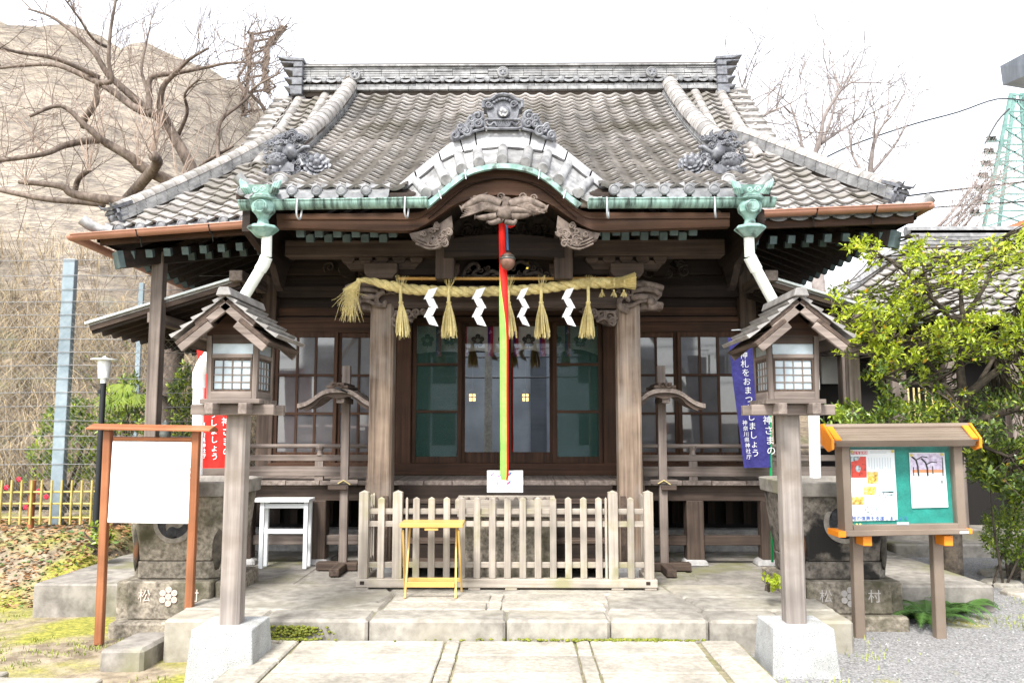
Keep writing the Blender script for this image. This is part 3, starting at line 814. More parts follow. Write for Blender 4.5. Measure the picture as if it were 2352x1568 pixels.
for i in range(10):
    a, b = edges[i], edges[i+1]; mb = MB(); R0, R1_, R2 = [], [], []
    for j in range(7):
        q = lerp(a, b, j/6); sag = .030*(1-(2*j/6-1)**2)
        p0, p1 = prm(T0, q), prm(T1, q); n_ = V(0,-.35,.93)
        R0.append(p1+V(0,.02,0)-n_*sag*.6+n_*.015); R1_.append(p0-n_*sag+n_*.02+V(0,-.02,0)); R2.append(p0-n_*sag+V(0,-.018,-.03))
    mb.grid([R0, R1_, R2]); 
    mid = [x.lerp(y_, .42) for x, y_ in zip(R0, R1_)]; mb.strip([p+V(0,-.006,.008) for p in mid], [p+V(0,-.008,-.008) for p in mid])
    mb.build('gable_pan_tile', M['noshi'], gab, smooth=40)
for i in range(1, 10):
    t = edges[i]; p0, p1 = prm(T0, t)+V(0,-.035,-.005), prm(T1, t)+V(0,.03,.01)
    mb = MB(); mb.tube([p1, p0.lerp(p1,.12), p0, p0+V(0,-.012,-.004)], [.046,.052,.055,.045], 12); mb.build('gable_round_tile', M['noshi'], gab, smooth=40)
# smooth clay band pieces along the top of the gable
cuts = [0,.11,.22,.33,.40,.60,.67,.78,.89,1.0]
for i in range(len(cuts)-1):
    a, b = cuts[i]+.003, cuts[i+1]-.003; A, B = [], []
    for j in range(6):
        q = lerp(a, b, j/5); A.append(prm(T1, q)+V(0,-.03,-.005)); B.append(prm(S1, q)+V(0,-.02,0))
    mb = MB(); mb.strip(A, B); mb.strip(B, [p+V(0,.14,.02) for p in B]); mb.strip([p+V(0,.06,-.02) for p in A], A)
    mb.add([A[0],B[0],B[0]+V(0,.1,0),A[0]+V(0,.1,0)],[(0,1,2,3)]); mb.add([A[-1],B[-1],B[-1]+V(0,.1,0),A[-1]+V(0,.1,0)],[(0,1,2,3)])
    mb.build('gable_band', mat('pale ridge clay', (.24,.235,.245), (.40,.395,.40), scale=10, rough=.5, bump=.15) if i == 0 else bpy.data.materials['pale ridge clay'], gab, smooth=30)
# gable bargeboard
low = [(640,523),(800,527),(930,530),(968,522),(1008,498),(1040,475),(1070,461),(1105,452),(1157,447)]
upp = [(640,492),(900,490),(968,488),(992,474),(1018,452),(1050,425),(1080,405),(1115,393),(1157,388)]
lo = smoothpath([(x, 0, z) for x, z in mirror(half(low[::-1], 7.47))], 4); up = smoothpath([(x, 0, z) for x, z in mirror(half(upp[::-1], 7.47))], 4)
mb = MB(); A = [V(p.x,7.47,p.z) for p in lo]; B = [V(p.x,7.47,p.z) for p in up]
mb.strip(A, B); mb.strip([p+V(0,.09,0) for p in B], [p+V(0,.09,0) for p in A]); mb.strip([p+V(0,.09,0) for p in A], A)
A2 = [p.lerp(q,.62)+V(0,-.012,0) for p, q in zip(A, B)]; mb.strip(A2, [q+V(0,-.012,0) for q in B]); mb.strip(A2, [p+V(0,.012,0) for p in A2])
mb.build('gable_bargeboard', M['brown_x'], hall, smooth=40)
# dark recess wall in the arch and porch ceiling
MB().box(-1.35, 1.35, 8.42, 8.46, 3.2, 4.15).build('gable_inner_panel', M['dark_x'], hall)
# carved crane pendant and side carvings
def carving(mb, c, w, h, n=14, sgn=1, d=.05, seed=1, r=.022):
    rn = random.Random(seed); c = Vector(c)
    for i in range(n):
        x, z = rn.uniform(-.5,.5)*w, rn.uniform(-.5,.5)*h
        if (x/(w*.5))**2 + (z/(h*.5))**2 > 1: continue
        R = rn.uniform(.12,.24)*h
        mb.curl(c+V(x, -rn.uniform(.2,1)*d, z), R, rn.uniform(1.0,1.6), r*rn.uniform(.7,1.2), start=rn.random()*6.28, sgn=rn.choice((-1,1)))
    mb.blob(c, w*.46, d*.8, h*.44, 14, 8, .35)
    return mb
mb = MB(); Yg = 7.43
def pp(x, y, dy=0): return at(x, y, Yg-dy)
for (pts, r) in (([(1165,455),(1160,475),(1150,492),(1158,506)], (.05,.045,.035,.02)), ([(1150,470),(1110,458),(1080,470),(1058,480)], (.05,.05,.04,.015)), ([(1150,482),(1110,476),(1075,478),(1060,474)], (.045,.04,.03,.012)),
                 ([(1170,470),(1205,462),(1235,470),(1258,478)], (.05,.05,.04,.015)), ([(1170,482),(1205,484),(1230,487),(1255,481)], (.045,.04,.03,.012)),
                 ([(1140,496),(1110,500),(1090,498)], (.035,.03,.01)), ([(1175,497),(1205,494),(1225,490)], (.035,.03,.01)), ([(1150,505),(1130,512),(1118,508)], (.03,.025,.01)), ([(1160,508),(1180,512),(1186,500)], (.03,.025,.01))):
    mb.tube(smoothpath([pp(x, y, .02) for x, y in pts], 4), [lerp(r[min(int(i/4),len(r)-2)], r[min(int(i/4)+1,len(r)-1)], (i%4)/4) for i in range((len(pts)-1)*4+1)], 7)
for i in range(7):
    mb.tube([pp(1150-i*3,462+i*2,.045), pp(1110-i*5,462+i*5,.05), pp(1075-i*3,470+i*5,.03)], [.012,.012,.004], 5)
    mb.tube([pp(1172+i*3,462+i*2,.045), pp(1208+i*5,464+i*4,.05), pp(1240+i*2,471+i*3,.03)], [.012,.012,.004], 5)
mb.blob(pp(1158,488,.03), .075, .05, .07, 12, 8, .3)
for x, y in ((1090,455),(1120,452),(1200,452),(1225,455),(1150,452)): mb.curl(pp(x,y,.02), .035, 1.3, .011, start=x)
mb.build('crane_pendant_carving', M['carve'], hall, smooth=60)
for sx, pts in ((-1, [(1035,500),(1020,520),(1000,545),(975,552),(955,540)]), (1, [(1283,502),(1298,525),(1318,550),(1342,552),(1362,538)])):
    mb = MB(); rn = random.Random(3)
    poly = [(1037,495),(1040,520),(1030,548),(1008,566),(985,570),(965,560),(945,548),(940,536),(960,532),(1000,520)]
    pl = [at(x if sx < 0 else 2318-x, y, 7.50) for x, y in poly]
    mb.prism(pl if sx < 0 else pl[::-1], (0,.10,0))
    for i in range(15):
        x, y = rn.uniform(955,1032), rn.uniform(512,560)
        if y < 500+ (1035-x)*.42: continue
        mb.curl(at(x if sx < 0 else 2318-x, y, 7.48), rn.uniform(.022,.042), 1.4, .011, start=rn.random()*6, sgn=sx)
    for i in range(3): mb.tube(smoothpath([at(x if sx < 0 else 2318-x, y+i*7, 7.485) for x, y in ((955,545),(985,557),(1010,552),(1028,535))], 4), .010, 5)
    mb.build('side_cloud_carving', M['carve'], hall, smooth=50)

# crest tile on the gable: shield, clouds, emblem
mb = MB(); Yo = 7.62
def po(x, y, d=0): return at(x, y, Yo-d)
shield = [(1118,296),(1122,270),(1117,250),(1110,248),(1110,232),(1128,229),(1140,220),(1156,217),(1172,220),(1184,229),(1200,232),(1200,248),(1193,250),(1188,270),(1192,296)]
mb.prism([po(*p) for p in shield], (0,.16,0))
for a, b in zip(shield[3:12], shield[4:12]): mb.tube([po(*a,.01), po(*b,.01)], .018, 6)
mb.tube([po(1113,292,.02),po(1113,278,.02),po(1120,275,.02),po(1192,275,.02),po(1198,279,.02),po(1198,292,.02),po(1190,296,.02),po(1120,296,.02),po(1113,292,.02)], .013, 6)
mb.lathe(po(1156,258,.0), [(.062,0),(.062,.02),(.05,.035),(.01,.04)], 18, M=Matrix.Rotation(rad(90),3,'X'))
for sx, x in ((-1,1123),(1,1180)): mb.curl(po(x,241,.02), .036, 1.5, .012, sgn=sx)
for i in range(9): mb.tube([po(1138+i*4.5,279,.025), po(1146+i*2.5,292,.025)], .005, 4)
for sx in (-1,1): mb.tube(smoothpath([po(1155+sx*14,290,.02), po(1155+sx*20,281,.02), po(1155+sx*30,288,.02), po(1155+sx*38,282,.02)],4), .010, 5)
for i in range(8): mb.blob(po(1135+i*6, 236-8*math.sin(i/7*3.14),.01), .018,.02,.014, 7,5)
for sx in (-1, 1):
    f = lambda x: x if sx < 0 else 2312-x
    base = [(1115,297),(1098,300),(1070,311),(1042,325),(1034,318),(1036,305),(1052,292),(1066,284),(1074,274),(1082,262),(1096,257),(1112,262)]
    pl = [po(f(x), y, -.02) for x, y in base]; mb.prism(pl if sx < 0 else pl[::-1], (0,.12,0))
    for (x, y, R) in ((1097,267,.055),(1082,273,.040),(1098,284,.045),(1082,286,.036),(1062,298,.036),(1045,311,.040),(1072,302,.05),(1056,291,.03)):
        mb.curl(po(f(x), y, .03), R, 1.5, .015, start=1.0, sgn=sx); mb.blob(po(f(x), y), R*.9, .03, R*.9, 8, 6)
    mb.tube(smoothpath([po(f(1112),296,.02), po(f(1085),303,.02), po(f(1060),316,.02), po(f(1040),322,.02)],4), .014, 6)
crest = mb.build('gable_crest_tile', M['tile_dark'], hall, smooth=45)
mb = MB(); tomoe(mb, po(1156,258,.042), .052, depth=.008); mb.build('emblem', M['noshi'], crest, smooth=40)

# guardian lions and peonies at the feet of the descending ridges
def lion(sx):
    f = lambda x: x if sx < 0 else 2316-x
    mb = MB(); Yl = 8.35
    q = lambda x, y, d=0: at(f(x), y, Yl-d)
    mb.blob(q(655,347), .13, .16, .10, 12, 8, .15)                                       # back
    mb.blob(q(672,352,.10), .10, .10, .10, 10, 8, .25)
    mb.blob(q(638,372,.16), .105, .10, .085, 12, 8, .25); mb.blob(q(628,392,.2), .07, .06, .05, 10, 6, .3)  # head, muzzle
    mb.blob(q(636,408,.17), .08, .07, .035, 10, 6, .3)
    for x, y in ((620,384),(644,384)): mb.blob(q(x,y,.26), .018,.016,.018, 8, 6)
    for i, (x, y, R) in enumerate(((640,318,.075),(655,313,.065),(672,312,.07),(688,318,.06),(625,330,.05),(612,362,.04),(660,385,.05),(690,372,.05),(702,360,.045),(680,398,.045))):
        for k in range(3): mb.curl(q(x,y,.05+.02*k), R*(1-.27*k), 1.1, .012, start=i+k*.3, sgn=sx)
    for k in range(5):
        a = [q(632+k*9,324,.02), q(640+k*10,309-abs(k-2)*-2,.02), q(655+k*10,312,.0), q(668+k*8,322,.0)]
        mb.tube(smoothpath(a,4), .012, 5)
    mb.tube(smoothpath([q(690,330,.05), q(700,322,.06), q(702,314,.06)],4), .016, 6)
    mb.tube([q(678,352,.15), q(700,338,.16), q(712,338,.16)], [.03,.024,.02], 7)          # raised horn
    mb.tube([q(690,345,.1), q(692,372,.12), q(697,385,.14)], [.055,.05,.05], 8)           # fore leg
    mb.tube([q(618,392,.1), q(622,415,.12), q(612,424,.14)], [.05,.045,.04], 8)
    rn = random.Random(5)
    for i in range(46):
        u, v = rn.uniform(605,705), rn.uniform(316,408)
        if 636 < u < 680 and 330 < v < 362: continue
        mb.curl(q(u, v, rn.uniform(.13,.2)), rn.uniform(.018,.04), 1.4, .009, start=rn.random()*6, sgn=rn.choice((-1,1)))
    for k in range(4): mb.blob(q(668+k*9,398,.14), .03,.05,.035, 7,5,.2)
    mb.box(*sorted((q(664,0).x, q(698,0).x)), Yl-.2, Yl-.02, q(0,410).z, q(0,390).z)
    for i in range(70):
        a, b = rn.uniform(-2.6,-.4), rn.uniform(.25,1.5); u = V(math.cos(a)*math.sin(b), math.sin(a)*math.sin(b), math.cos(b))
        for (cc, R_) in ((q(655,347), (.13,.16,.10)), (q(638,372,.16), (.105,.10,.085))):
            mb.blob(cc+V(u.x*R_[0], u.y*R_[1], u.z*R_[2]), .016, .014, .013, 6, 4)
    o = mb.build('lion_ornament', M['tile_dark'], hall, smooth=60)
    mb = MB(); rn = random.Random(2)
    for i in range(15):
        u, v = rn.uniform(640,678), rn.uniform(335,358); mb.blob(q(u, v, .135), .009,.02,.009, 6,4)
    mb.build('spots', M['mortar'], o)
    mb = MB(); c = q(727,382,.1); F_ = V(-sx*.25,-.9,.35).normalized(); RM = F_.to_track_quat('Z','Y').to_matrix()
    for ring, (R, n, r) in enumerate(((.115,12,.038),(.085,10,.034),(.06,7,.028))):
        for k in range(n):
            a = 2*math.pi*(k+ring*.5)/n; p = c + RM @ V(math.cos(a)*R, math.sin(a)*R, .02+ring*.02)
            mb.blob(p, r, r, .012, 8, 5, .2, M=RM @ Matrix.Rotation(a,3,'Z') @ Matrix.Rotation(-.5,3,'Y'))
    mb.lathe(c, [(.10,-.06),(.09,.0),(.04,.05),(.036,.08),(.02,.098),(.003,.10)], 12, M=RM)
    mb.build('peony_ornament', M['tile_dark'], hall, smooth=50)
    # round stop tile and upturned porch corner
    mb = MB(); p = at(f(643), 416, 7.75)
    mb.lathe(p, [(.075,-.12),(.078,0),(.072,.02),(.06,.028),(.05,.022),(.01,.03)], 16, M=Matrix.Rotation(rad(90),3,'X'))
    mb.build('round_stop_tile', M['noshi'], hall, smooth=40)
    mb = MB(); P = smoothpath([at(f(625),440,7.42), at(f(590),437,7.40), at(f(565),425,7.38), at(f(545),406,7.36)], 4)
    mb.tube(P, [lerp(.035,.058,i/(len(P)-1)) for i in range(len(P))], 10); mb.build('corner_roll_tile', M['noshi'], hall, smooth=40)
for sx in (-1, 1): lion(sx)
# ================================================================ shrine hall: porch, walls, verandah
random.seed(9)
def bx(name, m, x0, x1, y0, y1, z0, z1, par=hall, bev=0):
    x0, x1 = sorted((x0, x1)); return MB().box(x0, x1, y0, y1, z0, z1).build(name, M[m], par, bevel=bev)
FW = .14                                              # platform level
# --- porch pillars on stone plinths
for sx in (-1, 1):
    mb = MB(); x, w, c = sx*1.262+.006, .118, .022
    oc = [(x-w+c,8.5-w),(x+w-c,8.5-w),(x+w,8.5-w+c),(x+w,8.5+w-c),(x+w-c,8.5+w),(x-w+c,8.5+w),(x-w,8.5+w-c),(x-w,8.5-w+c)]
    mb.prism([(a,b,.31) for a,b in oc], (0,0,2.58)); 
    mb.build('porch_pillar', wood('silver pillar timber '+str(sx), (.045,.028,.019), (.25,.185,.135), 'z', scale=30, c3=(.27,.235,.205), c3s=1.4, c3t=.60, c3w=.12), hall)
    mb = MB(); mb.lathe((x,8.5,.14), [(.26,0),(.25,.07),(.20,.13),(.18,.172)], 4, M=Matrix.Rotation(rad(45),3,'Z')); mb.build('pillar_plinth', M['footing'], hall, bevel=.02)
z0, z1 = at(1160,708,8.4).z, at(1160,655,8.4).z
bx('porch_beam', 'mid_x', -1.38, 1.40, 8.40, 8.60, z0, z1, bev=.015)
bx('porch_beam', 'mid_x', -1.30, 1.30, 8.385, 8.4, z0+.03, z0+.075)
# carved lion heads at the beam ends, openwork brackets under the beam
for sx in (-1, 1):
    f = lambda x: x if sx > 0 else 2318-x
    q = lambda x, y, d=0: at(f(x), y, 8.42-d)
    mb = MB()
    mb.prism([q(*p) for p in ((1405,652),(1440,645),(1480,643),(1500,652),(1522,664),(1520,680),(1508,690),(1525,698),(1522,710),(1500,708),(1470,712),(1410,706))][::sx], (0,.2,0))
    mb.tube(smoothpath([q(1446,655,.05), q(1480,652,.06), q(1505,656,.05), q(1522,662,.03)],4), .035, 7)
    mb.tube(smoothpath([q(1450,668,.06), q(1485,664,.07), q(1505,668,.05), q(1515,676,.03)],4), .03, 7)
    mb.curl(q(1438,692,.06), .10, .8, .035, start=-1.4*sx, sgn=-sx)
    mb.tube(smoothpath([q(1432,703,.06), q(1450,702,.07), q(1470,692,.07), q(1490,690,.04)],4), .02, 6)
    mb.tube([q(1488,702,.03), q(1508,702,.03), q(1522,703,.03)], [.055,.05,.04], 8)
    mb.blob(q(1497,692,.08), .045,.035,.042, 9, 7); mb.blob(q(1470,682,.05), .10,.05,.04, 9,6,.3); mb.blob(q(1512,674,.03), .035,.04,.03, 8,6,.3)
    for k in range(3): mb.curl(q(1415+k*16,664+k*3,.05), .05, 1.4, .016, start=k, sgn=sx)
    mb.build('lion_head_carving', M['carve'], hall, smooth=60)
    mb = MB(); mb.prism([q(*p) for p in ((1420,712),(1418,745),(1400,748),(1375,738),(1362,722),(1330,714))][::sx], (0,.09,0))
    for (x, y, R) in ((1400,728,.07),(1380,722,.05),(1362,718,.045),(1408,740,.05),(1345,715,.035)): mb.curl(q(x,y,.03), R, 1.5, .018, start=x, sgn=sx)
    mb.tube(smoothpath([q(1370,738,.03), q(1388,730,.05), q(1402,738,.04), q(1418,730,.03)],4), .018, 6)
    mb.build('beam_bracket_carving', M['carve'], hall, smooth=60)
# --- bracket blocks above the beam and long purlins
def block(px_, py, Y, w, h, m='mid_x'):
    p = at(px_, py, Y); mb = MB()
    mb.prism([(p.x-w*.36,Y-w*.5,p.z-h*.5),(p.x+w*.36,Y-w*.5,p.z-h*.5),(p.x+w*.5,Y-w*.5,p.z-h*.1),(p.x+w*.5,Y-w*.5,p.z+h*.5),(p.x-w*.5,Y-w*.5,p.z+h*.5),(p.x-w*.5,Y-w*.5,p.z-h*.1)], (0,w,0))
    return mb.build('bearing_block', M[m], hall, bevel=.006)
for px_ in (880, 1436):
    block(px_, 628, 8.46, .34, .16)
    a, b = at(px_-88, 611, 8.46), at(px_+88, 611, 8.46)
    mb = MB(); mb.prism([(a.x,8.40,a.z+.03),(a.x+.06,8.40,a.z-.045),(b.x-.06,8.40,a.z-.045),(b.x,8.40,a.z+.03),(b.x,8.40,a.z+.05),(a.x,8.40,a.z+.05)], (0,.13,0)); mb.build('bracket_arm', M['mid_x'], hall, bevel=.006)
    for d in (-78, -38, 0, 38, 78): block(px_+d, 596, 8.44, .135, .10)
for px_ in (1030, 1288): block(px_, 600, 8.46, .16, .13); block(px_, 626, 8.46, .24, .15)
# frog-leg strut with a dragon carving between
mb = MB(); q = lambda x, y, d=0: at(x, y, 8.42-d)
mb.prism([q(*p) for p in ((1050,642),(1068,618),(1085,602),(1120,594),(1200,594),(1232,602),(1250,618),(1272,642))], (0,.06,0))
mb.tube(smoothpath([q(1062,640,.03),q(1072,615,.04),q(1090,604,.05),(q(1100,615,.05)),q(1088,628,.04),q(1105,636,.05),q(1130,622,.06),q(1150,630,.06),q(1170,615,.06),q(1195,600,.06),q(1215,612,.06),q(1205,630,.06),q(1235,626,.05),q(1255,638,.04)],5), .022, 7)
for i in range(13): x = 1075+i*15; mb.curl(q(x, 622+8*math.sin(i*1.7), .05), .032, 1.3, .011, start=i)
mb.build('dragon_carving', M['carve_dark'], hall, smooth=60)
bits = MB()
for px_, py, w in ((1099,592,7),(1118,589,3),(1212,588,6),(1214,593,6),(1212,604,5),(1211,616,5)):
    p = at(px_, py, 8.33); bits.box(p.x-w*.0022, p.x+w*.0022, 8.32, 8.34, p.z-.008, p.z+.008)
bits.build('gilt_fitting', plain('gilt metal', (.75,.52,.08), .25, 1.0), hall)
z = at(1160,574,8.35)
for sx in (-1, 1): bx('porch_purlin', 'mid_x', sx*.70, sx*2.25, 8.30, 8.50, at(800,590,8.35).z, at(800,553,8.35).z, bev=.01)
mb = MB(); A, B = [], []
for i in range(17):
    t = i/16; x = lerp(1020, 1296, t); a = 1-(2*t-1)**2
    A.append(at(x, 592-5*a, 8.05)); B.append(at(x, 552-14*a, 8.05))
mb.strip(A, B); mb.strip(B, [p+V(0,.16,0) for p in B]); mb.strip([p+V(0,.16,0) for p in A], A); mb.build('rainbow_beam', M['dark_x'], hall, smooth=40)
for px_ in (1022, 1294): p = at(px_, 575, 8.1); bx('rainbow_beam_post', 'mid_z', p.x-.09, p.x+.09, 8.07, 8.28, at(px_,640,8.1).z, at(px_,540,8.1).z)
# cloud panel behind the pendant
mb = MB(); rn = random.Random(8)
for i in range(26):
    x, y = rn.uniform(1045,1275), rn.uniform(482,535); mb.curl(at(x,y,8.3), rn.uniform(.04,.08), 1.4, .018, start=rn.random()*6, sgn=rn.choice((-1,1)))
mb.box(at(1045,0,8.33).x, at(1275,0,8.33).x, 8.33, 8.36, at(1160,538,8.33).z, at(1160,478,8.33).z); mb.build('cloud_panel_carving', M['carve_dark'], hall, smooth=60)
# rafters, green painted ends
def rafter(name, p0, p1, w, h):
    mb = MB(); mb.beam(p0, p1, w, h)
    d = (Vector(p1)-Vector(p0)).normalized(); mb.beam(Vector(p0)-d*.012, Vector(p0)+d*.05, w+.006, h+.006, mi=1)
    return mb.build(name, [M['dark_y'], M['rafter_cap']], hall)
def ev(a, b, n): return [lerp(a, b, i/(n-1)) for i in range(n)]
for xs_, y_, Y in ((ev(690,902,6), 535, 7.66), (ev(1372,1592,6), 531, 7.66), (ev(712,880,5), 547, 7.98), (ev(1392,1568,5), 542, 7.98)):
    for i, px_ in enumerate(xs_):
        p = at(px_, y_, Y); p2 = p+V(0, 1.55, .62); rafter('rafter', p, p2, .068, .075)
for sx in (-1, 1):
    for k in range(9):
        x = sx*(2.55+k*.2)
        for (Y, dz) in ((8.98, -.34), (9.40, -.30)):
            zz = zm(8.98)+tilt(x)+dz-.01
            if Y > 9.2 and abs(x) > 3.9: continue
            rafter('rafter', (x+(0 if Y < 9.2 else .1), Y, zz), (x+(0 if Y < 9.2 else .1), Y+1.3, zz+.50), .07, .08)
    for k in range(15):
        y = 9.25+k*.27; xx = sx*4.22
        zz = zm(8.9)+tilt(sx*4.3)-.33
        rafter('rafter', (xx, y, zz), (sx*2.95, y, zz+.50), .07, .08)
    zz = zm(8.9)+tilt(sx*4.3)-.35
    rafter('corner_rafter', (sx*4.28, 8.93, zz), (sx*2.95, 10.25, zz+.45), .15, .18)
    # porch side board and curled bracket
    mb = MB(); X = sx*2.34
    mb.prism([(X,7.47,3.62),(X,7.47,3.43),(X,7.8,3.36),(X,8.3,3.28),(X,8.5,3.10),(X,8.62,3.06),(X,8.66,3.16),(X,8.8,3.35),(X,9.5,3.75),(X,9.5,4.35),(X,8.4,4.0)], (sx*.07,0,0)); mb.build('porch_side_board', M['dark_y'], hall)
    bx('porch_tie_beam', 'mid_y', sx*1.17, sx*1.35, 8.62, 10.2, 2.86, 3.08)
# --- walls
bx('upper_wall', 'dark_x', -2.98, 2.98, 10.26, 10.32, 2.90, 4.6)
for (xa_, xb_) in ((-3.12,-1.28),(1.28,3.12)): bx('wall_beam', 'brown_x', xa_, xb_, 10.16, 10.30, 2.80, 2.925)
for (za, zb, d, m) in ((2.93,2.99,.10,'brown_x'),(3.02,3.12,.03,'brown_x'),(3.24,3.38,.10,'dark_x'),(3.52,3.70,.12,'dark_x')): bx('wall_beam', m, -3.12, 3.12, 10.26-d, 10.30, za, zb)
for sx in (-1, 1):
    bx('corner_post', 'mid_z', sx*2.86, sx*3.06, 10.10, 10.30, 1.06, 4.0, bev=.01)
    bx('door_post', 'brown_z', sx*1.17, sx*1.35, 10.08, 10.28, 1.06, 2.928, bev=.01)
    bx('side_wall', 'dark_y', sx*2.98, sx*3.02, 10.3, 14.5, 1.0, 4.2)
    for k in range(3):
        block(1158+sx*(185+k*170), 620, 10.0, .22, .16, 'dark_x'); block(1158+sx*(185+k*170), 600, 9.9, .30, .10, 'dark_x')
    mb = MB(); rn = random.Random(4+sx)
    for i in range(10): mb.curl(at(1158+sx*rn.uniform(300,420), rn.uniform(596,632), 10.0), rn.uniform(.05,.09), 1.4, .02, start=i, sgn=sx)
    mb.build('wall_strut_carving', M['carve_dark'], hall, smooth=60)
bx('threshold_beam', 'brown_x', -2.9, 2.9, 10.06, 10.28, 1.06, 1.205, bev=.008)
bx('inner_back_wall', 'dark_x', -2.9, 2.9, 13.4, 13.45, 1.0, 3.6); bx('inner_floor', 'mid_x', -2.9, 2.9, 10.3, 13.4, 1.08, 1.12); bx('inner_ceiling', 'dark_x', -2.9, 2.9, 10.33, 13.4, 3.05, 3.1)
# --- lattice sliding doors of the side bays
def lattice_door(x0, x1, Y, nc, nr, z0, z1):
    fr = MB(); s = .045
    fr.box(x0, x0+s, Y-.02, Y+.02, z0, z1); fr.box(x1-s, x1, Y-.02, Y+.02, z0, z1)
    fr.box(x0+s, x1-s, Y-.018, Y+.018, z1-.06, z1); fr.box(x0+s, x1-s, Y-.018, Y+.018, z0, z0+.13)
    d = fr.build('sliding_door', M['brown_z'], hall, bevel=.004)
    a, b, c, e = x0+s, x1-s, z0+.13, z1-.06
    for i in range(1, nc): x = lerp(a, b, i/nc); MB().box(x-.014, x+.014, Y-.014, Y+.012, c, e).build('glazing_bar', M['brown_z'], d)
    for j in range(1, nr): z = lerp(c, e, j/nr); MB().box(a, b, Y-.017, Y+.010, z-.015, z+.015).build('glazing_bar', M['brown_x'], d)
    for i in range(nc):
        for j in range(nr):
            xa, xb, za, zb = lerp(a,b,i/nc), lerp(a,b,(i+1)/nc), lerp(c,e,j/nr), lerp(c,e,(j+1)/nr)
            w = random.uniform(-.006,.006); v = random.uniform(-.004,.004)
            MB().add([(xa,Y+.004+w,za),(xb,Y+.004-w,za+0),(xb,Y+.004-w+v,zb),(xa,Y+.004+w+v,zb)], [(0,1,2,3)]).build('pane', M['hazy'], d)
    return d
zd0, zd1 = 1.205, 2.80
for sx in (-1, 1):
    e = sorted((sx*1.35, sx*2.10)); lattice_door(e[0], e[1], 10.20, 3, 3, zd0, zd1)
    e = sorted((sx*2.09, sx*2.86)); lattice_door(e[0], e[1], 10.15, 3, 3, zd0, zd1)
# --- glazed central doors with green insect screens outside
def green_screen():
    m = bpy.data.materials.new('green insect screen'); m.use_nodes = True
    N, L = m.node_tree.nodes, m.node_tree.links; b = N['Principled BSDF']; o = N['Material Output']
    b.inputs['Base Color'].default_value = (.006,.065,.048,1); b.inputs['Roughness'].default_value = .5
    t = N.new('ShaderNodeBsdfTransparent'); mx = N.new('ShaderNodeMixShader'); mx.inputs['Fac'].default_value = .5
    L.new(t.outputs[0], mx.inputs[1]); L.new(b.outputs[0], mx.inputs[2]); L.new(mx.outputs[0], o.inputs['Surface']); return m
M['screen'] = green_screen()
ZT = 2.925
for (xa, xb, scr) in ((-1.165,-.56,1),(-.57,.0,0),(.0,.57,0),(.56,1.165,1)):
    Y = 10.14 if scr else 10.20; s = .05
    fr = MB(); fr.box(xa, xa+s, Y-.02, Y+.02, zd0, ZT); fr.box(xb-s, xb, Y-.02, Y+.02, zd0, ZT)
    fr.box(xa+s, xb-s, Y-.018, Y+.018, ZT-.045, ZT); fr.box(xa+s, xb-s, Y-.018, Y+.018, zd0, zd0+(.075 if scr else .13))
    d = fr.build('screen_door' if scr else 'glass_door', M['brown_z'], hall, bevel=.004)
    if scr:
        for z in (at(1000,837,10.14).z, at(1000,945,10.14).z): MB().box(xa+s, xb-s, Y-.016, Y+.014, z-.016, z+.016).build('screen_rail', M['brown_x'], d)
        MB().add([(xa+s,Y,zd0+.07),(xb-s,Y,zd0+.07),(xb-s,Y,ZT-.04),(xa+s,Y,ZT-.04)], [(0,1,2,3)]).build('insect_screen', M['screen'], d)
        MB().add([(xa+s,Y+.05,zd0+.07),(xb-s,Y+.05,zd0+.07),(xb-s,Y+.05,ZT-.04),(xa+s,Y+.05,ZT-.04)], [(0,1,2,3)]).build('pane', M['glass'], d)
    else:
        MB().add([(xa+s,Y,zd0+.13),(xb-s,Y,zd0+.13),(xb-s,Y,ZT-.045),(xa+s,Y,ZT-.045)], [(0,1,2,3)]).build('pane', M['glass'], d)
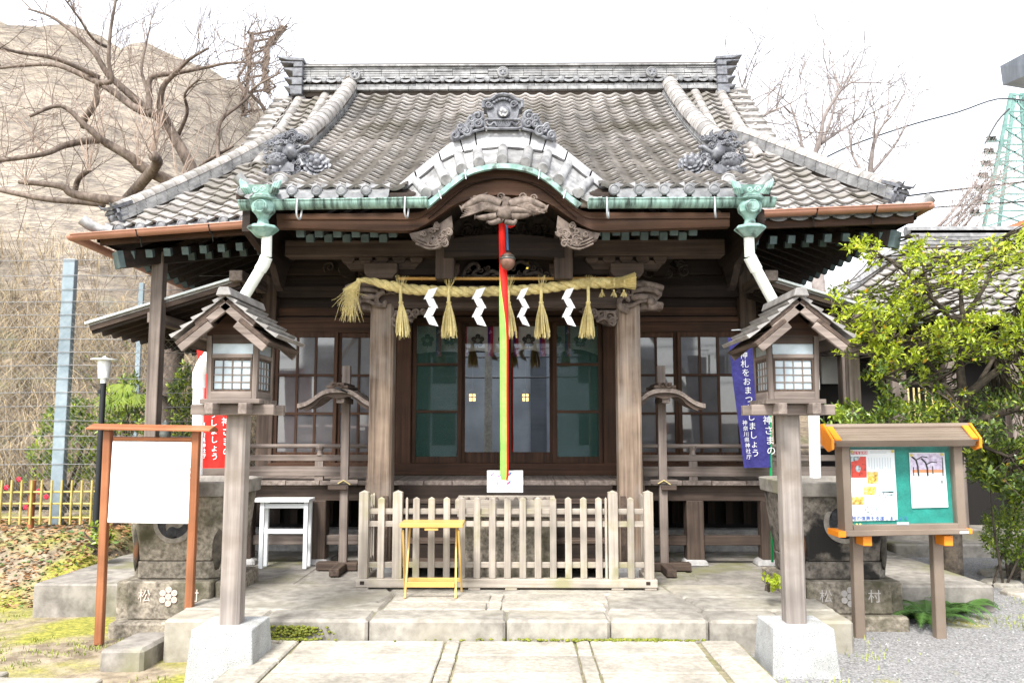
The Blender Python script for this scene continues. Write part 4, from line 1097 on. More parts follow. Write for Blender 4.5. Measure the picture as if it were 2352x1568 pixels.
# --- verandah
VZ = 1.055; VY = 9.12
x = -3.85
while x < 3.85:
    w = random.uniform(.30,.42); b = min(x+w, 3.86)
    MB().box(x, b-.006, VY+random.uniform(-.008,.008), 10.1, VZ-.05, VZ+random.uniform(-.004,.003)).build('floor_board', M['grey_y'], hall, bevel=.004); x += w
zb0 = at(640,1148,9.25).z
bx('verandah_beam', 'mid_x', -3.82, 3.82, 9.22, 9.36, zb0, VZ-.055)
for sx in (-1, 1):
    for X, w in ((2.07,.19),(2.86,.15),(3.74,.17)):
        x = sx*X; bx('verandah_post', 'mid_z', x-w/2, x+w/2, 9.20, 9.20+w, .19, zb0, bev=.008)
        mb = MB(); mb.lathe((x,9.29,.13), [(.19,0),(.17,.05),(.14,.08)], 4, M=Matrix.Rotation(rad(45),3,'Z')); mb.build('post_footing', M['footing'], hall, bevel=.02)
    z = at(640,1238,9.28).z; e = sorted((sx*1.45, sx*3.75))
    bx('tie_rail', 'grey_x' if sx < 0 else 'mid_x', e[0], e[1], 9.25, 9.32, z-.055, z+.05, bev=.006)
    bx('under_floor_wall', 'black_dark', e[0], e[1], 10.5, 10.53, .14, 1.0)  # backing sheet; the shade below the floor is put into its black colour
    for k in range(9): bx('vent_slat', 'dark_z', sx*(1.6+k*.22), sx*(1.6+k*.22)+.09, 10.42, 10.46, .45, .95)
    bx('foundation_stone', 'footing', sx*1.5, sx*3.75, 10.2, 10.5, .13, .40, bev=.02)
    # railing
    zt, zm_, zl = at(640,1024,9.17).z, at(640,1051,9.17).z, at(640,1081,9.17).z
    mb = MB(); mb.tube([(sx*1.5,9.18,zt),(sx*3.85,9.18,zt)], .024, 10); mb.build('top_rail', M['grey_x'], hall, smooth=40)
    bx('middle_rail', 'grey_x', sx*1.5, sx*3.83, 9.155, 9.205, zm_-.032, zm_+.032, bev=.004)
    bx('bottom_rail', 'grey_x', sx*1.45, sx*3.85, 9.14, 9.22, zl-.055, zl+.05, bev=.004)
    for X in (2.05, 2.95, 3.72):
        x = sx*X; bx('baluster', 'grey_z', x-.045, x+.045, 9.15, 9.21, VZ, zm_-.034); mb = MB()
        mb.lathe((x,9.18,zm_+.03), [(.04,0),(.03,.02),(.03,.05),(.05,.085),(.05,.10)], 8); mb.build('baluster_cap', M['grey_z'], hall)
    # newel post with bronze finial, sloping stair rail
    x = sx*1.40; mb = MB(); mb.tube([(x,9.12,.98),(x,9.12,1.56)], .075, 12); mb.build('newel_post', M['grey_z'], hall, smooth=40)
    mb = MB(); mb.lathe((x,9.12,1.56), [(.082,0),(.082,.05),(.075,.06),(.082,.075),(.082,.11),(.05,.13),(.055,.15),(.075,.18),(.07,.22),(.04,.26),(.012,.29),(.003,.31)], 14); mb.build('newel_finial', M['bronze'], hall, smooth=40)
    mb = MB(); mb.tube(smoothpath([(x,9.10,1.46),(x,8.9,1.38),(x-.0,8.72,1.10),(x,8.60,.72)],5), .05, 8); mb.build('stair_rail', M['mid_y'], hall, smooth=40)
    bx('stair_stringer', 'mid_y', sx*1.16, sx*1.21, 8.35, 9.15, .14, .95)
# --- stairs
for k in range(5):
    yf = 9.06-.17*k; z = VZ-.185*(k+1)
    if z < .2: break
    bx('stair_tread', 'mid_x', -1.16, 1.16, yf-.17, yf+.06, z-.045, z, bev=.006); bx('stair_riser', 'dark_x', -1.15, 1.15, yf+.01, yf+.03, z, z+.14)
bx('stair_board', 'mid_x', -1.16, 1.16, 9.10, 9.13, VZ-.17, VZ-.055)
# --- prop posts holding the corners of the eaves
pz = at(367,600,9.25)
bx('prop_post', 'grey_z', pz.x-.065, pz.x+.065, 9.19, 9.32, .14, pz.z+.1, bev=.006)

# --- gutters, rain heads and pipes
def gutter(p0, p1, r, m, name='gutter', n=10):
    p0, p1 = Vector(p0), Vector(p1); d = (p1-p0).normalized(); s = d.cross(V(0,0,1)).normalized(); mb = MB(); A0, A1, B0, B1 = [], [], [], []
    for i in range(n+1):
        t = math.pi*(1+i/n); o = s*math.cos(t)*r + V(0,0,1)*math.sin(t)*r
        A0.append(p0+o); A1.append(p1+o); B0.append(p0+o*.92); B1.append(p1+o*.92)
    mb.strip(A0, A1); mb.strip(B1, B0); mb.add(A0, [tuple(range(n+1))]); mb.add(A1, [tuple(range(n+1))])
    for s0 in (0, -1): mb.tube([A0[s0], A1[s0]], .008, 6)
    return mb.build(name, M[m], hall, smooth=40)
for a, b, hooks in (((553,466),(983,459),(688,933)), ((1351,461),(1778,459),(1392,1637))):
    p0, p1 = at(*a, 7.27), at(*b, 7.27); gutter(p0, p1, .072, 'copper_streak', 'copper_gutter')
    for h in hooks:
        t = (h-a[0])/(b[0]-a[0]); c = p0.lerp(p1, t); mb = MB()
        mb.tube(smoothpath([c+V(0,-.075,.01), c+V(0,-.085,-.06), c+V(0,-.08,-.14), c+V(.01,-.05,-.17), c+V(.02,-.02,-.15), c+V(.02,.02,-.05)],4), .009, 6); mb.build('gutter_hook', M['galv'], hall, smooth=True)
gl0, gl1 = at(640,506,8.70), at(167,541,8.70); gr0, gr1 = at(1745,487,8.70), at(2133,470,8.70)
for p0, p1, sx in ((gl0, gl1, -1), (gr0, gr1, 1)):
    gutter(p0, p1, .062, 'gutter_brown', 'eave_gutter'); gutter(p1, (p1.x-sx*.0, 14.8, p1.z-.05), .062, 'gutter_brown', 'eave_gutter')
    mb = MB(); mb.blob(p1+V(0,0,-.015), .062,.062,.05, 10, 8); mb.build('gutter_corner', M['gutter_brown'], hall, smooth=True)
    for t in (.33, .68):
        c = p0.lerp(p1, t); mb = MB(); mb.tube([c+V(0,.07,0), c+V(0,.04,-.07), c+V(0,-.01,-.085), c+V(0,-.07,-.0)], .008, 5); mb.tube([c+V(0,.05,-.05), c+V(0.0,.09,-.16)], .007, 5); mb.build('gutter_bracket', M['iron'], hall)
for sx in (-1, 1):
    f = (lambda x: x) if sx < 0 else (lambda x: 2327-x)
    dx = 0 if sx < 0 else -6
    c = at(f(606), 470, 7.24); mb = MB(); s = 7.24/1900*1.01
    y2z = lambda y: at(f(606), y, 7.24).z - c.z
    prof = [(545,14),(544,16),(536,24),(527,34),(524,34),(520,30),(516,14),(505,11),(496,16),(488,24),(476,27),(468,25),(463,20),(460,31),(455,31),(452,28)]
    mb.lathe(c, [(r*s*1.06, y2z(y)) for y, r in prof], 8, M=Matrix.Rotation(rad(22.5),3,'Z'))
    mb.lathe(c, [(28*s, y2z(452)), (30*s, y2z(445)), (40*s, y2z(432))], 4, M=Matrix.Rotation(rad(45),3,'Z'))
    for ax in (-1, 1):
        for k in range(3):
            mb.tube([c+V(ax*(24+k*5)*s,-.09,y2z(450)), c+V(ax*(30+k*5)*s,-.12,y2z(440)), c+V(ax*(34+k*6)*s,-.12,y2z(430-k*2)), c+V(ax*(40+k*4)*s,-.10,y2z(424-k*3))], [.022,.02,.015,.004], 6)
        mb.curl(c+V(ax*8*s,-.15,y2z(446)), .03, 1.4, .009, start=0, sgn=ax)
    mb.lathe(c+V(0,-.105,y2z(480)), [(.062,-.02),(.062,.0),(.052,.012),(.045,.004),(.005,.008)], 14, M=Matrix.Rotation(rad(90),3,'X'))
    for k in range(7): mb.tube([c+V(-.036+k*.012,-.118,y2z(488)), c+V(-.036+k*.012,-.118,y2z(471))], .004, 4)
    mb.build('rain_head', M['copper_green'], hall, smooth=28)
    if sx < 0: P = [at(613,540,7.26), at(612,590,7.28), at(606,606,7.29), at(466,838,7.45), at(457,858,7.48), at(452,1090,7.55)]
    else: P = [at(1720,540,7.26), at(1722,590,7.28), at(1730,606,7.29), at(1856,840,7.5), at(1867,862,7.55), at(1873,1096,7.6)]
    mb = MB(); mb.tube(P[:2], .046, 12); mb.tube([P[1], P[2], P[2].lerp(P[3], .06)], .056, 12); mb.build('downpipe_elbow', M['pipe'], hall, smooth=40)
    mb = MB(); mb.tube([P[2].lerp(P[3], .03), P[3]], .049, 12); mb.build('downpipe', M['pipe'], hall, smooth=40)
    mb = MB(); mb.tube([P[3].lerp(P[2],.06), P[3], P[4], P[4].lerp(P[5],.14)], .058, 12); mb.tube([P[4], P[5]], .050, 12); mb.build('downpipe', M['pipe_white'], hall, smooth=40)

# ================================================================ inside: curtain and two lit lamps
cur = thing('curtain', (0, 10.36, 2.85), 'white shrine curtain with dark flower crests behind the glass doors', 'curtain')
mb = MB(); rows_ = []
zc0, zc1 = 2.93, at(1157,806,10.36).z
for j in range(9):
    t = j/8; r = []
    for i in range(61):
        x = -1.14+2.28*i/60; sc_ = abs(math.sin((x+.0)*math.pi/.56))
        z = lerp(zc0, zc1-.05*(1-sc_)+.015*math.sin(x*9), t)
        r.append((x, 10.285+.012*math.sin(x*22+t)*t+.006*math.sin(x*51), z))
    rows_.append(r)
mb.grid(rows_); mb.build('curtain_cloth', mat('white curtain cloth', (.80,.78,.74), (.86,.84,.80), scale=30, rough=.9, bump=.05), cur, smooth=True)
def flower(mb, c, R, n=5):
    for k in range(n):
        a = math.pi/2 + 2*math.pi*k/n
        p = Vector(c)+V(math.cos(a)*R*.58, 0, math.sin(a)*R*.58); pts = []
        for i in range(14):
            t = 2*math.pi*i/14; pts.append(p+V(math.cos(t)*R*.37, 0, math.sin(t)*R*.37))
        mb.add(pts, [tuple(range(14))])
        mb.beam(p+V(0,-.0015,0), Vector(c)+V(math.cos(a)*R*.2,-.0015,math.sin(a)*R*.2), .004, .001, up=(0,1,0), mi=1)
    mb.add([Vector(c)+V(math.cos(t)*R*.14,-.001,math.sin(t)*R*.14) for t in [2*math.pi*i/10 for i in range(10)]], [tuple(range(10))], 1)
    mb.beam(Vector(c)+V(0,0,-R*.3), Vector(c)+V(0,0,-R*1.02), R*.12, .001, up=(0,1,0))
M['crest'] = plain('crest grey', (.10,.095,.085), .9); M['crest_line'] = plain('crest line', (.5,.48,.44), .9)
for px_ in (983, 1032, 1098, 1159, 1214, 1275, 1332):
    p = at(px_, 783 if px_ != 1032 else 780, 10.32); mb = MB(); flower(mb, V(p.x, 10.258, p.z), .088); mb.build('crest', [M['crest'], M['crest_line']], cur)
mp = plain('purple ribbon', (.10,.015,.20), .7); mr_ = plain('crimson ribbon', (.50,.02,.06), .7); mpk = plain('pink dots', (.7,.35,.6), .8)
for px_ in (1009, 1067, 1127, 1185, 1245, 1303):
    p = at(px_, 745, 10.32); mb = MB(); za = at(px_,819,10.32).z
    mb.box(p.x-.033, p.x, 10.255, 10.259, za, 2.93, 0); mb.box(p.x, p.x+.033, 10.255, 10.259, za, 2.93, 1)
    for (u, v) in ((.01,.05),(-.012,.06),(.0,.035),(.012,.30),(-.01,.29),(.0,.315)): mb.lathe((p.x+u,10.254,za+v), [(.011,0),(.0,.001)], 8, 2, M=Matrix.Rotation(rad(90),3,'X'))
    mb.build('ribbon', [mp, mr_, mpk], cur)
for px_ in (1085, 1207):
    p = at(px_, 912, 12.2); lp = thing('lamp', p, 'lit amber lamp glowing behind the %s glass door' % ('left' if px_ < 1150 else 'right'), 'lamp', 'lamps inside the hall')
    MB().box(-.042,.042,-.042,.042,-.055,.045).build('lamp_glass', plain('lamp glow', (.9,.7,.3), .5, emit=((1.0,.55,.14), 1.3)), lp, local=True)
    mb = MB()
    for a in (-.055,.055):
        for b in (-.055,.055): mb.tube([(a,b,-.08),(a,b,.08)], .005, 5)
    for z in (-.075,0,.075): mb.box(-.06,.06,-.062,-.052,z-.008,z+.008)
    mb.lathe((0,0,.08), [(.09,-.03),(.02,.04),(.004,.09)], 8); mb.box(-.008,.008,-.063,-.05,-.08,.08); mb.build('lamp_frame', M['iron'], lp, local=True)
    mb = MB(); mb.tube([(0,0,.15),(0,0,.9)], .005, 5); mb.build('lamp_cord', M['iron'], lp, local=True)
# ================================================================ things in front of the hall
random.seed(21)
# --- picket fence
FY = 7.86
fence = thing('picket_fence', (0.03, FY, .14), 'low bleached timber picket fence closing off the porch steps', 'fence')
def fx(px_): return at(px_, 1340, FY).x
zt_ = at(1160,1125,FY).z; zp_ = at(1160,1140,FY).z; zb_ = at(1160,1327,FY).z; zbb = at(1160,1347,FY).z
def bxp(name, m, x0, x1, y0, y1, z0, z1, par, bev=.003):
    x0, x1 = sorted((x0, x1)); return MB().box(x0,x1,y0,y1,z0,z1).build(name, M[m], par, bevel=bev)
def picket(x, y, w, d, z0, z1, name, m='pale_z'):
    mb = MB(); mb.box(x-w/2,x+w/2,y-d/2,y+d/2,z0,z1-.02); a = [(x-w/2,y-d/2,z1-.02),(x+w/2,y-d/2,z1-.02),(x+w/2,y+d/2,z1-.02),(x-w/2,y+d/2,z1-.02)]
    mb.add(a+[(x,y,z1)], [(0,1,4),(1,2,4),(2,3,4),(3,0,4)]); return mb.build(name, M[m], fence, bevel=.003)
xl, xr = fx(819), fx(1509)
bxp('base_rail', 'pale_x', xl, xr, FY-.055, FY+.045, zbb, zb_, fence, .006)
for sx, x in ((-1, xl+.05), (1, xr-.05)): bxp('base_rail', 'pale_y', x-.05, x+.05, FY+.046, 8.75, zbb, zb_, fence, .006)
for px_ in (834,912,1409,1491): picket(fx(px_), FY-.005, .088, .08, zb_, zt_, 'fence_post')
for px_ in (835,1090,1174,1417,1493): x = fx(px_); bxp('rail_foot', 'pale_x', x-.055, x+.055, FY-.06, FY+.05, .142, zbb-.002, fence)
for px_ in [874, 1450] + [955+i*35.1 for i in range(13)]: picket(fx(px_), FY-.012, .061, .028, zb_, zp_, 'picket')
picket(fx(1164), FY-.012, .022, .02, zb_, zp_, 'gate_stile'); picket(fx(933), FY-.012, .022, .02, zb_, zp_, 'gate_stile'); picket(fx(1393), FY-.012, .022, .02, zb_, zp_, 'gate_stile')
for y_ in (1174, 1203, 1297):
    z = at(1160,y_,FY).z
    bxp('cross_rail', 'pale_x', xl+.06, xr-.06, FY+.004, FY+.028, z-.026, z+.026, fence)
    for x in (xl+.05, xr-.05): bxp('cross_rail', 'pale_y', x-.012, x+.012, FY+.05, 8.72, z-.022, z+.022, fence)
for x in (xl+.05, xr-.05):
    picket(x, 8.72, .08, .08, zb_, zt_, 'fence_post')
    for k in range(6): picket(x-.012*(1 if x > 0 else -1), FY+.14+k*.12, .022, .042, zb_, zp_, 'picket')
for px_ in (834,1487): bxp('tenon_end', 'dark_x', fx(px_)-.02, fx(px_)+.02, FY-.059, FY-.05, lerp(zbb,zb_,.35), lerp(zbb,zb_,.75), fence)

# --- offertory box behind the fence
ob = thing('offertory_box', (.02, 8.2, .14), 'stone offertory chest with a timber grille top behind the picket fence', 'offering box')
xa, xb = at(1045,1200,8.0).x, at(1278,1200,8.0).x; zt2 = at(1160,1146,8.0).z
bxp('chest', 'oldstone', xa+.06, xb-.06, 8.05, 8.42, .20, zt2-.17, ob, .01); bxp('chest_foot', 'footing', xa+.02, xb-.02, 8.03, 8.44, .142, .20, ob, .01)
bxp('top_frame', 'pale_x', xa, xb, 8.0, 8.05, zt2-.10, zt2-.01, ob); bxp('top_frame', 'pale_x', xa, xb, 8.42, 8.47, zt2-.10, zt2, ob)
for x in (xa, xb-.05): bxp('top_frame', 'pale_y', x, x+.05, 8.051, 8.419, zt2-.10, zt2-.005, ob)
bxp('lower_frame', 'pale_x', xa+.02, xb-.02, 8.02, 8.45, zt2-.17, zt2-.101, ob)
for k in range(9): x = lerp(xa+.1, xb-.1, k/8); mb = MB(); mb.tube([(x,8.05,zt2-.04),(x,8.42,zt2-.03)], .02, 6); mb.build('grille_bar', M['grey_y'], ob)

# --- paper sign on the fence
sy = FY-.035
s0, s1 = at(1119,1080,sy), at(1201,1130,sy)
sg = thing('paper_sign', ((s0.x+s1.x)/2, sy, s1.z), 'white card with small blue and pink marks fixed above the picket fence', 'sign')
MB().box(s0.x, s1.x, sy-.006, sy+.004, s1.z, s0.z).build('card', M['paper'], sg)
for i, (px_, py_, w) in enumerate(((1131,1089,1),(1147,1092,.8),(1171,1088,1),(1143,1108,.8),(1169,1108,.9))):
    p = at(px_, py_, sy-.008); mb = MB(); k = .016*w; a = .6 if i != 3 else 1.4
    r = lambda u, v: p+V(u*math.cos(a)-v*math.sin(a), 0, u*math.sin(a)+v*math.cos(a))
    mb.add([r(-2*k,-.2*k),r(-.6*k,-.55*k),r(0,-.5*k),r(0,.4*k),r(-.8*k,.5*k)],[(0,1,2,3,4)],0); mb.add([r(0,-.5*k),r(1*k,-.2*k),r(1.6*k,.4*k),r(.8*k,.55*k),r(0,.4*k)],[(0,1,2,3,4)],1)
    mb.build('print_mark', [plain('pink print', (.75,.12,.35), .7), plain('cyan print', (.02,.25,.62), .7)], sg)

# --- yellow folding stand
fs = thing('folding_stand', (at(990,1368,7.5).x, 7.5, .145), 'yellow varnished folding tray stand in front of the picket fence', 'folding stand')
Y0 = 7.42
a, b = at(916,1207,Y0), at(1063,1207,Y0)
MB().box(a.x, b.x, Y0, Y0+.30, a.z-.018, a.z+.022).build('top', M['yellow_x'], fs, bevel=.006)
zf0 = .147
for sx, tx, bx1, bx2 in ((-1, 925, 931, 935), (1, 1053, 1047, 1050)):
    t = at(tx, 1218, Y0+.03); f0 = at(bx1, 1368, Y0); f1 = at(921 if sx < 0 else 1056, 1218, Y0+.25)
    mb = MB(); mb.beam((f1.x*.0+t.x-sx*.035, Y0+.25, t.z), (f0.x, Y0-.02, zf0), .017, .032, up=(0,1,0)); mb.build('front_leg', M['yellow_z'], fs, bevel=.003)
    mb = MB(); mb.beam((t.x, Y0+.05, t.z), (t.x+sx*.012, Y0+.31, zf0), .017, .032, up=(0,1,0)); mb.build('rear_leg', M['yellow_z'], fs, bevel=.003)
    fs['_'+str(sx)] = t.x
xL, xR = at(931,1340,Y0).x, at(1047,1340,Y0).x
z = at(990,1342,Y0).z; MB().box(xL+.01, xR-.01, Y0-.008, Y0+.012, z-.022, z+.022).build('front_stretcher', M['yellow_x'], fs, bevel=.003)
z = at(990,1331,Y0+.26).z; MB().box(xL-.01, xR+.02, Y0+.262, Y0+.28, z-.018, z+.018).build('rear_stretcher', M['yellow_x'], fs, bevel=.003)
c = (xL+xR)/2; MB().box(c-.06, c+.06, Y0+.01, Y0+.05, a.z-.042, a.z-.019).build('handle_block', M['yellow_x'], fs, bevel=.003)
for k_ in ('_-1', '_1'): del fs[k_]

# --- bell and its cloth rope
ry = 7.72
mb = MB(); rp = thing('bell_rope', at(1157,1100,ry), 'thick bell rope wrapped in red and lime green cloth in front of the doors', 'bell rope')
C = [(1153,515),(1154,570),(1156,630),(1157,700),(1158,800),(1158,900),(1158.5,1000),(1158.5,1085),(1158.5,1102)]
Wd = [8,8,9,11,10.5,10,10,10,6]
def ropehalf(name, m, a0, a1):
    rows_ = []
    for (x, y), w in zip(smoothpath([(x,0,y) for x,y in C],4)and[(p.x,p.z) for p in smoothpath([(x,0,y) for x,y in C],4)], [Wd[min(i//4,7)]*(1-(i%4)/4)+Wd[min(i//4+1,8)]*((i%4)/4) for i in range(33)]):
        c = at(x, y, ry); r = w*.00405; tw = -1.05+2.1*sst(560,780,y)
        rows_.append([c+V(math.cos(q+tw)*r, math.sin(q+tw)*r, 0) for q in [lerp(a0,a1,i/8) for i in range(9)]])
    mb = MB(); mb.grid(rows_); mb.add(rows_[-1], [tuple(range(9))]); mb.build(name, M[m], rp, smooth=True)
ropehalf('red_cloth', 'red', -math.pi*.66, math.pi*.30); ropehalf('lime_cloth', 'green_cloth', -math.pi*1.70, -math.pi*.66)
MB().tube([at(1153,516,ry),at(1172,519,ry),at(1182,514,ry)], .022, 8).build('rope_knot', M['red'], rp, smooth=True)
be = thing('bell', at(1166,622,7.62), 'round bronze shrine bell hanging beside the red rope', 'bell')
c = at(1166,600,7.62); R = .072
mb = MB(); mb.lathe(c, [(R*math.sin(t), -R*1.18*math.cos(t)) for t in [math.pi*(i+.2)/14.4 for i in range(15)]], 20)
mb.build('bell_body', M['bell'], be, smooth=True)
mb = MB(); mb.lathe(c, [(R*1.0,.012),(R*1.06,.018),(R*1.06,.026),(R*.98,.034)], 20); mb.lathe(c, [(R*.95,.042),(R*.97,.046),(R*.90,.052)], 20); mb.build('bell_band', M['bronze'], be, smooth=True)
mb = MB(); mb.curl(c+V(0,0,R*1.3), .016, 1, .005, sgn=1); mb.build('bell_ring', M['iron'], be)
mb = MB(); mb.tube([c+V(0,0,R*1.45), at(1164,515,7.62)], .011, 8); mb.build('cord', M['blue_cord'], be)

# --- twisted straw rope
sy_ = 8.22
sh = thing('straw_rope', at(1160,690,sy_), 'twisted yellow rice straw rope tied across the porch beam', 'straw rope')
P = smoothpath([at(x,y,sy_) for x,y in ((820,643),(850,645),(890,655),(940,664),(1000,668),(1060,670),(1157,668),(1230,664),(1300,655),(1360,650),(1400,650))], 8)
Rr = [lerp(.018,.052,min(1,i/18)) if i < 40 else .052 for i in range(len(P))]
L_ = 0; tw = []
for i in range(len(P)):
    if i: L_ += (P[i]-P[i-1]).length
    tw.append(L_)
for s in range(3):
    pts = [];
    for i, p in enumerate(P):
        a = tw[i]*21 + s*2.094; pts.append(p+V(0, math.cos(a)*Rr[i]*.52, math.sin(a)*Rr[i]*.52))
    mb = MB(); mb.tube(pts, [r*.60 for r in Rr], 9); mb.build('rope_strand', M['straw'], sh, smooth=True)
def straws(mb, c, n, L, spread, r0, rs, dirv=(0,0,-1), w=.0035, droop=0.0):
    d = Vector(dirv).normalized(); s1 = d.orthogonal().normalized(); s2 = d.cross(s1)
    for i in range(n):
        a = rs.random()*6.283; q = math.sqrt(rs.random()); o = s1*math.cos(a)+s2*math.sin(a)
        l = L*rs.uniform(.82,1.04); e = Vector(c)+d*l+o*q*spread+V(0,0,-droop*l*q); b0 = Vector(c)+o*q*r0
        m_ = b0.lerp(e,.5)+o*q*spread*.12
        mb.tube([b0, m_, e], [w, w, w*.7], 3, cap=False)
for px_ in (921, 1031, 1168, 1243, 1351):
    rs = random.Random(px_); c = at(px_, 680, sy_-.05); mb = MB()
    straws(mb, c+V(0,0,-.06), 78, .36, .085, .012, rs, (rs.uniform(-.07,.07),-.06,-1), w=.0042)
    straws(mb, c+V(0,0,.08), 14, .13, .07, .012, rs, (.1,-.1,1), w=.0018)
    mb.tube([c+V(0,0,.10), c+V(0,-.025,.03), c+V(0,-.01,-.08)], .016, 7); mb.tube([c+V(0,-.0,-.075), c+V(0,0,-.055)], .024, 8)
    mb.build('straw_tassel', M['straw'], sh, smooth=40)
rs = random.Random(4); mb = MB(); c = at(822,645,sy_)
for i in range(150):
    a = rs.uniform(-.02,.06); e = at(rs.gauss(802,14), rs.uniform(680,742), sy_-.02-rs.random()*.08); m_ = at(rs.gauss(808,7), 664, sy_-.03)+V(0,0,.0)
    mb.tube([c+V(rs.uniform(0,.03),rs.uniform(-.02,.02),rs.uniform(-.02,.02)), m_, e], [.0035,.003,.0014], 3, cap=False)
mb.build('loose_straw_end', M['straw'], sh)
mb = MB(); rs = random.Random(6); p0, p1 = at(1392,651,sy_), at(1460,645,sy_)
for i in range(170):
    a = rs.random()*6.283; q = math.sqrt(rs.random()); o = V(0, math.cos(a), math.sin(a))*q
    mb.tube([p0+o*.05, p0.lerp(p1,.55)+o*.05, p1+o*.085+V(rs.uniform(-.01,.0),0,0)], .0065, 3)
for px_ in (1383,1410,1433):
    c = at(px_, 650 if px_ < 1420 else 648, sy_); mb.lathe(c, [(.05,-.012),(.056,-.006),(.056,.006),(.05,.012)], 14, M=Matrix.Rotation(rad(90),3,'Y'))
    b = at(px_, 672, sy_-.04); mb.tube([b+V(0,0,.03), b], .010, 6)
    straws(mb, b+V(0,0,.01), 22, .055, .035, .006, rs, (0,-.2,-1), w=.004)
mb.build('bound_straw_end', M['straw'], sh, smooth=40)
bp_ = thing('bamboo_pole', at(1150,640,8.33), 'thin tan bamboo pole lying along the top of the straw rope', 'bamboo pole')
mb = MB(); p0, p1 = at(915,640,8.31), at(1452,640,8.31); mb.tube([p0, p1], .017, 10)
for k in range(6): q = p0.lerp(p1, .1+k*.16); mb.tube([q-V(.006,0,0), q+V(.006,0,0)], .020, 10)
mb.build('pole', M['bamboo_tan'], bp_, smooth=40)
# --- folded paper streamers
for px_, lab, fl in ((994,'zigzag white paper streamer hanging furthest left on the straw rope',1),(1104,'zigzag white paper streamer hanging just left of the bell rope',1),(1205,'zigzag white paper streamer hanging just right of the bell rope',.8),(1309,'zigzag white paper streamer hanging furthest right on the straw rope',.9)):
    top = at(px_, 667, sy_-.09); mb = MB(); w, h, x, z = .078*fl, .062, top.x, top.z+.01
    for k in range(4):
        s = -1 if k % 2 == 0 else 1; yy = sy_-.09-.004*k
        a = V(x-w*.4,yy,z); 
        dx = -.046 if k % 2 == 0 else .050
        tl, tr = V(x-w*.55,yy,z), V(x+w*.62,yy+.003,z+.022)
        if k % 2: tl, tr = V(x-w*.62,yy,z+.022), V(x+w*.55,yy,z)
        bl, br = tl+V(dx,-.008,-.10), tr+V(dx,-.008,-.10)
        mb.add([tl,tr,br,bl,tl+V(0,.003,0),tr+V(0,.003,0),br+V(0,.003,0),bl+V(0,.003,0)], [(0,1,2,3),(7,6,5,4),(0,4,5,1),(1,5,6,2),(2,6,7,3),(3,7,4,0)])
        x += dx*.75; z -= .091
    one(mb, 'paper_streamer', M['paper'], lab, 'paper streamer', 'paper streamers on the straw rope')

# --- posts with little curved roofs
for px_, lab in ((790,'timber post with a small curved roof standing left of the porch pillars'),(1524,'timber post with a small curved roof standing right of the porch pillars')):
    Y = 8.86; c = at(px_, 1180, Y); r = thing('roofed_post', (c.x, Y, .14), lab, 'roofed post', 'roofed posts beside the porch')
    zt = at(px_,840,Y).z; bxp('post', 'grey_z', c.x-.043, c.x+.043, Y-.03, Y+.03, .19, zt, r, .005)
    sx = 1 if px_ > 1160 else -1
    mb = MB(); mb.box(c.x-.05, c.x+.05, Y-.42, Y+.12, .15, .225); mb.build('foot_beam', M['mid_y'], r, bevel=.006)
    mb = MB(); mb.box(c.x-.27 if sx < 0 else c.x-.16, c.x+.16 if sx < 0 else c.x+.27, Y-.06, Y+.06, .15, .23); mb.build('foot_beam', M['mid_x'], r, bevel=.006)
    zr = at(px_,895,Y).z
    prof = [(0,zr),(.09,zr-.005),(.17,zr-.035),(.24,zr-.085),(.30,zr-.125),(.365,zr-.150),(.41,zr-.157)]
    pr_ = smoothpath([(x,0,z) for x,z in mirror(prof)], 3)
    O = c.x-.02
    mb = MB()
    for yy, th in ((Y-.36, .045),):
        U = [V(O+p.x, yy, p.z) for p in pr_]; D = [p-V(0,0,th) for p in U]; B = [p+V(0,.58,0) for p in U]; BD = [p+V(0,.58,0) for p in D]
        mb.strip(U, D); mb.strip(B, U); mb.strip(D, BD); mb.strip(BD, B); mb.add([U[0],D[0],BD[0],B[0]],[(0,1,2,3)]); mb.add([U[-1],D[-1],BD[-1],B[-1]],[(0,1,2,3)])
    mb.build('curved_roof', M['grey_y'], r, smooth=40)
    mb = MB(); U2 = [V(O+p.x*.97, Y-.33, p.z-.047) for p in pr_]; D2 = [V(O+p.x*.97, Y-.33, p.z-.052-.035*(1 if abs(p.x) < .36 else .3)-.02*math.cos(p.x*20)*(abs(p.x)<.2)) for p in pr_]
    mb.strip(U2, D2); mb.strip([p+V(0,.05,0) for p in D2], D2); mb.build('bargeboard', M['mid_x'], r, smooth=40)
    mb = MB(); mb.box(O-.11, O+.11, Y-.37, Y+.2, zr+.001, zr+.03); mb.box(O-.07, O+.07, Y-.375, Y+.2, zr+.031, zr+.058); mb.curl((O-.03,Y-.385,zr+.03), .03, 1.2, .008); mb.curl((O+.03,Y-.385,zr+.03), .03, 1.2, .008, sgn=-1)
    mb.build('ridge_cap', M['mid_x'], r)
    bxp('bracket', 'grey_y', c.x-.04, c.x+.04, Y-.30, Y+.18, zr-.15, zr-.09, r)
    zz = at(px_,1105,Y).z; bxp('cross_bar', 'grey_x', c.x-.14, c.x+.15, Y-.05, Y-.03, zz-.022, zz+.022, r); bxp('cross_bar', 'mid_x', c.x-(.16 if sx<0 else .03), c.x+(.04 if sx<0 else .13), Y-.075, Y-.052, zz-.085, zz-.04, r)
    mb = MB(); mb.tube([V(c.x-.06,Y-.055,zz-.02),V(c.x,Y-.06,zz+.015),V(c.x+.07,Y-.055,zz-.03)], .006, 5); mb.build('straw_tie', M['straw'], r)
    if px_ < 1160:
        mb = MB(); q0 = at(770,890,8.45); mb.tube([q0, q0+V(.06,-.03,-.02), q0+V(.14,.1,-.06)], .010, 6); mb.build('iron_hook', M['iron'], r)

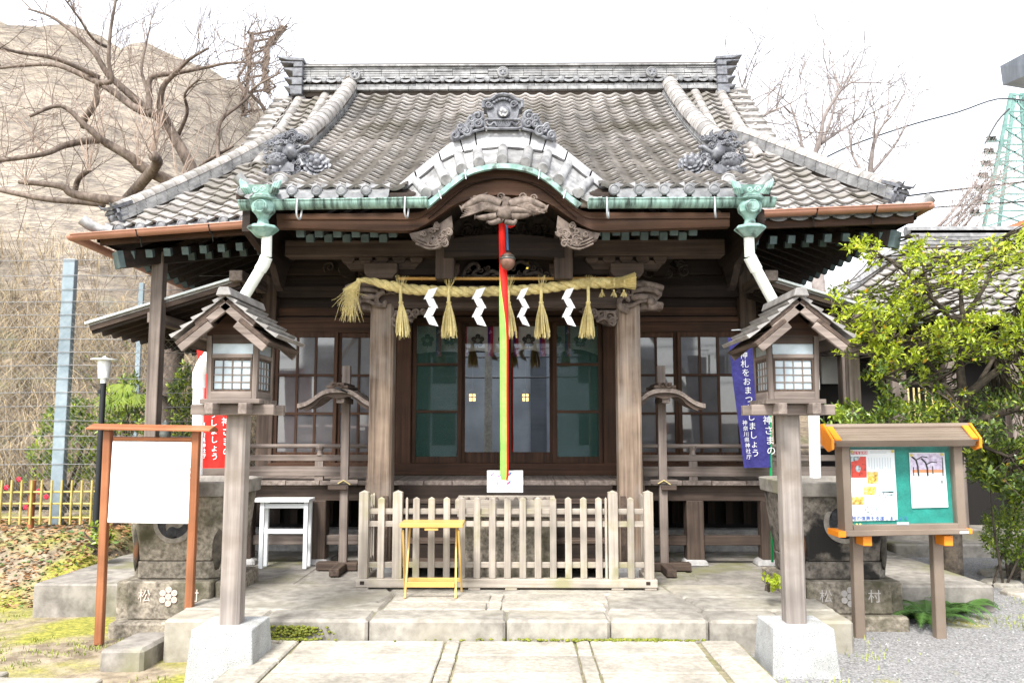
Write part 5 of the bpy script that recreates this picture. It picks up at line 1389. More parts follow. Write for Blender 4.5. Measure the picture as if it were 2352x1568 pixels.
# --- white display table under the left verandah
wt = thing('white_table', at(655,1280,9.12), 'narrow white painted display stand tucked under the verandah', 'stand')
Y = 9.02; a, b = at(583,1148,Y), at(716,1148,Y)
bxp('top', 'white_paint', a.x, b.x, Y-.12, Y+.14, a.z-.012, a.z+.02, wt)
xl_, xr_ = at(606,1200,Y).x, at(706,1200,Y).x
for x in (xl_, xr_):
    for yy in (Y-.06, Y+.10): bxp('leg', 'white_paint', x-.022, x+.022, yy-.02, yy+.02, .142, a.z-.013, wt)
for (yy, n) in ((1160,'apron'),(1218,'lower_rail')):
    z = at(650,yy,Y).z; bxp(n, 'white_paint', xl_+.023, xr_-.023, Y-.065, Y-.045, z-.025, z+.025, wt)

# ================================================================ lanterns
def lantern(cx, cy, lab, side):
    L = thing('wooden_lantern', (cx, cy, -.12), lab, 'lantern', 'timber lanterns flanking the path')
    o = lambda x, y, z: V(cx+x, cy+y, z)
    mb = MB(); A = [(-.238,-.235),(.238,-.235),(.238,.235),(-.238,.235)]; mb.add([o(x,y,-.13) for x,y in A]+[o(x*.88,y*.88,.235) for x,y in A], [(3,2,1,0),(4,5,6,7),(0,1,5,4),(1,2,6,5),(2,3,7,6),(3,0,4,7)])
    mb.build('granite_base', M['granite'], L, bevel=.006)
    w, c = .072, .017; oc = [(-w+c,-w),(w-c,-w),(w,-w+c),(w,w-c),(w-c,w),(-w+c,w),(-w,w-c),(-w,-w+c)]
    mb = MB(); mb.prism([o(x,y,.235) for x,y in oc], (0,0,1.54)); mb.build('post', M['pale2_z'], L)
    for (z, dx, dy, n) in ((1.755,.30,0,'x'),(1.758,0,.29,'y')):
        for s in (-1,1):
            q = s*.12
            if n == 'x': mb = MB(); mb.beam(o(-dx,q,z), o(dx,q,z), .062, .075); mb.build('bracket_beam', M['grey_x'], L, bevel=.004)
            else: mb = MB(); mb.beam(o(q,-dy,z+.002), o(q,dy,z+.002), .062, .079); mb.build('bracket_beam', M['grey_y'], L, bevel=.004)
    mb = MB(); mb.box(cx-.215,cx+.215,cy-.215,cy+.215,1.796,1.83); mb.build('floor_plate', M['grey_x'], L, bevel=.004)
    z0, z1 = 1.83, 2.235; h0, h1 = .182, .192
    for sx in (-1,1):
        for sy in (-1,1):
            mb = MB(); mb.beam(o(sx*(h0-.02),sy*(h0-.02),z0), o(sx*(h1-.02),sy*(h1-.02),z1+.06), .036, .036, up=(0,1,0)); mb.build('corner_post', M['grey_z'], L, bevel=.003)
    for k in range(4):
        R = Matrix.Rotation(k*math.pi/2, 3, 'Z'); F = lambda x, y, z: V(cx,cy,0)+R @ V(x,y,z)
        def pbox(x0,x1,y0,y1,za,zb): 
            m_ = MB(); m_.box(x0,x1,y0,y1,za,zb); m_.v = [tuple(F(*p)) for p in m_.v]; return m_
        s = h0-.036
        pbox(-s,s,-.186,-.15,z0,z0+.055).build('sill_rail', M['grey_x' if k%2==0 else 'grey_y'], L, bevel=.003)
        pbox(-s,s,-.190,-.15,2.125,2.155).build('head_rail', M['grey_x' if k%2==0 else 'grey_y'], L, bevel=.003)
        pbox(-s,s,-.192,-.15,z1-.005,z1+.06).build('top_rail', M['mid_x' if k%2==0 else 'mid_y'], L, bevel=.003)
        pbox(-s,s,-.176,-.172,2.155,z1-.005).build('upper_pane', M['frost'], L)
        fr = pbox(-s,-s+.014,-.182,-.158,z0+.055,2.125); 
        for bxs in ((s-.014,s,z0+.055,2.125),(-s+.014,s-.014,z0+.055,z0+.069),(-s+.014,s-.014,2.111,2.125)):
            q = pbox(bxs[0],bxs[1],-.182,-.158,bxs[2],bxs[3]); fr.add(q.v, q.f)
        sash = fr.build('lattice_sash', M['mid_z'], L)
        a, b, zl_, zh = -s+.014, s-.014, z0+.069, 2.111
        for i in range(1,4): x = lerp(a,b,i/4); pbox(x-.004,x+.004,-.178,-.165,zl_,zh).build('lattice_bar', M['grey_z'], sash)
        for i in range(1,4): z = lerp(zl_,zh,i/4); pbox(a,b,-.176,-.163,z-.004,z+.004).build('lattice_bar', M['grey_x'], sash)
        for i in range(4):
            for j in range(4):
                pbox(lerp(a,b,i/4)+.004,lerp(a,b,(i+1)/4)-.004,-.170,-.167,lerp(zl_,zh,j/4)+.004,lerp(zl_,zh,(j+1)/4)-.004).build('pane', M['frost'], sash)
    # gables and two-step board roof
    zr = 2.545; G = .235
    for sy in (-1, 1):
        mb = MB(); y = cy+sy*.17
        mb.prism([V(cx-.2,y,z1+.05),V(cx+.2,y,z1+.05),V(cx+.0,y,zr-.06)], (0,.02*sy,0)); mb.build('gable_panel', M['brown_x'], L)
    for s in (-1, 1):
        d = V(s*.36,0,-.295); n = V(.295*s,0,.36).normalized()
        for (t0, t1, off, y0, y1, th) in ((-.02,.62,.0,-.36,.34,.03),(.42,1.0,-.042,-.40,.38,.03)):
            p, q = V(cx,cy,zr)+d*t0+n*off, V(cx,cy,zr)+d*t1+n*off
            mb = MB(); mb.add([p+V(0,y0,0),q+V(0,y0,0),q+V(0,y1,0),p+V(0,y1,0),p-n*th+V(0,y0,0),q-n*th+V(0,y0,0),q-n*th+V(0,y1,0),p-n*th+V(0,y1,0)], [(0,1,2,3),(7,6,5,4),(0,4,5,1),(1,5,6,2),(2,6,7,3),(3,7,4,0)])
            mb.build('roof_board', M['mid_y'], L, bevel=.003)
            for sy, yv in ((-1,y0),(1,y1)):
                mb = MB(); mb.beam(p-n*(th+.028)+V(0,yv-sy*.015,0)*1, q-n*(th+.028)+V(0,yv-sy*.015,0), .03, .052, up=n); mb.build('bargeboard', M['grey_x'], L, bevel=.003)
        for k in range(5):                             # shingle courses edged with metal
            t0, t1 = -.03+k*.205, .19+k*.205; p, q = V(cx,cy,zr)+d*t0, V(cx,cy,zr)+d*min(t1,1.03)
            y0, y1 = -.375, .355
            mb = MB(); A = [p+n*.006, q+n*.034]; mb.add([A[0]+V(0,y0,0),A[1]+V(0,y0,0),A[1]+V(0,y1,0),A[0]+V(0,y1,0),A[0]-n*.006+V(0,y0,0),A[1]-n*.03+V(0,y0,0),A[1]-n*.03+V(0,y1,0),A[0]-n*.006+V(0,y1,0)], [(0,1,2,3),(7,6,5,4),(0,4,5,1),(1,5,6,2),(2,6,7,3),(3,7,4,0)])
            mb.build('shingle_course', M['shingle'], L)
        q = V(cx,cy,2.285)+V(s*.21,0,0); mb = MB(); mb.beam(q+V(0,-.26,0), q+V(0,.26,0), .05, .05); mb.build('eave_purlin', M['grey_y'], L, bevel=.004)
    mb = MB(); mb.prism([V(cx-.055,cy-.41,zr+.0),V(cx-.035,cy-.41,zr+.06),V(cx+.035,cy-.41,zr+.06),V(cx+.055,cy-.41,zr+.0)], (0,.80,0)); mb.build('ridge_cap', M['shingle'], L, bevel=.006)
    return L
M['pale2_z'] = wood('sun bleached post', (.17,.143,.125), (.33,.29,.26), 'z', scale=22, c3=(.16,.128,.10), c3s=2.5, c3t=.60, c3w=.1)
M['shingle'] = mat('weathered copper shingle', (.14,.128,.118), (.29,.275,.26), scale=8, rough=.4, bump=.1, spec=.5)
cL = at(537,1300,6.1); cR = at(1820,1300,6.17)
lantern(cL.x, 6.1, 'timber lantern left of the path, on a post beside the blank white board', -1)
lantern(cR.x, 6.17, 'timber lantern right of the path, on a post in front of the navy banner', 1)

# ================================================================ left white board
wb = thing('white_board', (at(340,1470,7.1).x, 7.1, -.15), 'blank white board in a red brown timber frame left of the path', 'notice board')
Y = 7.05
def px2(x, y, d=0): return at(x, y, Y-d)
for (xt, xb_, yb) in ((249,228,1470),(452,434,1420)):
    p, q = px2(xt,988), px2(xb_,yb); q = V(q.x, Y, -.16); MB().beam(p, q, .062, .062, up=(0,1,0)).build('post', M['varnish_z'], wb, bevel=.005)
a, b = px2(211,983), px2(492,988); mb = MB(); mb.prism([V(a.x,Y-.10,a.z-.012),V(a.x,Y-.10,a.z+.005),V(a.x,Y+.02,a.z+.04),V(a.x,Y+.10,a.z+.01),V(a.x,Y+.10,a.z-.012)], b-a); mb.build('cap_rail', M['varnish_x'], wb, bevel=.003)
a, b = px2(262,1007), px2(446,1009); mb = MB(); mb.tube([a,b], .018, 8); mb.build('top_rail', M['varnish_x'], wb, smooth=40)
c4 = [px2(259,1013,.02), px2(446,1015,.02), px2(437,1202,.02), px2(247,1199,.02)]
mb = MB(); mb.add([*c4, *[p+V(0,.025,0) for p in c4]], [(0,3,2,1),(4,5,6,7),(0,1,5,4),(1,2,6,5),(2,3,7,6),(3,0,4,7)])
brd = mb.build('panel', M['board_white'], wb)
for i, ch in enumerate('山神社略'):
    p = px2(435.5-i*.8, 1060+i*12.5, .024); text(ch, .034, M['inkpale'], brd, p)  # ink colour kept pale to imitate overexposure washing out the lettering
# ================================================================ right notice board
nb = thing('notice_board', (at(2085,1450,7.1).x, 7.12, -.10), 'brown metal notice case with a green pin board and orange end caps', 'notice board')
Yn = 7.0
def n2(x, y, d=0): return at(x, y, Yn-d)
for (xt, xb_, yb) in ((1980,1986,1455),(2166,2174,1446)):
    p, q = n2(xt,1240), n2(xb_,yb); MB().beam(p+V(0,.12,.1), V(q.x,Yn+.12,-.12), .082, .082, up=(0,1,0)).build('leg', M['alu_brown'], nb, bevel=.006)
    MB().beam(n2(xt+12,1241,.06)+V(0,-.01,0), n2(xt+12,1241,.06)+V(0,.16,0), .072, .085).build('leg_cap', M['orange'], nb, bevel=.005)
def quadbox(name, m, pts, d, par=nb, bev=.004):
    pts = [Vector(p) for p in pts]; mb = MB(); mb.add([*pts, *[p+V(0,d,0) for p in pts]], [(0,3,2,1),(4,5,6,7),(0,1,5,4),(1,2,6,5),(2,3,7,6),(3,0,4,7)]); return mb.build(name, M[m] if isinstance(m, str) else m, par, bevel=bev)
quadbox('pin_panel', 'pinboard', [n2(1950,1024), n2(2196,1020), n2(2206,1206), n2(1958,1208)], .03)
quadbox('frame_side', 'alu_brown', [n2(1933,1022,.08), n2(1951,1022,.08), n2(1960,1218,.08), n2(1942,1220,.08)], .16)
quadbox('frame_side', 'alu_brown', [n2(2190,1018,.08), n2(2209,1018,.08), n2(2221,1214,.08), n2(2202,1214,.08)], .16)
quadbox('frame_bottom', 'alu_brown', [n2(1960,1206,.08), n2(2202,1202,.08), n2(2203,1216,.08), n2(1961,1219,.08)], .16)
quadbox('ledge', 'alu_brown', [n2(1943,1219,.12), n2(2226,1214,.12), n2(2226,1226,.12), n2(1944,1232,.12)], .24)
for xs_ in ((1926,1944,1220,1234),(2226,2234,1214,1226)): quadbox('ledge_cap', 'orange', [n2(xs_[0],xs_[2],.125), n2(xs_[1],xs_[2],.125), n2(xs_[1],xs_[3],.125), n2(xs_[0],xs_[3],.125)], .25)
quadbox('name_plate', 'white_paint', [n2(2205,1220,.124), n2(2225,1219.5,.124), n2(2225,1224,.124), n2(2205,1225,.124)], .003, bev=0)
quadbox('lock_plate', 'galv', [n2(2060,1198,.084), n2(2088,1198,.084), n2(2088,1205,.084), n2(2060,1205,.084)], .003, bev=0)
MB().add([n2(1951,1024,.05), n2(2191,1020,.05), n2(2202,1206,.05), n2(1959,1209,.05)], [(0,1,2,3)]).build('case_glass', M['glass_thin'], nb)
# ribbed pent roof
r0, r1, r2, r3 = n2(1901,985,.02), n2(2231,981,.02), n2(2248,1008,.24), n2(1917,1012,.24)
r0, r1 = n2(1901,982)+V(0,.06,0), n2(2231,979)+V(0,.06,0)
for k in range(5):
    t0, t1 = k/5, (k+1)/5-.05; A, B, C_, D_ = r0.lerp(r3,t0), r1.lerp(r2,t0), r1.lerp(r2,t1), r0.lerp(r3,t1)
    mb = MB(); mb.add([A,B,C_,D_]+[p-V(0,0,.02) for p in (A,B,C_,D_)], [(0,1,2,3),(7,6,5,4),(0,4,5,1),(1,5,6,2),(2,6,7,3),(3,7,4,0)]); mb.build('roof_rib', M['alu_roof'] if 'alu_roof' in M else M['alu_brown'], nb)
mb = MB(); mb.tube([r0+V(0,.0,.005), r1+V(0,0,.005)], .028, 10); mb.build('roof_roll', M['alu_brown'], nb, smooth=40)
quadbox('fascia', 'alu_brown', [n2(1917,1011,.235), n2(2244,1008,.235), n2(2240,1024,.20), n2(1922,1026,.20)], .10)
for a, b in ((r0, r3), (r1, r2)):
    sx = -1 if a is r0 else 1; mb = MB(); mb.prism([a+V(sx*.004,.05,.03), a+V(sx*.004,-.02,.03), b+V(sx*.004,-.005,.01), b+V(sx*.004,0,-.07), b+V(sx*.004,.10,-.09), a+V(sx*.004,.05,-.14)], (sx*.022,0,0)); mb.build('roof_end_cap', M['orange'], nb, bevel=.004)
    mb = MB(); mb.beam(a.lerp(b,.1)-V(sx*.03,0,-.016), b-V(sx*.03,0,-.006), .05, .012); mb.build('roof_trim', M['orange'], nb)
# posters pinned in the case
def poster(name, c4_, label):
    o = thing(name, (c4_[2]+c4_[3])*.5, label, 'poster', 'posters in the notice case')
    mb = MB(); mb.add([*c4_, *[p+V(0,.002,0) for p in c4_]], [(0,3,2,1),(4,5,6,7),(0,1,5,4),(1,2,6,5),(2,3,7,6),(3,0,4,7)]); mb.build('sheet', M['paper'], o); return o
pA = poster('poster', [n2(1953,1032,.012), n2(2054,1032,.012), n2(2062,1194,.012), n2(1958,1196,.012)], 'tall white poster with a red heading and seven small photographs, left in the case')
pB = poster('poster', [n2(2088,1039,.012), n2(2169,1039,.012), n2(2178,1164,.012), n2(2095,1166,.012)], 'shorter white poster with one cherry blossom photograph, right in the case')
def pq(par, name, c, x0, y0, x1, y1, d=.016, m2=None):
    sk = (x0-2000)*.0+0
    pts = [n2(x0,y0,d), n2(x1,y0,d), n2(x1+(y1-y0)*.04,y1,d), n2(x0+(y1-y0)*.03,y1,d)]
    o = MB().add(pts, [(0,3,2,1)]).build(name, c, par); return o
def photo_mat(name, cols, scale): 
    m = bpy.data.materials.new(name); m.use_nodes = True; N, L = m.node_tree.nodes, m.node_tree.links; b = N['Principled BSDF']; b.inputs['Roughness'].default_value = .4
    tc = N.new('ShaderNodeTexCoord'); n = N.new('ShaderNodeTexNoise'); n.inputs['Scale'].default_value = scale; n.inputs['Detail'].default_value = 3
    L.new(tc.outputs['Object'], n.inputs['Vector']); r = N.new('ShaderNodeValToRGB'); L.new(n.outputs['Fac'], r.inputs['Fac']); e = r.color_ramp.elements
    for i, c in enumerate(cols):
        p = .33+.36*i/(len(cols)-1)
        if i < 2: e[i].position = p; e[i].color = (*c,1)
        else: q = e.new(p); q.color = (*c,1)
    L.new(r.outputs['Color'], b.inputs['Base Color']); return m
red_ph = photo_mat('red print photo', [(.25,.02,.01),(.75,.04,.01),(.62,.05,.02)], 30); yel = photo_mat('yellow print photo', [(.25,.16,.03),(.75,.45,.05),(.65,.60,.45)], 40)
gry = photo_mat('grey print photo', [(.10,.12,.12),(.45,.5,.5),(.65,.75,.78)], 45); skyp = photo_mat('sky print photo', [(.35,.65,.72),(.45,.72,.78)], 10); lil = photo_mat('blossom print photo', [(.45,.33,.45),(.66,.55,.68),(.78,.70,.78)], 35)
pq(pA,'heading_band',M['redink'],1955,1036,1993,1043)
text('神社写真時報', .026, M['white_ink'], pA, n2(1974,1036.5,.018)+V(0,0,-.001))
ph = pq(pA,'photo',red_ph,1954,1048,1989,1096); 
mb = MB(); mb.add([n2(1954,1048,.018), n2(1976,1048,.018), n2(1971,1056,.018), n2(1955,1060,.018)], [(0,3,2,1)]); mb.build('photo_sky', gry, ph)
mb = MB(); mb.blob(n2(1971,1076,.018), .022,.001,.028, 8,6); mb.build('photo_figure', gry, ph)
for a in ((1992,1083,2017,1110,yel),(1984,1117,2013,1136,yel),(1957,1140,1984,1158,yel),(2021,1096,2054,1110,photo_mat('pale print photo',[(.4,.38,.38),(.8,.82,.85)],40))): pq(pA,'photo',a[4],a[0],a[1],a[2],a[3])
p_ = pq(pA,'photo',skyp,2019,1120,2053,1131); pq(pA,'photo',gry,2018,1128,2053,1143)
p_ = pq(pA,'photo',gry,1985,1162,2014,1182); mb = MB(); mb.add([n2(1989,1166,.018), n2(2006,1166,.018), n2(2007,1173,.018), n2(1990,1173,.018)], [(0,3,2,1)]); mb.build('photo_gate', M['white_ink'], p_)
text('被災地の復興を支援しましょう', .0385, M['blueink'], pA, n2(2010,1184.5,.016))
for i in range(9): pq(pA,'text_line',M['inkpale'],1995+i*6.2,1050,1996.1+i*6.2,1077 if i%3 else 1072)
for i in range(2): pq(pA,'text_line',M['inkpale'],1998,1036+i*3,2036,1037+i*3)
for par, pts in ((pA,((1956,1037),(2050,1036))),(pB,((2093,1045),(2163,1043)))):
    for x, y in pts: mb = MB(); mb.lathe(n2(x,y,.02), [(.012,0),(.012,.006),(.004,.014)], 8, M=Matrix.Rotation(rad(90),3,'X')); mb.build('push_pin', plain('yellow pin', (.80,.62,.15), .3) if 'yellow pin' not in bpy.data.materials else bpy.data.materials['yellow pin'], par)
ph = pq(pB,'photo',lil,2091,1041,2167,1092); pq(pB,'photo',plain('orange print', (.75,.30,.12), .5),2096,1078,2167,1085,.0165); pq(pB,'photo',plain('pale print', (.70,.68,.66), .5),2096,1085,2167,1092,.0165)
for pts in ([(2094,1048),(2104,1056),(2108,1070),(2110,1092)],[(2116,1052),(2126,1062),(2130,1075),(2131,1092)],[(2164,1050),(2165,1070),(2166,1092)],[(2098,1072),(2099,1092)],[(2142,1070),(2143,1088)],[(2104,1056),(2118,1048),(2130,1050)],[(2128,1066),(2140,1060),(2152,1062)]):
    mb = MB(); mb.tube([n2(x,y,.0175) for x,y in pts], [.007 if len(pts) > 3 else .004]*len(pts), 4); mb.build('photo_tree', M['ink'], ph)
text('花', .028, M['ink'], pB, n2(2163,1103,.016)); 
for x, lb in ((1957,'leftmost of the three loose yellow push pins on the notice case sill'),(1968,'middle one of the three loose yellow push pins on the notice case sill'),(1976,'rightmost of the three loose yellow push pins on the notice case sill')):
    mb = MB(); mb.blob(n2(x,1204,.02), .010,.010,.010, 7,5); r = one(mb, 'spare_pin', bpy.data.materials['yellow pin'], lb, 'push pin', 'spare pins in the notice case', smooth=True)

# ================================================================ stone rain tubs
def tub(cx, cy, lab, gz, sx):
    T = thing('stone_tub', (cx, cy, gz), lab, 'water tub', 'stone rain tubs under the downpipes')
    def oct_(h, c): return [(-h+c,-h),(h-c,-h),(h,-h+c),(h,h-c),(h-c,h),(-h+c,h),(-h,h-c),(-h,-h+c)]
    def frust(name, prof, m='oldstone', bev=.008):
        mb = MB(); n = 8
        for h, c, z in prof: mb.v.extend([(cx+x, cy+y, z) for x, y in oct_(h, c)])
        for i in range(len(prof)-1):
            for k in range(n): mb.f.append((i*n+k, i*n+(k+1)%n, (i+1)*n+(k+1)%n, (i+1)*n+k)); mb.m.append(0)
        mb.f.append(tuple(range(n))[::-1]); mb.m.append(0); mb.f.append(tuple((len(prof)-1)*n+k for k in range(n))); mb.m.append(0)
        return mb.build(name, M[m if sx < 0 or m != 'oldstone' else 'stained_stone'], T, bevel=bev)
    zb = .30
    frust('tub_foot', [(.395,.09,zb),(.405,.09,zb+.15)]); frust('tub_body', [(.395,.09,zb+.155),(.44,.13,.70),(.475,.15,1.02)]); 
    frust('tub_rim', [(.50,.13,1.021),(.51,.13,1.15),(.42,.10,1.15),(.40,.10,1.05)], 'concrete')
    for s1 in (-1,1):
        mb = MB(); mb.blob((cx+s1*.365, cy-.365, .62), .052,.020,.25, 12, 8, .2, M=Matrix.Rotation(rad(45*s1),3,'Z')); mb.build('corner_recess', M['moss_dark'], T, smooth=True)
    mb = MB(); mb.lathe((cx,cy-.445,.80), [(.185,-.05),(.185,.012),(.178,.016),(.01,.016)], 28, M=Matrix.Rotation(rad(90),3,'X')); tomoe(mb, (cx,cy-.464,.80), .178, depth=.012, mi=1)
    mb.build('crest', [M['crest_ground'], M['dark_disc']], T, smooth=40)
    # pedestal: carved front block, flanking blocks, step
    mb = MB(); stone_block(mb, cx-.36, cx+.36, cy-.50, cy+.4, gz+.14, .295, .006); mb.build('pedestal_block', M['oldstone'], T, bevel=.012)
    for s1 in (-1,1):
        mb = MB(); a, b = sorted((cx+s1*.368, cx+s1*.50)); stone_block(mb, a, b, cy-.42, cy+.42, gz+.02, .28, .006); mb.build('pedestal_block', M['oldstone'], T, bevel=.015)
    mb = MB(); stone_block(mb, cx-.46, cx+.46, cy-.60, cy+.45, gz-.1, gz+.138, .015); mb.build('pedestal_step', M['oldstone'], T, bevel=.02)
    yf = cy-.507
    mk = M['carved_pink'] if sx < 0 else M['carved_grey']
    for ch, dx in (('松', -.21), ('村', .21)): text(ch, .115, mk, T, (cx+dx, yf, .225), name='carved_letter')
    mb = MB()
    for k in range(7):
        a = math.pi/3*k + math.pi/2; r = 0 if k == 6 else .058
        c_ = V(cx+math.cos(a)*r, yf, .17+math.sin(a)*r); mb.lathe(c_, [(.027,-.002),(.027,.004),(.021,.004),(.020,.002),(.006,.002),(.005,.005),(.0,.005)], 12, M=Matrix.Rotation(rad(90),3,'X'))
        for q in range(5): mb.beam(c_+V(0,-.004,0), c_+V(math.cos(q*1.257)*.02,-.004,math.sin(q*1.257)*.02), .004, .003, up=(0,1,0))
    mb.build('carved_crest', mk, T, smooth=40)
    return T
M['stained_stone'] = mat('black stained stone', (.07,.06,.05), (.24,.21,.175), scale=20, rough=.85, bump=.4, c3=(.022,.02,.018), c3s=2.6, c3t=.52, c3w=.04, detail=9)
M['moss_dark'] = mat('wet black lichen', (.03,.027,.022), (.10,.085,.065), scale=12, rough=.9, bump=.3, c3=(.16,.06,.02), c3s=5, c3t=.66)
M['crest_ground'] = mat('rubbed crest stone', (.20,.18,.155), (.33,.30,.26), scale=24, rough=.85)
M['dark_disc'] = mat('dark carved disc', (.022,.022,.025), (.05,.05,.054), scale=20, rough=.8, bump=.2)
M['carved_pink'] = plain('pinkish carved lettering', (.60,.47,.40), .9); M['carved_grey'] = plain('grey carved lettering', (.42,.39,.36), .9)
tub(-2.90, 7.86, 'carved stone rain tub behind the white board, left of the steps', -.17, -1)
tub(3.02, 7.90, 'dark stained stone rain tub behind the green notice board', -.12, 1)

# ================================================================ banners
def banner(name, mname, c4_, cols_, lab, tm, pole, polem, arm):
    B = thing(name, c4_[3], lab, 'banner')
    tl, tr, br, bl = c4_; rows_ = []
    for j in range(13):
        t = j/12; a, b = tl.lerp(bl, t), tr.lerp(br, t); rows_.append([a.lerp(b, i/10)+V(0, .012*math.sin(i*.9+t*5), 0) for i in range(11)])
    mb = MB(); mb.grid(rows_); cl = mb.build('cloth', M[mname], B, smooth=True)
    W_ = (tr-tl).length; H = (tl-bl).length; ux = (tr-tl)/W_; dz = (bl-tl)/H
    for (s, u, v0, size) in cols_:
        for i, ch in enumerate(s):
            p = tl+ux*(u*W_)+dz*(v0*H+i*size*1.08)+V(0,-.022,0); text(ch, size, tm, cl, p)
    mb = MB(); mb.tube(pole, .014, 8); mb.build('pole', M[polem], B, smooth=True)
    mb = MB(); mb.tube(arm, .006, 6); mb.build('arm', M['white_paint'], B)
Yb = 8.95
banner('blue_banner', 'navy', [at(1672,775,Yb), at(1762,775,Yb), at(1771,1073,Yb), at(1708,1074,Yb)],
       [('神札をおまつりしましょう', .34, .11, .0885), ('氏神さまの', .74, .53, .100), ('神奈川県神社庁', .16, .64, .056)], 'navy blue cloth banner with white writing behind the right lantern', M['white_ink'],
       [at(1774,1290,Yb+.03), at(1766,770,Yb+.03)], 'green_pole' if 'green_pole' in M else 'copper_green', [at(1680,758,Yb), at(1770,755,Yb)])
Yb2 = 8.6
banner('red_banner', 'red', [at(452,800,Yb2), at(528,800,Yb2), at(520,1074,Yb2), at(460,1075,Yb2)],
       [('神札をおまつりしましょう', .47, .11, .080), ('氏神さまの', .84, .50, .094), ('神奈川県神社庁', .14, .62, .050)], 'red cloth banner with white writing behind the left lantern', M['white_ink'],
       [at(530,1180,Yb2+.03), at(533,790,Yb2+.03)], 'white_paint', [at(450,797,Yb2), at(532,797,Yb2)])
# ================================================================ side shelters
random.seed(31)
def shelter(sx, lab):
    Yf, Yb_ = 9.30, 12.6
    if sx < 0: r, e = at(548,640,Yf), at(203,745,Yf)
    else: r, e = at(1766,640,Yf), at(2111,745,Yf)
    T = thing('side_shelter', (e.x*.6+r.x*.4, Yf, .14), lab, 'shelter', 'lean-to shelters beside the hall')
    d = (e-r).normalized(); n = V(-d.z*(1 if d.x > 0 else -1), 0, abs(d.x)); L = (e-r).length
    mb = MB(); mb.add([r,e,e+V(0,Yb_-Yf,0),r+V(0,Yb_-Yf,0)]+[p-n*.02 for p in (r,e,e+V(0,Yb_-Yf,0),r+V(0,Yb_-Yf,0))], [(0,1,2,3),(7,6,5,4),(0,4,5,1),(1,5,6,2),(2,6,7,3),(3,7,4,0)]); mb.build('roof_sheet', M['shingle'], T)
    mb = MB(); mb.beam(r-n*.05+V(0,.03,0), e-n*.05+V(0,.03,0), .05, .05, up=n); mb.build('verge_board', M['mid_x'], T)
    mb = MB(); mb.beam(r+n*.018-d*.02+V(0,-.01,0), e+n*.018+d*.02+V(0,-.01,0), .06, .025, up=n); mb.build('verge_flashing', M['galv2'], T)
    k = 0
    y = Yf+.06
    while y < Yb_:
        mb = MB(); mb.beam(r-n*.07+V(0,y-Yf,0), e-n*.07-d*.0+V(0,y-Yf,0), .05, .07, up=n); mb.build('rafter', M['dark_x'], T); y += .24
    c = r+V(0,0,.0); mb = MB(); mb.beam(c+V(0,-.10,.02), c+V(0,3.2,.02), .15, .12); mb.build('ridge_beam', M['pale2_z'] if False else M['grey_y'], T, bevel=.006)
    px_ = at(358,730,Yf).x if sx < 0 else at(1958,730,Yf).x
    t = (px_-r.x)/(e.x-r.x); zz = lerp(r.z, e.z, t)
    mb = MB(); mb.beam(V(px_,Yf-.10,zz-.17), V(px_,Yb_-.1,zz-.17), .11, .12); mb.build('side_beam', M['grey_y'], T, bevel=.006)
    for yy in (Yf+.06, Yb_-.5): mb = MB(); mb.box(px_-.062, px_+.062, yy-.06, yy+.065, .14, zz-.232); mb.build('post', M['grey_z'], T, bevel=.006)
M['galv2'] = mat('pale flashing', (.55,.60,.60), (.68,.72,.72), scale=6, rough=.4, bump=0)
shelter(-1, 'open lean-to shelter roof on a timber post left of the hall, behind the white board')
shelter(1, 'open lean-to shelter roof right of the hall, behind the right lantern')

# ================================================================ hillside
def hill_crest(x):
    pts = [(-60,15.0,26),(-30,13.6,23),(-14.4,13.0,22),(-11,13.2,24),(-9,13.0,26),(-8.0,11.5,27),(-6,8.5,28),(-2,6,29),(6,2.6,30),(30,2.5,30)]
    for a, b in zip(pts, pts[1:]):
        if x <= b[0]: t = max(0,(x-a[0])/(b[0]-a[0])); return lerp(a[1],b[1],t), lerp(a[2],b[2],t)
    return pts[-1][1], pts[-1][2]
def hill_pt(x, v):
    z1, y1 = hill_crest(x); y0 = 12.6 + .25*max(0, x+4)
    y = lerp(y0, y1, v); z = lerp(.45, z1, min(1,v)**.92)
    nn = noise.noise(Vector((x*.35, v*6, 1)))*.35 + noise.noise(Vector((x*1.3, v*20, 5)))*.12
    nb_ = noise.noise(Vector((x*.8, v*3, 7)))*.45*v + noise.noise(Vector((x*2.9, v*9, 3)))*.2*v
    return Vector((x, y-nn*.8-nb_, z+nn*.5*min(1,v*4)+nb_*.8))
hx = axis_steps(-60, -22, 4, 24, .35)
mb = MB(); rows_ = [[hill_pt(x, v/30) for x in hx] for v in range(31)]; mb.grid(rows_)
top = rows_[-1]; mb.grid([top, [p+V(0,30,-2) for p in top]])
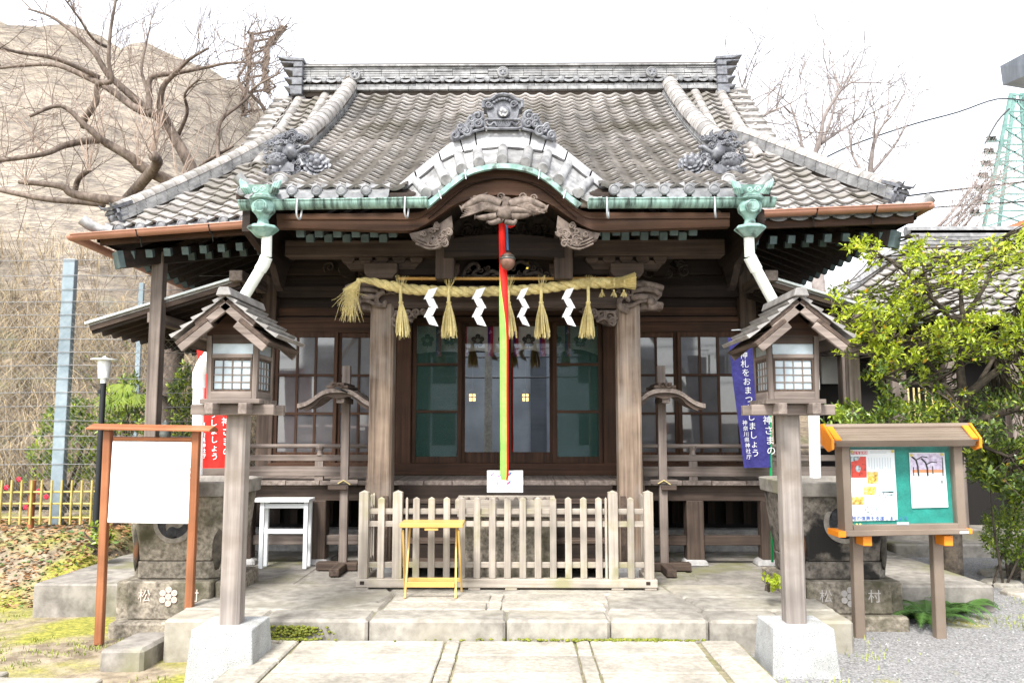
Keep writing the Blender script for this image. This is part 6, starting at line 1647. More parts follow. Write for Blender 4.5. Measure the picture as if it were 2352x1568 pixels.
def hill_mat():
    m = bpy.data.materials.new('hillside concrete and dead vines'); m.use_nodes = True
    N, L = m.node_tree.nodes, m.node_tree.links; b = N['Principled BSDF']; b.inputs['Roughness'].default_value = .95
    ge = N.new('ShaderNodeNewGeometry'); sp = N.new('ShaderNodeSeparateXYZ'); L.new(ge.outputs['Position'], sp.inputs[0])
    def nz(sc, st, de=7, di=0):
        mp = N.new('ShaderNodeMapping'); mp.inputs['Scale'].default_value = st; L.new(ge.outputs['Position'], mp.inputs['Vector'])
        n = N.new('ShaderNodeTexNoise'); n.inputs['Scale'].default_value = sc; n.inputs['Detail'].default_value = de; n.inputs['Roughness'].default_value = .7; n.inputs['Distortion'].default_value = di
        L.new(mp.outputs[0], n.inputs['Vector']); return n.outputs['Fac']
    def ramp(f, p0, c0, p1, c1):
        r = N.new('ShaderNodeValToRGB'); e = r.color_ramp.elements; e[0].position, e[1].position = p0, p1
        e[0].color = (*c0,1); e[1].color = (*c1,1); L.new(f, r.inputs['Fac']); return r.outputs['Color']
    def mix(f, a, c):
        x = N.new('ShaderNodeMix'); x.data_type = 'RGBA'; L.new(f, x.inputs['Factor']); L.new(a, x.inputs['A']); L.new(c, x.inputs['B']); return x.outputs['Result']
    conc = ramp(nz(3, (.5,.5,1.6), 9, .6), .38, (.13,.11,.095), .60, (.32,.27,.21))
    vein = ramp(nz(7, (.35,.35,2.4), 9, 1.5), .44, (.17,.145,.13), .56, (.47,.405,.32))
    con2 = mix(ramp(nz(.6,(1,1,1)), .42, (0,0,0), .58, (.75,.75,.75)), conc, vein)
    grass = ramp(nz(4, (1,1,1), 9, 1), .36, (.08,.062,.042), .62, (.28,.215,.14))
    gm = mix(ramp(nz(.5,(1,1,1)), .52, (0,0,0), .62, (1,1,1)), grass, ramp(nz(9,(1,1,1)), .4, (.06,.075,.03), .6, (.20,.19,.09)))
    ad = N.new('ShaderNodeMath'); ad.operation = 'MULTIPLY_ADD'; L.new(nz(.7,(1,1,1)), ad.inputs[0]); ad.inputs[1].default_value = 3.4; L.new(sp.outputs['Z'], ad.inputs[2])
    mr = N.new('ShaderNodeMapRange'); mr.inputs['From Min'].default_value = 5.4; mr.inputs['From Max'].default_value = 6.6; L.new(ad.outputs[0], mr.inputs['Value'])
    L.new(mix(mr.outputs[0], gm, con2), b.inputs['Base Color'])
    bp = N.new('ShaderNodeBump'); bp.inputs['Strength'].default_value = .8; bp.inputs['Distance'].default_value = .12; L.new(nz(6,(.5,.5,1.6),9,1), bp.inputs['Height']); L.new(bp.outputs[0], b.inputs['Normal'])
    return m
ho = mb.build('hillside', hill_mat(), None, smooth=True); ho['kind'] = 'structure'
# dry grass hanging on the lower slope
mb = MB(); rs = random.Random(3)
for i in range(1300):
    x = rs.uniform(-14, -3.2); v = .36*rs.random()**1.5
    v = abs(v); b0 = hill_pt(x, v)
    if noise.noise(Vector((x*.5, v*8, 2))) < -.28: continue
    cd_ = rs.choice((-1,1)); n = rs.randint(4,9)
    for k in range(n):
        a = rs.uniform(-1,1); h = rs.uniform(.35,.95); out = rs.uniform(.2,.6)
        p0 = b0+V(rs.uniform(-.12,.12), rs.uniform(-.05,.05), 0); w = rs.uniform(.004,.008)
        p1 = p0+V(a*.35*h, -out*.45, h*.75); p2 = p0+V(a*.8*h, -out, h*.55); p3 = p0+V(a*1.1*h, -out*1.4, h*.1)
        pr_ = None
        vs = []
        for q, p in enumerate((p0,p1,p2,p3)): ww = w*(1-q*.25); vs += [p-V(ww,0,0), p+V(ww,0,0)]
        mb.add(vs, [(0,1,3,2),(2,3,5,4),(4,5,7,6)], rs.choice((0,1,1)))
o = mb.build('dry_grass', [M['drygrass'], M['drygrass2']], None); tag(o, 'tangled dry grass and dead vines over the lower hillside', 'dry grass', kind='stuff')
mb = MB()
for i in range(330):                                     # thin dead vine stems
    x = rs.uniform(-15,-3); v = rs.uniform(.0,.95); p = hill_pt(x, v)+V(0,-.12,.05); pts = [p]
    dx, dv = rs.gauss(0,.25), rs.gauss(.0,.02)
    for k in range(6):
        x += dx+rs.gauss(0,.12); v = max(0,min(1,v+dv+rs.gauss(0,.012))); pts.append(hill_pt(x, v)+V(0,-.12-rs.random()*.15,.08))
    r = rs.uniform(.004,.010); mb.tube(pts, [r]*6+[r*.4], 3, cap=False)
o = mb.build('dead_vines', M['bark'], None); tag(o, 'thin dead vine stems creeping over the concrete slope', 'vines', kind='stuff')

# ================================================================ trees
def limb_tube(mb, px_, Y0, Y1, r0, r1, n=8):
    P = smoothpath([at(x, y, lerp(Y0, Y1, i/(len(px_)-1))) for i, (x, y) in enumerate(px_)], 4)
    mb.tube(P, [lerp(r0, r1, i/(len(P)-1)) for i in range(len(P))], n); return P
def twigs(mb, p, d, L, r, lev, rs, up=.25, n=4):
    pts = [p]; q = p.copy(); dd = d.normalized()
    for k in range(n):
        dd = (dd + Vector((rs.gauss(0,.16), rs.gauss(0,.16), rs.gauss(0,.14)+up*.22))).normalized(); q = q+dd*L/n; pts.append(q.copy())
        if lev > 0 and k > 0:
            for _ in range(rs.choice((1,1,2))):
                s = (dd + Vector((rs.gauss(0,.7), rs.gauss(0,.5), rs.gauss(.15,.55)))).normalized(); twigs(mb, q, s, L*rs.uniform(.45,.75), r*.55, lev-1, rs, up, n)
    mb.tube(pts, [lerp(r, r*.35, i/n) for i in range(n+1)], 4 if r > .008 else 3, cap=False)
M['twig_mid'] = mat('brown grey twig', (.13,.098,.08), (.26,.20,.165), scale=10, rough=.9, bump=0)
tr = thing('bare_tree', at(390,1010,12.3)*1 + V(0,0,-.1), 'big leafless old tree spreading its limbs over the hillside left of the roof', 'tree')
mb = MB(); rs = random.Random(12); tw = MB()
base = at(388,1010,12.3)
mb.tube(smoothpath([V(base.x,12.3,.3), at(372,930,12.3), at(382,880,12.3), at(395,700,12.4), at(425,520,12.5), at(440,430,12.6)],5), [lerp(.27,.17,i/25)*(1+.12*math.sin(i*2.1)) for i in range(26)], 10)
limbs = [([(440,440),(411,427),(329,386),(300,361),(250,332),(229,318),(193,286),(139,243),(68,268)], .125,.02), ([(193,290),(193,275),(221,232),(225,193),(257,186),(250,143),(254,71),(268,-10)], .07,.018),
 ([(450,430),(443,393),(404,321),(375,279),(336,250),(279,200),(246,168),(214,118),(168,75),(118,39),(64,21)], .12,.012), ([(348,262),(307,246),(250,204),(193,175),(129,150),(64,150),(-10,158)], .075,.02),
 ([(229,179),(132,136),(46,121),(-10,108)], .05,.02), ([(400,320),(386,282),(368,246),(375,200),(400,171),(436,136),(479,111)], .085,.015), ([(340,255),(343,229),(346,179),(404,168),(464,157),(518,146),(564,143)], .065,.014),
 ([(340,210),(336,200),(325,157),(336,100),(345,60)], .04,.010), ([(285,466),(289,461),(330,415),(361,375),(352,358)], .10,.075), ([(330,466),(282,464),(171,446),(139,428),(43,418)], .11,.03), ([(171,446),(180,412),(205,390)], .05,.04), ([(240,470),(186,464),(100,457),(-10,434)], .06,.04),
 ([(229,321),(189,325),(143,336),(100,354),(-10,370)], .07,.03), ([(539,385),(539,375),(571,332),(611,279),(604,246),(579,218),(586,200),(643,168)], .06,.012), ([(443,424),(464,379),(536,336)], .05,.02), ([(505,380),(500,343),(507,279),(557,236),(586,200),(560,170)], .045,.012), ([(250,110),(214,90),(180,40),(150,0)], .03,.01),([(404,321),(430,260),(425,215),(460,180)], .04,.012)]
for i, (pl, r0, r1) in enumerate(limbs):
    P = limb_tube(mb, pl, 12.5+(i%3)*.3, 11.6+(i%4)*.5, r0*.9, r1)
    for k in range(5, len(P), 2):
        d = (P[min(k+1,len(P)-1)]-P[k-1])
        for _ in range(1 if k < len(P)-4 else 3):
            s = (d.normalized()*.6+Vector((rs.gauss(0,.6), rs.gauss(0,.4), rs.gauss(.55,.5)))); twigs(tw, P[k], s, rs.uniform(.4,1.0), .008, 2 if rs.random() < .3 else 1, rs, up=.5)
mb.build('trunk', M['bark'], tr, smooth=True)
tw.build('twigs', M['twig_mid'], tr, stuff=True)
mb = MB()
for (x, y, n) in ((352,362,16),(205,392,8),(100,356,7),(60,424,7),(235,322,8),(411,427,6),(320,380,8)):  # pale upright shoots
    for k in range(n):
        p = at(x+rs.gauss(0,4), y, 12.0); q = at(x+rs.gauss(0,45), y-rs.uniform(60,170), 11.8+rs.random()*.5); mb.tube(smoothpath([p, p.lerp(q,.5)+V(rs.gauss(0,.06),0,.08), q],3), [.006]*4+[.005,.004,.002][:3], 4, cap=False)
mb.build('shoots', M['twig'], tr, stuff=True)
M['twig_far'] = mat('far bare twig', (.20,.165,.15), (.33,.29,.27), scale=6, rough=.9, bump=0)
for (bx_, by, Y, pl, lab, seed, lv) in ((1700,330,17.5,[[(1660,420),(1700,350),(1722,290),(1712,240),(1705,200)],[(1722,290),(1760,262),(1800,245)]],'small leafless treetop rising beside the right end of the ridge',5,2),
    (1850,385,18.5,[[(1862,420),(1868,370),(1885,310),(1895,265),(1930,210),(1955,190)],[(1862,390),(1845,350),(1835,300),(1815,240)],[(1885,330),(1930,300),(1980,270)],[(1862,400),(1800,345),(1740,320)],[(1868,360),(1900,300),(1920,230),(1925,190)]],'leafless cherry tree behind the right slope of the hall roof',6,2),
    (2000,400,20,[[(1998,440),(2000,380),(2010,320),(2040,270)],[(2000,400),(2050,340),(2075,300)],[(1998,420),(1960,360),(1950,300)]],'slender leafless tree between the hall roof and the lattice pylon',7,2)):
    p0 = at(*pl[0][0], Y); T = thing('bare_tree', (p0.x, Y, .5), lab, 'tree', 'bare trees behind the roof on the right')
    mb, tw, rs = MB(), MB(), random.Random(seed); mb.tube([V(p0.x, Y, .4), V(p0.x+.1, Y, p0.z*.6), p0], [.22,.17,.12], 8)
    for i, l in enumerate(pl):
        P = limb_tube(mb, l, Y, Y+(i-1)*.6, .085 if i == 0 else .05, .018, 6)
        for k in range(2, len(P), 2):
            d = P[k]-P[k-1]
            for _ in range(2): twigs(tw, P[k], d.normalized()*.7+Vector((rs.gauss(0,.7), rs.gauss(0,.4), rs.gauss(.3,.5))), rs.uniform(.7,1.5), .016, lv if rs.random()<.5 else 1, rs)
    mb.build('trunk', M['twig_far'], T, smooth=True); tw.build('twigs', M['twig_far'], T, stuff=True)
rs = random.Random(44); p0 = at(2130,600,21); T = thing('bare_tree', (p0.x, 21, .5), 'fan of thin slanting leafless branches left of the lattice pylon', 'tree', 'bare trees behind the roof on the right')
mb, tw = MB(), MB(); mb.tube([V(p0.x,21,.4), p0], [.2,.1], 7)
for i in range(13):
    x0, y0 = rs.uniform(2105,2190), rs.uniform(520,600); L_ = rs.uniform(90,200); P = limb_tube(mb, [(x0,y0),(x0+L_*.35,y0-L_*.35),(x0+L_*.75,y0-L_*.85)], 21, 21.5, .035, .008, 5)
    for k in range(2, len(P)): twigs(tw, P[k], (P[k]-P[k-1]).normalized()+Vector((rs.gauss(0,.3),0,rs.gauss(0,.3))), rs.uniform(.6,1.6), .012, 1, rs, n=4)
mb.build('trunk', M['twig_far'], T, smooth=True); tw.build('twigs', M['twig_far'], T, stuff=True)

# --- leaves
def leafmat(name, c1, c2, rough=.35, tr_=.35):
    m = mat(name, c1, c2, scale=2.2, rough=rough, bump=0, spec=.5, big=.25, detail=6)
    N, L = m.node_tree.nodes, m.node_tree.links; b = N['Principled BSDF']; o = N['Material Output']
    t = N.new('ShaderNodeBsdfTranslucent'); mx = N.new('ShaderNodeMixShader'); mx.inputs['Fac'].default_value = tr_
    L.new(b.inputs['Base Color'].links[0].from_socket, t.inputs['Color']); L.new(b.outputs[0], mx.inputs[1]); L.new(t.outputs[0], mx.inputs[2]); L.new(mx.outputs[0], o.inputs['Surface']); return m
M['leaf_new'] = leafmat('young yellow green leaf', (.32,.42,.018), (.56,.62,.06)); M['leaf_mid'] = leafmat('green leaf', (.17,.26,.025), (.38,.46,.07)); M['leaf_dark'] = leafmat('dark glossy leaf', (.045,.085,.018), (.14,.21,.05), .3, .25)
M['leaf_gold'] = leafmat('old orange leaf', (.55,.30,.02), (.60,.42,.05))
def leaf(mb, p, d, n, L, w, mi):
    d = d.normalized(); s = d.cross(n)
    if s.length < .01: return
    s.normalize(); n = s.cross(d); t = p+d*L; m1 = p+d*L*.35; m2 = p+d*L*.72
    mb.add([p, m1+s*w*.5+n*w*.12, m2+s*w*.42+n*w*.12, t-n*L*.06, m2-s*w*.42+n*w*.12, m1-s*w*.5+n*w*.12, m1, m2], [(0,6,1),(1,6,7,2),(2,7,3),(0,5,6),(5,4,7,6),(4,3,7)], mi)
def whorl(mb, p, d, n, L, w, mi, rs, spread=.9):
    for k in range(n):
        o = Vector((rs.gauss(0,1), rs.gauss(0,1), rs.gauss(.1,.8))).normalized(); dd = (d.normalized()*rs.uniform(.2,1.0)+o*spread).normalized()
        leaf(mb, p-d.normalized()*rs.uniform(0,.10)+o*.01, dd, (Vector((rs.gauss(0,.4), rs.gauss(-.2,.4), 1))).normalized(), L*rs.uniform(.5,1.2), w*rs.uniform(.6,1.15), mi(rs) if callable(mi) else mi)
def inpoly(x, y, P):
    c = False; j = len(P)-1
    for i in range(len(P)):
        if (P[i][1] > y) != (P[j][1] > y) and x < (P[j][0]-P[i][0])*(y-P[i][1])/(P[j][1]-P[i][1])+P[i][0]: c = not c
        j = i
    return c
gt = thing('evergreen_tree', V(at(2190,1310,9.0).x, 9.0, -.1), 'broad evergreen tree with yellow green young leaves behind the notice case', 'tree')
limbs = [([(2188,1320),(2186,1200),(2190,1080),(2204,961)], .11,.085,9.0,9.0), ([(2204,965),(2190,930),(2174,890),(2140,883),(2072,877),(2000,850)], .05,.012,9.0,8.5), ([(2204,961),(2211,907),(2204,823),(2211,738),(2207,670),(2215,600)], .06,.010,9.0,9.1), ([(2206,830),(2190,745),(2140,684),(2100,640),(2030,590),(1975,560)], .035,.007,9.0,8.6),
 ([(2208,940),(2224,907),(2275,863),(2343,809),(2400,740)], .06,.02,9.0,8.8), ([(2204,980),(2224,971),(2292,951),(2370,930)], .06,.03,9.0,8.4), ([(2211,738),(2260,660),(2290,600),(2300,545)], .03,.007,9.1,9.3), ([(2174,890),(2120,820),(2050,780),(1960,750),(1900,720)], .03,.006,9.0,8.4), ([(2072,877),(1990,800),(1930,790),(1895,800)], .02,.006,8.8,8.4), ([(2220,1010),(2270,1030),(2320,1050)], .03,.01,9,8.7), ([(2140,684),(2120,610),(2110,540)], .02,.005,8.9,8.8), ([(2230,910),(2300,790),(2340,690)], .03,.008,9,9.4)]
mb = MB(); nodes = []
for pl, r0, r1, Y0, Y1 in limbs: nodes += limb_tube(mb, pl, Y0, Y1, r0, r1, 8)[3:]
mb.build('trunk', M['bark_dark'], gt, smooth=True)
fb, lf = MB(), MB(); rs = random.Random(77)
crown = [(1935,515),(1965,545),(2010,530),(2050,560),(2105,490),(2130,560),(2190,560),(2215,600),(2250,560),(2290,515),(2330,560),(2360,480),(2420,470),(2430,1140),(2330,1140),(2230,1060),(2215,1000),(2150,960),(2130,900),(2060,910),(1990,880),(1945,845),(1895,790),(1880,700),(1905,660),(1940,680),(1985,670),(2000,640),(1960,590),(1925,560)]
core_ = [(2010,640),(2130,620),(2250,640),(2420,560),(2430,1100),(2260,1060),(2140,930),(2010,850),(1920,770),(1930,700)]
tips = 0
while tips < 1250:
    x, y = rs.uniform(1870,2430), rs.uniform(470,1150)
    if not inpoly(x, y, crown): continue
    if not inpoly(x, y, core_) and rs.random() < .45: continue
    if noise.noise(Vector((x*.011, y*.011, 9))) < -.06 and rs.random() < .92: continue
    e = at(x, y, rs.uniform(8.1, 9.9)); nd = min(nodes, key=lambda q: (q-e).length_squared)
    if (nd-e).length > 1.5: continue
    tips += 1; d = e-nd; mid = nd.lerp(e,.5)+V(rs.gauss(0,.05),rs.gauss(0,.05),-.06*d.length)
    fb.tube([nd, mid, e], [.009,.006,.003], 3, cap=False)
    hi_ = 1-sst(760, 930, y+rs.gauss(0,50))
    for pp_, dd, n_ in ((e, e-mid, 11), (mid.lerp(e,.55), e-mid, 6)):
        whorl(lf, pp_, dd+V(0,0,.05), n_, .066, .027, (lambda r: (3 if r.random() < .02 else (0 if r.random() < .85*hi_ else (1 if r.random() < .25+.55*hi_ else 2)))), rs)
fb.build('branchlets', M['bark_dark'], gt, stuff=True)
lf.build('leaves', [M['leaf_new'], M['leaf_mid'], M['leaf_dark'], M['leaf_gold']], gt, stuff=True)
def shrub(name, lab, poly, Y0, Y1, n, L, w, mi, mats, base, seed, per=10, group=None, flowers=None, cat='shrub', stems=9):
    rs = random.Random(seed); T = thing(name, base, lab, cat, group); st, lf = MB(), MB(); xs_ = [p[0] for p in poly]; ys = [p[1] for p in poly]; k = 0; ends = []; g = 0
    while k < n and g < n*30:
        g += 1; x, y = rs.uniform(min(xs_),max(xs_)), rs.uniform(min(ys),max(ys))
        if not inpoly(x, y, poly): continue
        e = at(x, y, rs.uniform(Y0, Y1)); k += 1; ends.append(e)
        q = Vector(base); m_ = q.lerp(e,.55)+V(rs.gauss(0,.06),rs.gauss(0,.05),.06)
        if k % max(1, n//stems) == 0: st.tube(smoothpath([q+V(rs.gauss(0,.05),0,0), m_, e],3), [.014]*3+[.009,.006,.004,.003][:4], 5, cap=False)
        whorl(lf, e, e-m_, per, L, w, mi, rs, 1.1)
    st.build('stems', M['bark_dark'], T, stuff=True); lf.build('leaves', mats, T, stuff=True)
    if flowers:
        for x, y in flowers:
            c = at(x, y, Y0-.03); fm = MB()
            for ring, nn in ((.024,6),(.011,5)):
                for q in range(nn): a = q*6.283/nn+ring*30; fm.blob(c+V(math.cos(a)*ring, -.012, math.sin(a)*ring), .014,.010,.014, 7,5,.2)
            fm.build('flower', plain('red petal', (.62,.02,.06), .6) if 'red petal' not in bpy.data.materials else bpy.data.materials['red petal'], T, smooth=True)
    return T
LM = [M['leaf_new'], M['leaf_mid'], M['leaf_dark']]
pick = lambda a, b: (lambda r: 0 if r.random() < a else (1 if r.random() < b else 2))
shrub('leafy_shrub', 'low glossy green shrub just above the notice case roof', [(1890,985),(1895,930),(1940,915),(1990,930),(2030,885),(2090,905),(2150,920),(2190,960),(2190,1000)], 8.3, 9.2, 230, .07, .028, pick(.12,.6), LM, V(4.85,9.1,-.1), 5, 10, None, None, 'shrub', 3)
shrub('round_bush', 'dull green rounded bush at the right edge beyond the notice case', [(2245,1230),(2260,1180),(2300,1155),(2360,1150),(2420,1170),(2420,1300),(2330,1290),(2270,1270)], 9.2, 10.2, 620, .045, .02, pick(.08,.55), LM, V(at(2330,1310,9.6).x,9.6,-.1), 6, 9, None, None, 'shrub', 3)
shrub('leafy_shrub', 'dark broad leaved shrub between the tree trunk and the right edge', [(2215,1030),(2290,1000),(2360,1010),(2420,1080),(2400,1160),(2330,1150),(2270,1110),(2225,1090)], 8.8, 9.8, 340, .08, .03, pick(.10,.45), LM, V(at(2300,1280,9.3).x,9.3,-.1), 8, 10, None, None, 'shrub', 3)
shrub('camellia_bush', 'dark leaved bush with red flowers behind the bamboo fence', [(40,1110),(70,1020),(110,930),(180,900),(235,930),(235,1010),(225,1110),(140,1080)], 10.9, 11.6, 200, .085, .034, pick(.06,.55), LM, V(at(150,1150,11.2).x,11.2,.5), 9, 9, None, [(147,1093),(16,1119),(108,1140),(45,1100),(60,1164),(90,1128)])
shrub('leafy_shrub', 'green shrub around the black lamp post behind the white board', [(225,985),(240,880),(300,850),(345,870),(350,990),(300,1000)], 10.4, 11.2, 150, .08, .03, pick(.05,.5), LM, V(at(290,1100,10.8).x,10.8,.5), 10)
shrub('leafy_shrub', 'dark green shrub under the shelter roof behind the prop post', [(385,990),(390,870),(420,830),(445,850),(450,1000)], 11.2, 12.2, 130, .085, .032, pick(.15,.5), LM, V(at(420,1080,11.6).x,11.6,.3), 11)
shrub('leafy_weed', 'small bright green plant at the foot of the black lamp post', [(205,1230),(215,1195),(250,1205),(265,1215),(250,1250),(215,1265)], 9.0, 9.4, 26, .075, .034, 1, LM, V(at(235,1265,9.2).x,9.2,.25), 12, 6, None, None, 'plant')
shrub('leafy_weed', 'bright lime green plant beside the right lantern post, left of its base', [(1762,1345),(1770,1325),(1792,1330),(1797,1352),(1780,1360)], 7.0, 7.3, 24, .05, .026, 0, LM, at(1780,1356,7.15), 13, 6, None, None, 'plant', 2)
# ivy and brambles low on the slope
mb = MB(); rs = random.Random(14)
for i in range(330):
    x, v = rs.uniform(-13,-3.6), rs.uniform(.01,.2); 
    if noise.noise(Vector((x*.55, v*9, 4))) < .12: continue
    p = hill_pt(x, v)+V(0,-.25,.15)
    for k in range(5): whorl(mb, p+V(rs.gauss(0,.22),rs.gauss(0,.1),rs.gauss(0,.18)), V(rs.gauss(0,.4),-.5,.6), 7, .075, .035, pick(.05,.65), rs, 1.2)
o = mb.build('ivy', LM, None); tag(o, 'green ivy and bramble patches at the foot of the slope', 'ivy', kind='stuff')
# fan palm
fp = thing('fan_palm', V(at(275,1000,10.6).x,10.6,.5), 'fan palm with drooping split fronds beside the white lamp', 'palm'); rs = random.Random(5)
mb = MB(); c0 = at(280,960,10.6); mb.tube([V(c0.x,10.6,.4), c0], [.05,.045], 8); mb.build('trunk', M['bark'], fp, smooth=True)
for (x, y, R) in ((262,905,.30),(300,900,.28),(330,905,.22),(285,880,.25)):
    c = at(x, y, 10.5); mb = MB(); mb.tube([c0, c], [.012,.007], 5, cap=False)
    for k in range(22):
        a = -math.pi*.15 - math.pi*.72*k/21 + rs.gauss(0,.03); d = V(math.cos(a), -.25, math.sin(a)*.9+.15); e1 = c+d*R*.55; e2 = c+d*R+V(0,0,-.10*R); s = d.cross(V(0,1,0)).normalized()*.010
        mb.add([c, e1-s, e2, e1+s], [(0,1,2,3)])
    mb.build('frond', M['leaf_mid'], fp)
# ferns
fm_ = plain('fern green', (.06,.13,.025), .5); rs = random.Random(9); frond_me = None
def fern(px_, py_, Y, n, L, lab):
    c = at(px_, py_, Y); c.z = ground_z(c.x, Y) if ground_z(c.x,Y) > -.3 else 0; T = thing('fern', c, lab, 'fern', 'ferns below the notice case')
    for k in range(n):
        a = rs.uniform(0, 6.283); l = L*rs.uniform(.7,1.1); mb = MB(); P = [c+V(math.cos(a)*l*t, math.sin(a)*l*t*.8, l*(.95*t-.85*t*t)) for t in [i/9 for i in range(10)]]
        mb.tube(P, [.004]*9+[.001], 3, cap=False); s = V(-math.sin(a), math.cos(a), 0)
        for i in range(1, 27):
            t = i/27*8.9; p = P[int(t)].lerp(P[min(9,int(t)+1)], t-int(t)); w = .11*l/.5*math.sin(math.pi*min(1,(.12+.88*i/27)))**.7*(1-.5*i/27); f = (P[min(9,int(t)+1)]-P[int(t)]).normalized()
            for q in (-1,1): e = p+s*q*w+f*.02-V(0,0,.015); mb.add([p-f*.008, e, p+f*.010], [(0,1,2)])
        mb.build('frond', fm_, T)
fern(2130,1400,7.6,18,.56,'large arching fern between the legs of the notice case'); fern(2100,1370,7.8,14,.46,'fern growing against the right stone tub pedestal'); fern(2205,1390,8.0,14,.5,'fern at the right leg of the notice case'); fern(2060,1300,8.4,9,.36,'dark fern behind the right stone tub')

# ================================================================ fences and lamp on the left
M['wire'] = mat('dull zinc wire', (.16,.16,.165), (.26,.26,.265), scale=10, rough=.6, bump=0)
mf = thing('mesh_fence', V(-6.2,10.6,.5), 'grey steel wire mesh fence with square posts along the hillside', 'fence'); Ym = 10.6
for (xt, yt, xb_, w, Y) in ((163,596,140,.155,Ym), (326,650,320,.075,12.3)):
    p = at(xt, yt, Y); q = at(xb_, 1100, Y); mb = MB(); mb.beam(V(p.x,Y,p.z), V(p.x,Y,.4), w, w*.6, up=(0,1,0)); mb.build('post', M['steel_blue'] if 'steel_blue' in M else M['galv'], mf, bevel=.006)
mb = MB(); za = at(100,690,Ym-.06).z
for y_ in (597,632,664,692,722,750,778,808,838,868,900,932,965,1000,1030,1065):
    z = at(100,y_,Ym-.06).z; r = .0045
    P = [V(x, Ym-.06, z-.015*abs(math.sin(x*1.1))) for x in [lerp(-12,-3.6,i/24) for i in range(25)]]; mb.tube(P, r, 4, cap=False)
mb.build('strand_wires', M['wire'], mf, stuff=True)
mb = MB(); z0_, z1_ = .5, za; H = z1_-z0_; x = -12-H
while x < -3.6:
    for s in (1,-1):
        a = V(x, Ym-.045, z0_ if s > 0 else z1_); b_ = V(x+H, Ym-.045, z1_ if s > 0 else z0_); mb.tube([a,b_], .0022, 3, cap=False)
    x += .085
mb.build('wire_mesh', M['wire'], mf, stuff=True)
bf = thing('bamboo_fence', V(at(110,1215,10.3).x,10.3,.45), 'low yellow bamboo lattice fence at the edge of the raised bed', 'fence'); Yf_ = 10.3
i = 0
for x in range(-70, 236, 23):
    p, q = at(x+8, 1102, Yf_), at(x, 1220, Yf_); mb = MB(); mb.tube([V(p.x,Yf_-.02,.45), V(p.x,Yf_-.02,p.z)], .0135, 8); mb.build('upright', M['bamboo'], bf, smooth=40)
for y_ in (1131,1156,1188):
    p, q = at(-80,y_,Yf_), at(236,y_+(-3 if y_ < 1140 else 0),Yf_); mb = MB(); mb.tube([p,q], .012, 8); mb.build('cross_pole', M['bamboo'], bf, smooth=40)
p = at(73,1150,Yf_+.05); mb = MB(); mb.tube([V(p.x,Yf_+.05,.4),V(p.x,Yf_+.05,at(73,1103,Yf_).z)], .04, 10); mb.build('fence_post', M['varnish_z'], bf, smooth=40)
lp = thing('garden_lamp', V(at(222,1250,9.6).x,9.6,.3), 'white topped garden lamp on a thin black post beside the white board', 'lamp post'); Yl = 9.6
t = at(238,870,Yl); b_ = at(222,1255,Yl); mb = MB(); mb.tube([V(t.x,Yl,.25), V(t.x,Yl,at(238,1130,Yl).z)], .042, 12); mb.tube([V(t.x,Yl,at(238,1132,Yl).z), V(t.x,Yl,t.z-.05)], .032, 12); mb.box(t.x-.05,t.x-.02,Yl-.03,Yl+.02,at(238,905,Yl).z,at(238,895,Yl).z); mb.build('post', M['iron'], lp, smooth=40)
s = at(239,870,Yl).z; e = at(239,826,Yl).z; mb = MB(); mb.lathe((t.x,Yl,s), [(.03,-.06),(.035,0),(.06,.01),(.075,(e-s)*.9),(.07,(e-s)*.95)], 14); mb.build('lamp_body', M['white_paint'], lp, smooth=40)
mb = MB(); mb.lathe((t.x,Yl,e), [(.07,-.012),(.155,-.004),(.15,.006),(.03,.022),(.012,.04),(.004,.045)], 18); mb.build('lamp_cap', M['white_paint'], lp, smooth=40)
fi = at(380,985,8.95); mb = MB(); mb.lathe((fi.x,8.95,fi.z-.02), [(.055,-.9),(.055,-.05),(.06,-.045),(.06,0),(.045,.01),(.03,.03),(.05,.05),(.045,.08),(.02,.10),(.006,.12)], 12); mb.build('rail_finial', M['bronze'], hall, smooth=40)

# overgrown steel frame on the crest
of = thing('steel_frame', at(600,260,25), 'rusty vine covered steel ladder frame standing on the hill crest', 'steel frame'); rs = random.Random(2)
for pl, r in (([(565,270),(570,180),(578,78)], .10), ([(618,215),(612,150),(622,105),(655,64)], .13)):
    mb = MB(); P = limb_tube(mb, pl, 25, 25, r*.7, r*.6, 6); mb.build('frame_post', M['galv'], of)
    mb = MB()
    for k in range(26): i = rs.randrange(len(P)-1); p = P[i].lerp(P[i+1], rs.random()); twigs(mb, p+V(rs.gauss(0,.12),-.1,0), V(rs.gauss(0,1),-.2,rs.gauss(0,1)), rs.uniform(.3,.9), .022, 1, rs)
    for k in range(4): mb.tube([q+V(rs.gauss(0,.1),-.12,0) for q in P], .045, 5)
    mb.build('vines', M['bark'], of, stuff=True)
for a, b_ in (((578,80),(650,66)),((574,98),(632,86)),((570,125),(618,112)),((569,150),(614,140)),((567,180),(612,172)),((566,215),(614,205))): mb = MB(); mb.tube([at(*a,25), at(*b_,25)], .035, 6); mb.build('rung', M['bark'], of)

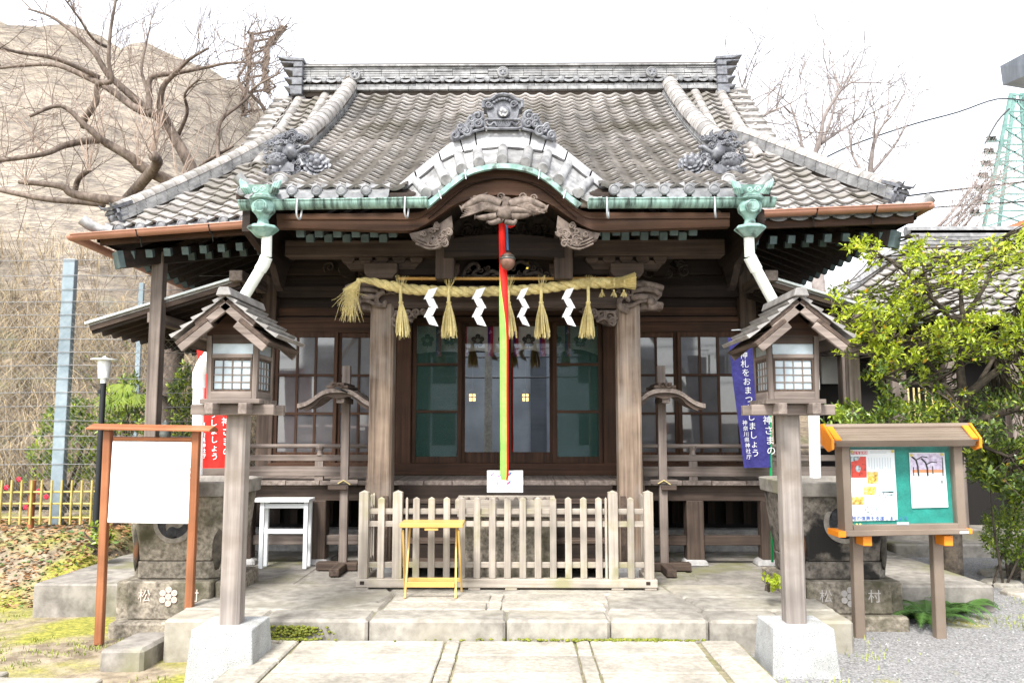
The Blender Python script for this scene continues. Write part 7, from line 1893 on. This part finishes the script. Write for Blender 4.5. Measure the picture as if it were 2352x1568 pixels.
# ================================================================ buildings on the right
an = thing('shrine_annex', V(at(2150,960,12.6).x,13.4,0), 'dark timber annex with a grey tiled roof behind the evergreen tree', 'building')
e0, r0_ = at(1850,735,12.2), at(2100,566,14.8); xr_ = 12.0; mb = MB()
EZ, EYa, RZa, RYa = e0.z, 12.2, r0_.z, 14.8; slope = math.atan2(RZa-EZ, RYa-EYa)
xl0, xl1 = e0.x, at(2100,566,14.8).x
mb.add([(xl0,EYa,EZ),(xr_,EYa,EZ),(xr_,RYa,RZa),(xl1,RYa,RZa)], [(0,1,2,3)]); mb.add([(xr_,RYa,RZa),(xr_,17.4,EZ),(xl0,17.4,EZ),(xl1,RYa,RZa)],[(0,1,2,3)]); mb.add([(xl0,EYa,EZ),(xl1,RYa,RZa),(xl0,17.4,EZ)],[(0,1,2)]); ar = mb.build('roof', M['dark_y'], an)
rx = Matrix.Rotation(slope, 3, 'X'); nr = int(math.hypot(RYa-EYa, RZa-EZ)/.23); tm_ = MB()
for j in range(nr):
    t = (j+.5)/nr; y, z = lerp(EYa,RYa,t), lerp(EZ,RZa,t); x = lerp(xl0,xl1,t)+.1
    while x < xr_:
        if j < 10: inst(tile_me, 'roof_tile', ar, V(x,y,z+random.uniform(0,.004)), M=rx.to_4x4() @ Matrix.Scale(1.12, 4)); x += TW*1.12; continue
        tm_.add([rx @ (Vector(p)*1.12)+V(x,y,z+random.uniform(0,.004)) for p in tv], tf); x += TW*1.12
tm_.build('roof_tiling', M['tile_stuff'], an, smooth=35, stuff=True)
mb = MB(); mb.box(xl1-.1, xr_, RYa-.15, RYa+.15, RZa-.05, RZa+.26); 
for k in range(4): mb.box(xl1-.12, xr_, RYa-.18+.01*k, RYa-.15, RZa+k*.07, RZa+k*.07+.055)
mb.tube([V(xl1-.15,RYa,RZa+.28), V(xr_,RYa,RZa+.28)], .09, 8); mb.build('ridge', M['noshi'], an)
mb = MB(); mb.tube([V(xl1,RYa,RZa+.12), V(xl0+.05,EYa,EZ+.10)], .11, 8); mb.build('hip_ridge', M['noshi'], an, smooth=40)
mb = MB(); mb.box(xl0+.4, xr_, 12.9, 12.95, -.1, EZ+.1); mb.build('wall', M['black_dark'], an)  # black backing, darkness of the annex openings painted into its colour
for px_ in (1948, 2060, 2185, 2330): x = at(px_,900,12.5).x; mb = MB(); mb.box(x-.11,x+.11,12.4,12.6,-.1,EZ+.05); mb.build('post', M['grey_z'], an, bevel=.01)
a = at(1910,830,12.7); mb = MB(); mb.box(a.x-.12,a.x+.22,12.8,12.88,at(1910,880,12.7).z,at(1910,770,12.7).z); mb.build('wall_panel', mat('pale plaster', (.45,.44,.41), (.55,.54,.50), scale=3, bump=0), an)
zb_ = at(2100,800,12.4).z; mb = MB(); mb.box(xl0+.3,xr_,12.42,12.58,zb_-.1,zb_+.1); mb.build('beam', M['dark_x'], an)
mb = MB(); mb.box(xl0-.2,xr_,12.0,17,-.2,.16); mb.build('base', M['concrete'], an)
for px_ in (2085,2098,2110,2125,2140): mb = MB(); mb.tube([at(px_,890,12.3), at(px_+6,985,12.3)], .014, 6); mb.build('hanging_rope', M['straw'], an)
cb = thing('cream_house', V(at(2320,600,19).x,19,0), 'cream rendered house with a brown roof edge at the right side', 'building')
p, q = at(2242,548,18.5), at(2420,478,18.5); mb = MB(); mb.box(at(2300,600,18.6).x, 22, 18.7, 26, 0, at(2300,520,18.6).z); mb.build('wall', mat('cream render', (.55,.47,.33), (.62,.54,.40), scale=4, bump=.1), cb)
mb = MB(); mb.add([p,q,q+V(0,7,0),p+V(0,7,0)]+[v-V(0,0,.14) for v in (p,q,q+V(0,7,0),p+V(0,7,0))], [(0,1,2,3),(7,6,5,4),(0,4,5,1),(1,5,6,2),(2,6,7,3),(3,7,4,0)]); mb.build('roof', M['varnish_x'], cb)
ap = thing('apartment_block', V(19,24,0), 'grey roof slab of a taller building jutting in at the top right corner', 'building')
a, b_, c, d_ = at(2297,152,27), at(2410,92,20), at(2303,196,27), at(2410,150,20); mb = MB()
mb.prism([a, b_, d_, c], (9,3,0)); mb.build('roof_slab', mat('pale slab', (.17,.19,.22), (.22,.24,.27), scale=3, bump=0), ap)
mb = MB(); mb.box(b_.x+6.5, b_.x+16, 23.2, 32, 0, b_.z-.8); mb.build('wall', mat('pale block wall', (.52,.53,.55), (.60,.61,.63), scale=3, bump=0), ap)
# lattice pylon
M['pylon'] = mat('pale green steel', (.10,.20,.18), (.17,.28,.25), scale=3, rough=.5, bump=0)
Yp = 42; py_ = thing('pylon', V(at(2325,600,Yp).x,Yp,.5), 'pale green lattice steel pylon rising behind the trees on the right', 'pylon'); 
def tp(x, y, d=0): return at(x, y, Yp+d)
for (a, b_, d) in (((2252,560),(2322,215),0),((2385,560),(2352,215),0),((2290,560),(2330,215),3),((2365,560),(2345,215),3)):
    p, q = tp(*a,d), tp(*b_,d); mb = MB(); mb.beam(p+(p-q)*1.2, q, .16, .16, up=(0,1,0)); mb.build('leg', M['pylon'], py_)
for k in range(9):
    y0, y1 = 560-k*38, 560-(k+1)*38; xl_ = lambda y: lerp(2252,2322,(560-y)/345); xr2 = lambda y: lerp(2385,2352,(560-y)/345)
    for a, b_ in (((xl_(y0),y0),(xr2(y1),y1)),((xr2(y0),y0),(xl_(y1),y1)),((xl_(y1),y1),(xr2(y1),y1))): mb = MB(); mb.beam(tp(*a), tp(*b_), .08, .08, up=(0,1,0)); mb.build('brace', M['pylon'], py_)
for k in range(7):
    y = 325+k*28; x = lerp(2300,2262,k/6); mb = MB(); mb.beam(tp(x-32,y), tp(x+14,y-3), .10, .10, up=(0,1,0)); mb.build('cross_arm', M['pylon'], py_)
    for d in (-28,-17): mb = MB(); mb.lathe(tp(x+d,y), [(.10,.05),(.16,.10),(.08,.16),(.15,.22),(.04,.3)], 8); mb.build('insulator', M['bronze'], py_)
def wire(pl, Y0, Y1, r, lab):
    P = smoothpath([at(x,y,lerp(Y0,Y1,i/(len(pl)-1))) for i,(x,y) in enumerate(pl)],4); mb = MB(); mb.tube(P, r, 5, cap=False); one(mb, 'power_cable', M['iron'], lab, 'power cable', 'cables strung on the right')
wire([(1780,425),(1900,360),(1980,325),(2100,285),(2200,258),(2290,228),(2360,232)], 30, 38, .035, 'long black power cable running from behind the roof up to the pylon')
wire([(2050,455),(2180,438),(2352,418),(2420,410)], 24, 26, .03, 'thin cable crossing low in front of the lattice pylon'); wire([(2262,330),(2290,280),(2318,250)], 41, 41, .05, 'short curved jumper cable on the left side of the pylon'); wire([(2130,478),(2240,470),(2380,462)], 25, 25, .025, 'lowest thin cable above the cream house roof')
# stepping stones, kerb and path on the right
for (x, y, w, h, lab) in ((2278,1312,30,9,'small pale stepping stone nearest the stone terrace'),(2300,1335,44,11,'wide pale stepping stone in the middle of the row'),(2345,1357,42,10,'pale stepping stone at the right edge of the picture'),(2330,1300,40,8,'far pale stepping stone beyond the others')):
    p = atz(x, y, -.06); p2 = atz(x+w, y, -.06); mb = MB(); rw = (p2.x-p.x); mb.lathe((p.x,p.y,-.16), [(rw,0),(rw*1.0,.09),(rw*.93,.11)], 9); one(mb, 'stepping_stone', M['slab'], lab, 'stepping stone', 'stepping stones on the right', bevel=.01)
p = atz(2352,1262,-.0); mb = MB(); mb.box(5.2, 16, p.y, p.y+.25, -.2, .07); o = mb.build('back_kerb', M['concrete'], None, bevel=.02); o['kind'] = 'structure'
mb = MB(); mb.box(5.0, 16, p.y+.26, p.y+1.6, -.2, .06); o = mb.build('back_path', M['concrete'], None); o['kind'] = 'structure'
p = atz(2330,1330,-.1); mb = MB(); mb.blob((p.x+.35,p.y+.1,-.05), .35,.25,.22, 10,7,.4); one(mb, 'garden_rock', M['oldstone'], 'mossy brown garden rock at the right edge below the bush', 'rock', smooth=50)
# the street behind the viewer, seen reflected in the doors
sb = thing('street_building', V(0,-16,0), 'blue grey building across the street, reflected in the glass doors', 'building')
mb = MB(); mb.box(-9,7,-22,-16,-.2,5.6); mb.build('wall', mat('blue grey render', (.42,.47,.55), (.48,.53,.61), scale=2, bump=0), sb)
for x in (-6.5,-3.2,3.2,5.4):
    for z in (.9,3.6): mb = MB(); mb.box(x-.5,x+.5,-16.0,-15.95,z,z+1.4); mb.build('window', M['iron'], sb)
mb = MB(); mb.box(.6,1.3,-16.0,-15.9,0,5.6); mb.build('pilaster', mat('darker render', (.16,.18,.22), bump=0), sb)
up_ = thing('utility_pole', V(-1.1,-12,-.1), 'concrete utility pole across the street, reflected in the glass doors', 'utility pole'); mb = MB(); mb.tube([(-1.1,-12,-.1),(-1.1,-12,9)], [.17,.13], 10); mb.build('pole', M['footing'], up_, smooth=40)
for z in (4.6,5.6): mb = MB(); mb.box(-1.9,-.3,-12.12,-12.02,z,z+.1); mb.build('cross_arm', M['iron'], up_)
for i, z in enumerate((3.6,4.4,4.75,5.7)): mb = MB(); mb.tube([(-14,-12.2,z+.5),(-7,-12.1,z+.1),(-1.1,-12.07,z),(6,-12.1,z+.05),(14,-12.2,z+.4)], .03, 5, cap=False); mb.build('cable', M['iron'], up_)
